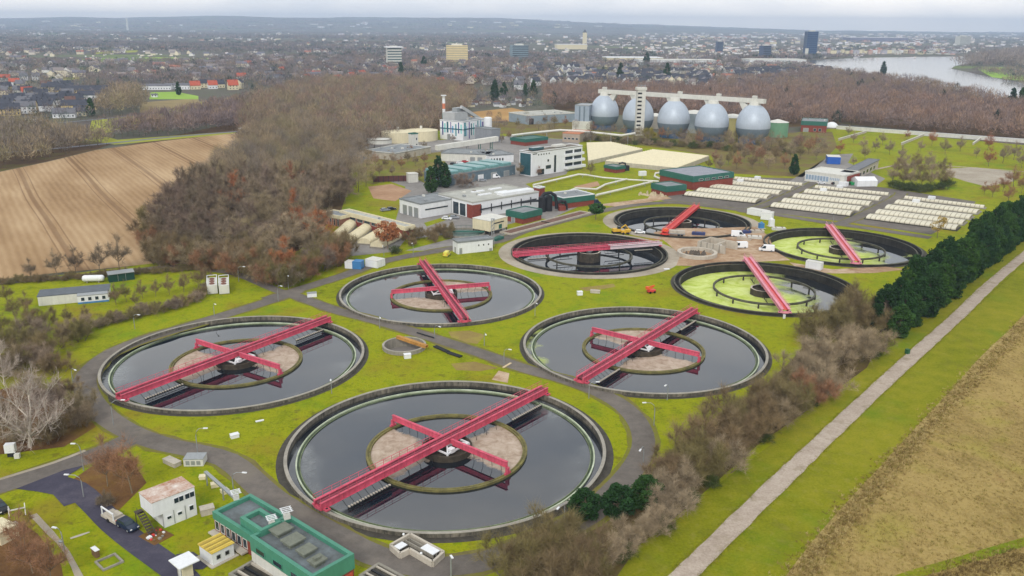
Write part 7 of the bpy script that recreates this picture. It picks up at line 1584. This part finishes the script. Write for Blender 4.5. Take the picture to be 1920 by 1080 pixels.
for mi, mat in enumerate((OFFWHITE, WHITE, CREAM, M('pale_violet_render', (172, 170, 178), .85, .1), M('pinkish_render', (190, 160, 148), .85, .1))):
    W_ = MB().box(-.5, -.5, -.02, .5, .5, 1); R_ = MB().box(-.5, -.5, 1.001, .5, .5, 1.06).box(-.2, -.2, 1.06, .1, .2, 1.2)
    W_.add(R_.v, R_.f, 1); BLK.append(W_.mesh('town_block', [mat, (GREYROOF, REDROOF, DARKROOF)[mi % 3]]))
def blk(label, px, py, s, group, h=None, nm='town_building'):
    p = G(px, py); d = (p - Vector((0, 0, CAMZ))).dot(CF) / FPX
    o = link(BLK[rnd.randrange(5)], nm); o.location = p; o.rotation_euler = (0, 0, rnd.uniform(-.3, .5)); w_ = s * d * rnd.uniform(.7, 1.9); o.scale = (w_, s * d * rnd.uniform(.6, 1.1), (h or rnd.uniform(2.0, 3.6)) * d * .9)
    return setp(o, label, 'building', group)
for i in range(150): blk('pale block of the hazy town left of the office tower', rnd.gauss(1360, 130), 64 + 44 * rnd.random() ** .8, 6, 'town blocks left of the office tower')
for i in range(62): blk('pale block of the hazy town along the far river bank', rnd.uniform(1535, 1800), 74 + 29 * rnd.random(), 7, 'town blocks on the far river bank', nm='riverside_building')
for i in range(30): blk('apartment block on the far river quay', 1545 + i * 8.6, 101 + rnd.uniform(-2.5, 1), 7, 'apartment blocks on the river quay', rnd.uniform(5, 9), nm='riverside_building')
for i in range(40): blk('white speck-like building on the far plain in the middle', rnd.uniform(640, 1120), 62 + 42 * rnd.random(), 4.5, 'buildings on the far plain', nm='plain_building')
for i in range(26): blk('white speck-like building at the foot of the hills on the left', rnd.uniform(20, 640), 50 + 34 * rnd.random(), 4.5, 'buildings at the foot of the left hills', nm='plain_building')
def town_mass(name, spots, seed):
    """the rest of the hazy town, too many small blocks to count"""
    rng = np.random.default_rng(seed); V = []; F = []; T = []; cols = [(226, 224, 220), (232, 232, 232), (220, 208, 184), (196, 190, 198), (206, 178, 162), (210, 210, 216), (140, 136, 146)]
    for px, py, s in spots:
        p = G(px, py); d = (p - Vector((0, 0, CAMZ))).dot(CF) / FPX; w_, e, h = s * d * rng.uniform(.5, 1.6), s * d * rng.uniform(.4, .9), d * rng.uniform(1.2, 3.0); a = rng.uniform(-.4, .6); c, q = math.cos(a), math.sin(a); b = len(V)
        for z in (-.5, h):
            for x, y in ((-w_, -e), (w_, -e), (w_, e), (-w_, e)): V.append((p.x + (x * c - y * q) / 2, p.y + (x * q + y * c) / 2, z)); T.append((*lin(cols[int(rng.integers(0, 7))] if z < 0 else cols[int(rng.integers(0, 7))]), 1))
        F += [(b + 4, b + 5, b + 6, b + 7), (b, b + 1, b + 5, b + 4), (b + 1, b + 2, b + 6, b + 5), (b + 2, b + 3, b + 7, b + 6), (b + 3, b, b + 4, b + 7)]
    return setp(link(np_mesh(name, V, F, [TINT], tint=T), name), kind='stuff')
sp = [(rnd.gauss(1380, 180), 60 + 50 * rnd.random(), rnd.uniform(4, 8)) for _ in range(520)] + [(rnd.uniform(-20, 1940), 52 + 14 * rnd.random() ** 1.5 + (max(0, (950 - 0) * 0)), rnd.uniform(3, 8)) for _ in range(260)] + [(rnd.uniform(0, 1150), 62 + 56 * rnd.random(), rnd.uniform(3, 6)) for _ in range(520)] + [(rnd.uniform(1540, 1930), 64 + 36 * rnd.random(), rnd.uniform(4, 8)) for _ in range(240)]
town_mass('distant_town', [q for q in sp if q[1] > 49 + q[0] * .006], 44)
hs = [(rnd.uniform(-20, 900), rnd.uniform(84, 150)) for _ in range(250)] + [(rnd.uniform(880, 1560), rnd.uniform(108, 160)) for _ in range(170)]
def far_roofs(spots, seed):
    """the remaining suburb, gabled houses too many to count"""
    rng = np.random.default_rng(seed); V = []; F = []; T = []; wc = [(222, 220, 216), (226, 216, 190), (206, 196, 182)]; rc = [(112, 112, 122), (120, 116, 120), (160, 112, 96), (136, 128, 126)]
    for px, py in spots:
        p = G(px, py); w_, e, h, rh = rng.uniform(5, 11), rng.uniform(4.5, 6), rng.uniform(4.5, 7), rng.uniform(3, 4.5); a = rng.choice((.3, 1.8)) + rng.uniform(-.2, .2); c, q = math.cos(a), math.sin(a)
        def put(pts, fs, col):
            b = len(V)
            for x, y, z in pts: V.append((p.x + x * c - y * q, p.y + x * q + y * c, z)); T.append((*lin(col), 1))
            F.extend([tuple(b + i for i in f) for f in fs])
        W_ = wc[int(rng.integers(0, 3))]; R_ = rc[int(rng.choice((0, 0, 1, 1, 3, 3, 2)))]
        put([(-w_, -e, 0), (w_, -e, 0), (w_, e, 0), (-w_, e, 0), (-w_, -e, h), (w_, -e, h), (w_, e, h), (-w_, e, h), (-w_, 0, h + rh), (w_, 0, h + rh)], [(0, 1, 5, 4), (1, 2, 6, 5), (2, 3, 7, 6), (3, 0, 4, 7), (4, 8, 8, 7), (5, 6, 9, 9)], W_)
        put([(-w_ - .4, -e - .4, h - .2), (w_ + .4, -e - .4, h - .2), (w_ + .4, 0, h + rh + .15), (-w_ - .4, 0, h + rh + .15)], [(0, 1, 2, 3)], R_)
        put([(-w_ - .4, e + .4, h - .2), (w_ + .4, e + .4, h - .2), (w_ + .4, 0, h + rh + .15), (-w_ - .4, 0, h + rh + .15)], [(3, 2, 1, 0)], R_)
    return V, F, T
def quadmesh(name, VFT):
    V, F, T = VFT; me = bpy.data.meshes.new(name); me.from_pydata(V, [], [tuple(dict.fromkeys(f)) for f in F]); me.materials.append(TINT)
    at = me.attributes.new('tint', 'FLOAT_COLOR', 'POINT'); at.data.foreach_set('color', np.asarray(T, np.float32).ravel()); return setp(link(me, name), kind='stuff')
quadmesh('distant_suburb', far_roofs([q for q in hs if not any(in_poly(*G2(*q), P) for P in (EXCL[0], EXCL[2], EXCL[4], EXCL[5], EXCL[7]))], 45))
# tall dry grass: tussocks on the meadow edge and ragged tufts along the gravel path
def tufts(name, pts, hgt, n, wid, cols, seed):
    rng = np.random.default_rng(seed); P = np.asarray(pts, float); m = len(P) * n; T_ = np.repeat(np.arange(len(P)), n)
    B = np.stack([P[T_, 0] + rng.normal(size=m) * .16, P[T_, 1] + rng.normal(size=m) * .16, np.full(m, .02)], 1); s = rng.uniform(.6, 1.4, len(P))[T_]
    D = np.stack([rng.normal(size=m) * .5 + .25, rng.normal(size=m) * .5 - .2, np.full(m, 1.0)], 1); V, F = slivers(rng, B, D, hgt * s * rng.uniform(.5, 1.2, m), wid * rng.uniform(.6, 1.4, m))
    C = np.array([lin(c) for c in cols])[rng.integers(0, len(cols), len(P))][T_] * rng.uniform(.75, 1.2, (m, 1)); tint = np.repeat(np.concatenate([C, np.ones((m, 1))], 1), 3, 0)
    return setp(link(np_mesh(name, V, F, [TINT], tint=tint), name), kind='stuff')
def along(pts, n, spread, off=0):
    P = chain([G2(*p) for p in pts], 2.0); out = []
    for _ in range(n):
        u = (rnd.random() ** 1.3) * (len(P) - 2); i = int(u); a, b = P[i], P[i + 1]; t_ = (b - a).normalized(); q = a.lerp(b, u - i) + Vector((-t_.y, t_.x)) * (off + rnd.gauss(0, spread)); out.append((q.x, q.y))
    return out
tufts('tall_grass', along([(1440, 1180), (1500, 1080), (1578, 980), (1668, 880), (1790, 745), (1935, 598)], 5200, 1.3), .5, 9, .07, [(182, 160, 104), (150, 128, 78), (120, 98, 58), (196, 176, 124), (138, 128, 62)], 51)
tufts('tall_grass', along([(1740, 1110), (1800, 1075), (1935, 1040)], 900, 1.2), .5, 9, .07, [(182, 160, 104), (130, 108, 66), (110, 90, 54)], 52)
mead = [(G2(rnd.uniform(1500, 2000), rnd.uniform(640, 1120))) for _ in range(9000)]; DM = [G2(*p) for p in ((1440, 1190), (1490, 1085), (1570, 980), (1662, 880), (1784, 745), (1935, 590), (2200, 590), (2200, 1200))]
tufts('meadow_stalks', [q for q in mead if in_poly(*q, DM)], .32, 7, .06, [(176, 154, 96), (150, 130, 76), (124, 106, 56), (188, 168, 112), (134, 126, 58)], 53)
for off in (1.95, -1.95): tufts('path_edge_grass', along([(1220, 1140), (1281, 1080), (1455, 910), (1653, 722), (1790, 598), (1925, 476)], 1500, .22, off), .18, 7, .06, [(118, 126, 22), (136, 132, 40), (104, 118, 18), (142, 128, 72)], 54 + int(off))
# pale roofs on the far hillside
hill_ob = next(o for o in COL.objects if o.name == 'hills'); bpy.context.view_layer.update()
def on_hill(px, py):
    d = (CF + CR * ((px - 960) / FPX) + CD * ((py - 540) / FPX)).normalized(); ok, loc, *_ = hill_ob.ray_cast(Vector((0, 0, CAMZ)), d); return loc if ok else None
for i in range(46):
    q = on_hill(rnd.uniform(0, 1150), rnd.uniform(41, 53)); o = None
    if q is not None:
        o = link(BLK[rnd.randrange(3)], 'hillside_building'); o.location = q; s_ = q.y / FPX; o.scale = (s_ * rnd.uniform(4, 16), s_ * 3, s_ * rnd.uniform(1.3, 2.6)); o.rotation_euler = (0, 0, rnd.uniform(-.2, .2)); setp(o, 'pale speck-like building on the hazy hillside', 'building', 'buildings on the hazy hillside')
hw = [q for q in (on_hill(rnd.uniform(-40, 1250), rnd.uniform(36, 56)) for _ in range(700)) if q is not None]
if hw:
    rg = np.random.default_rng(61); P = np.array([tuple(q) for q in hw]); n = len(P); k = 20; T_ = np.repeat(np.arange(n), k)
    B = P[T_] + np.stack([rg.normal(size=n * k) * 70, rg.normal(size=n * k) * 30, np.zeros(n * k)], 1); V, F = slivers(rg, B, np.tile([[0, 0, 1.]], (n * k, 1)) + rg.normal(size=(n * k, 3)) * .4, rg.uniform(9, 22, n * k), rg.uniform(14, 40, n * k))
    C = np.array([lin(c) for c in PAL['mixed']])[rg.integers(0, 6, n)][T_]; setp(link(np_mesh('hill_woodland', V, F, [TINT], tint=np.repeat(np.concatenate([C, np.ones((n * k, 1))], 1), 3, 0)), 'hill_woodland'), kind='stuff')
"""end"""
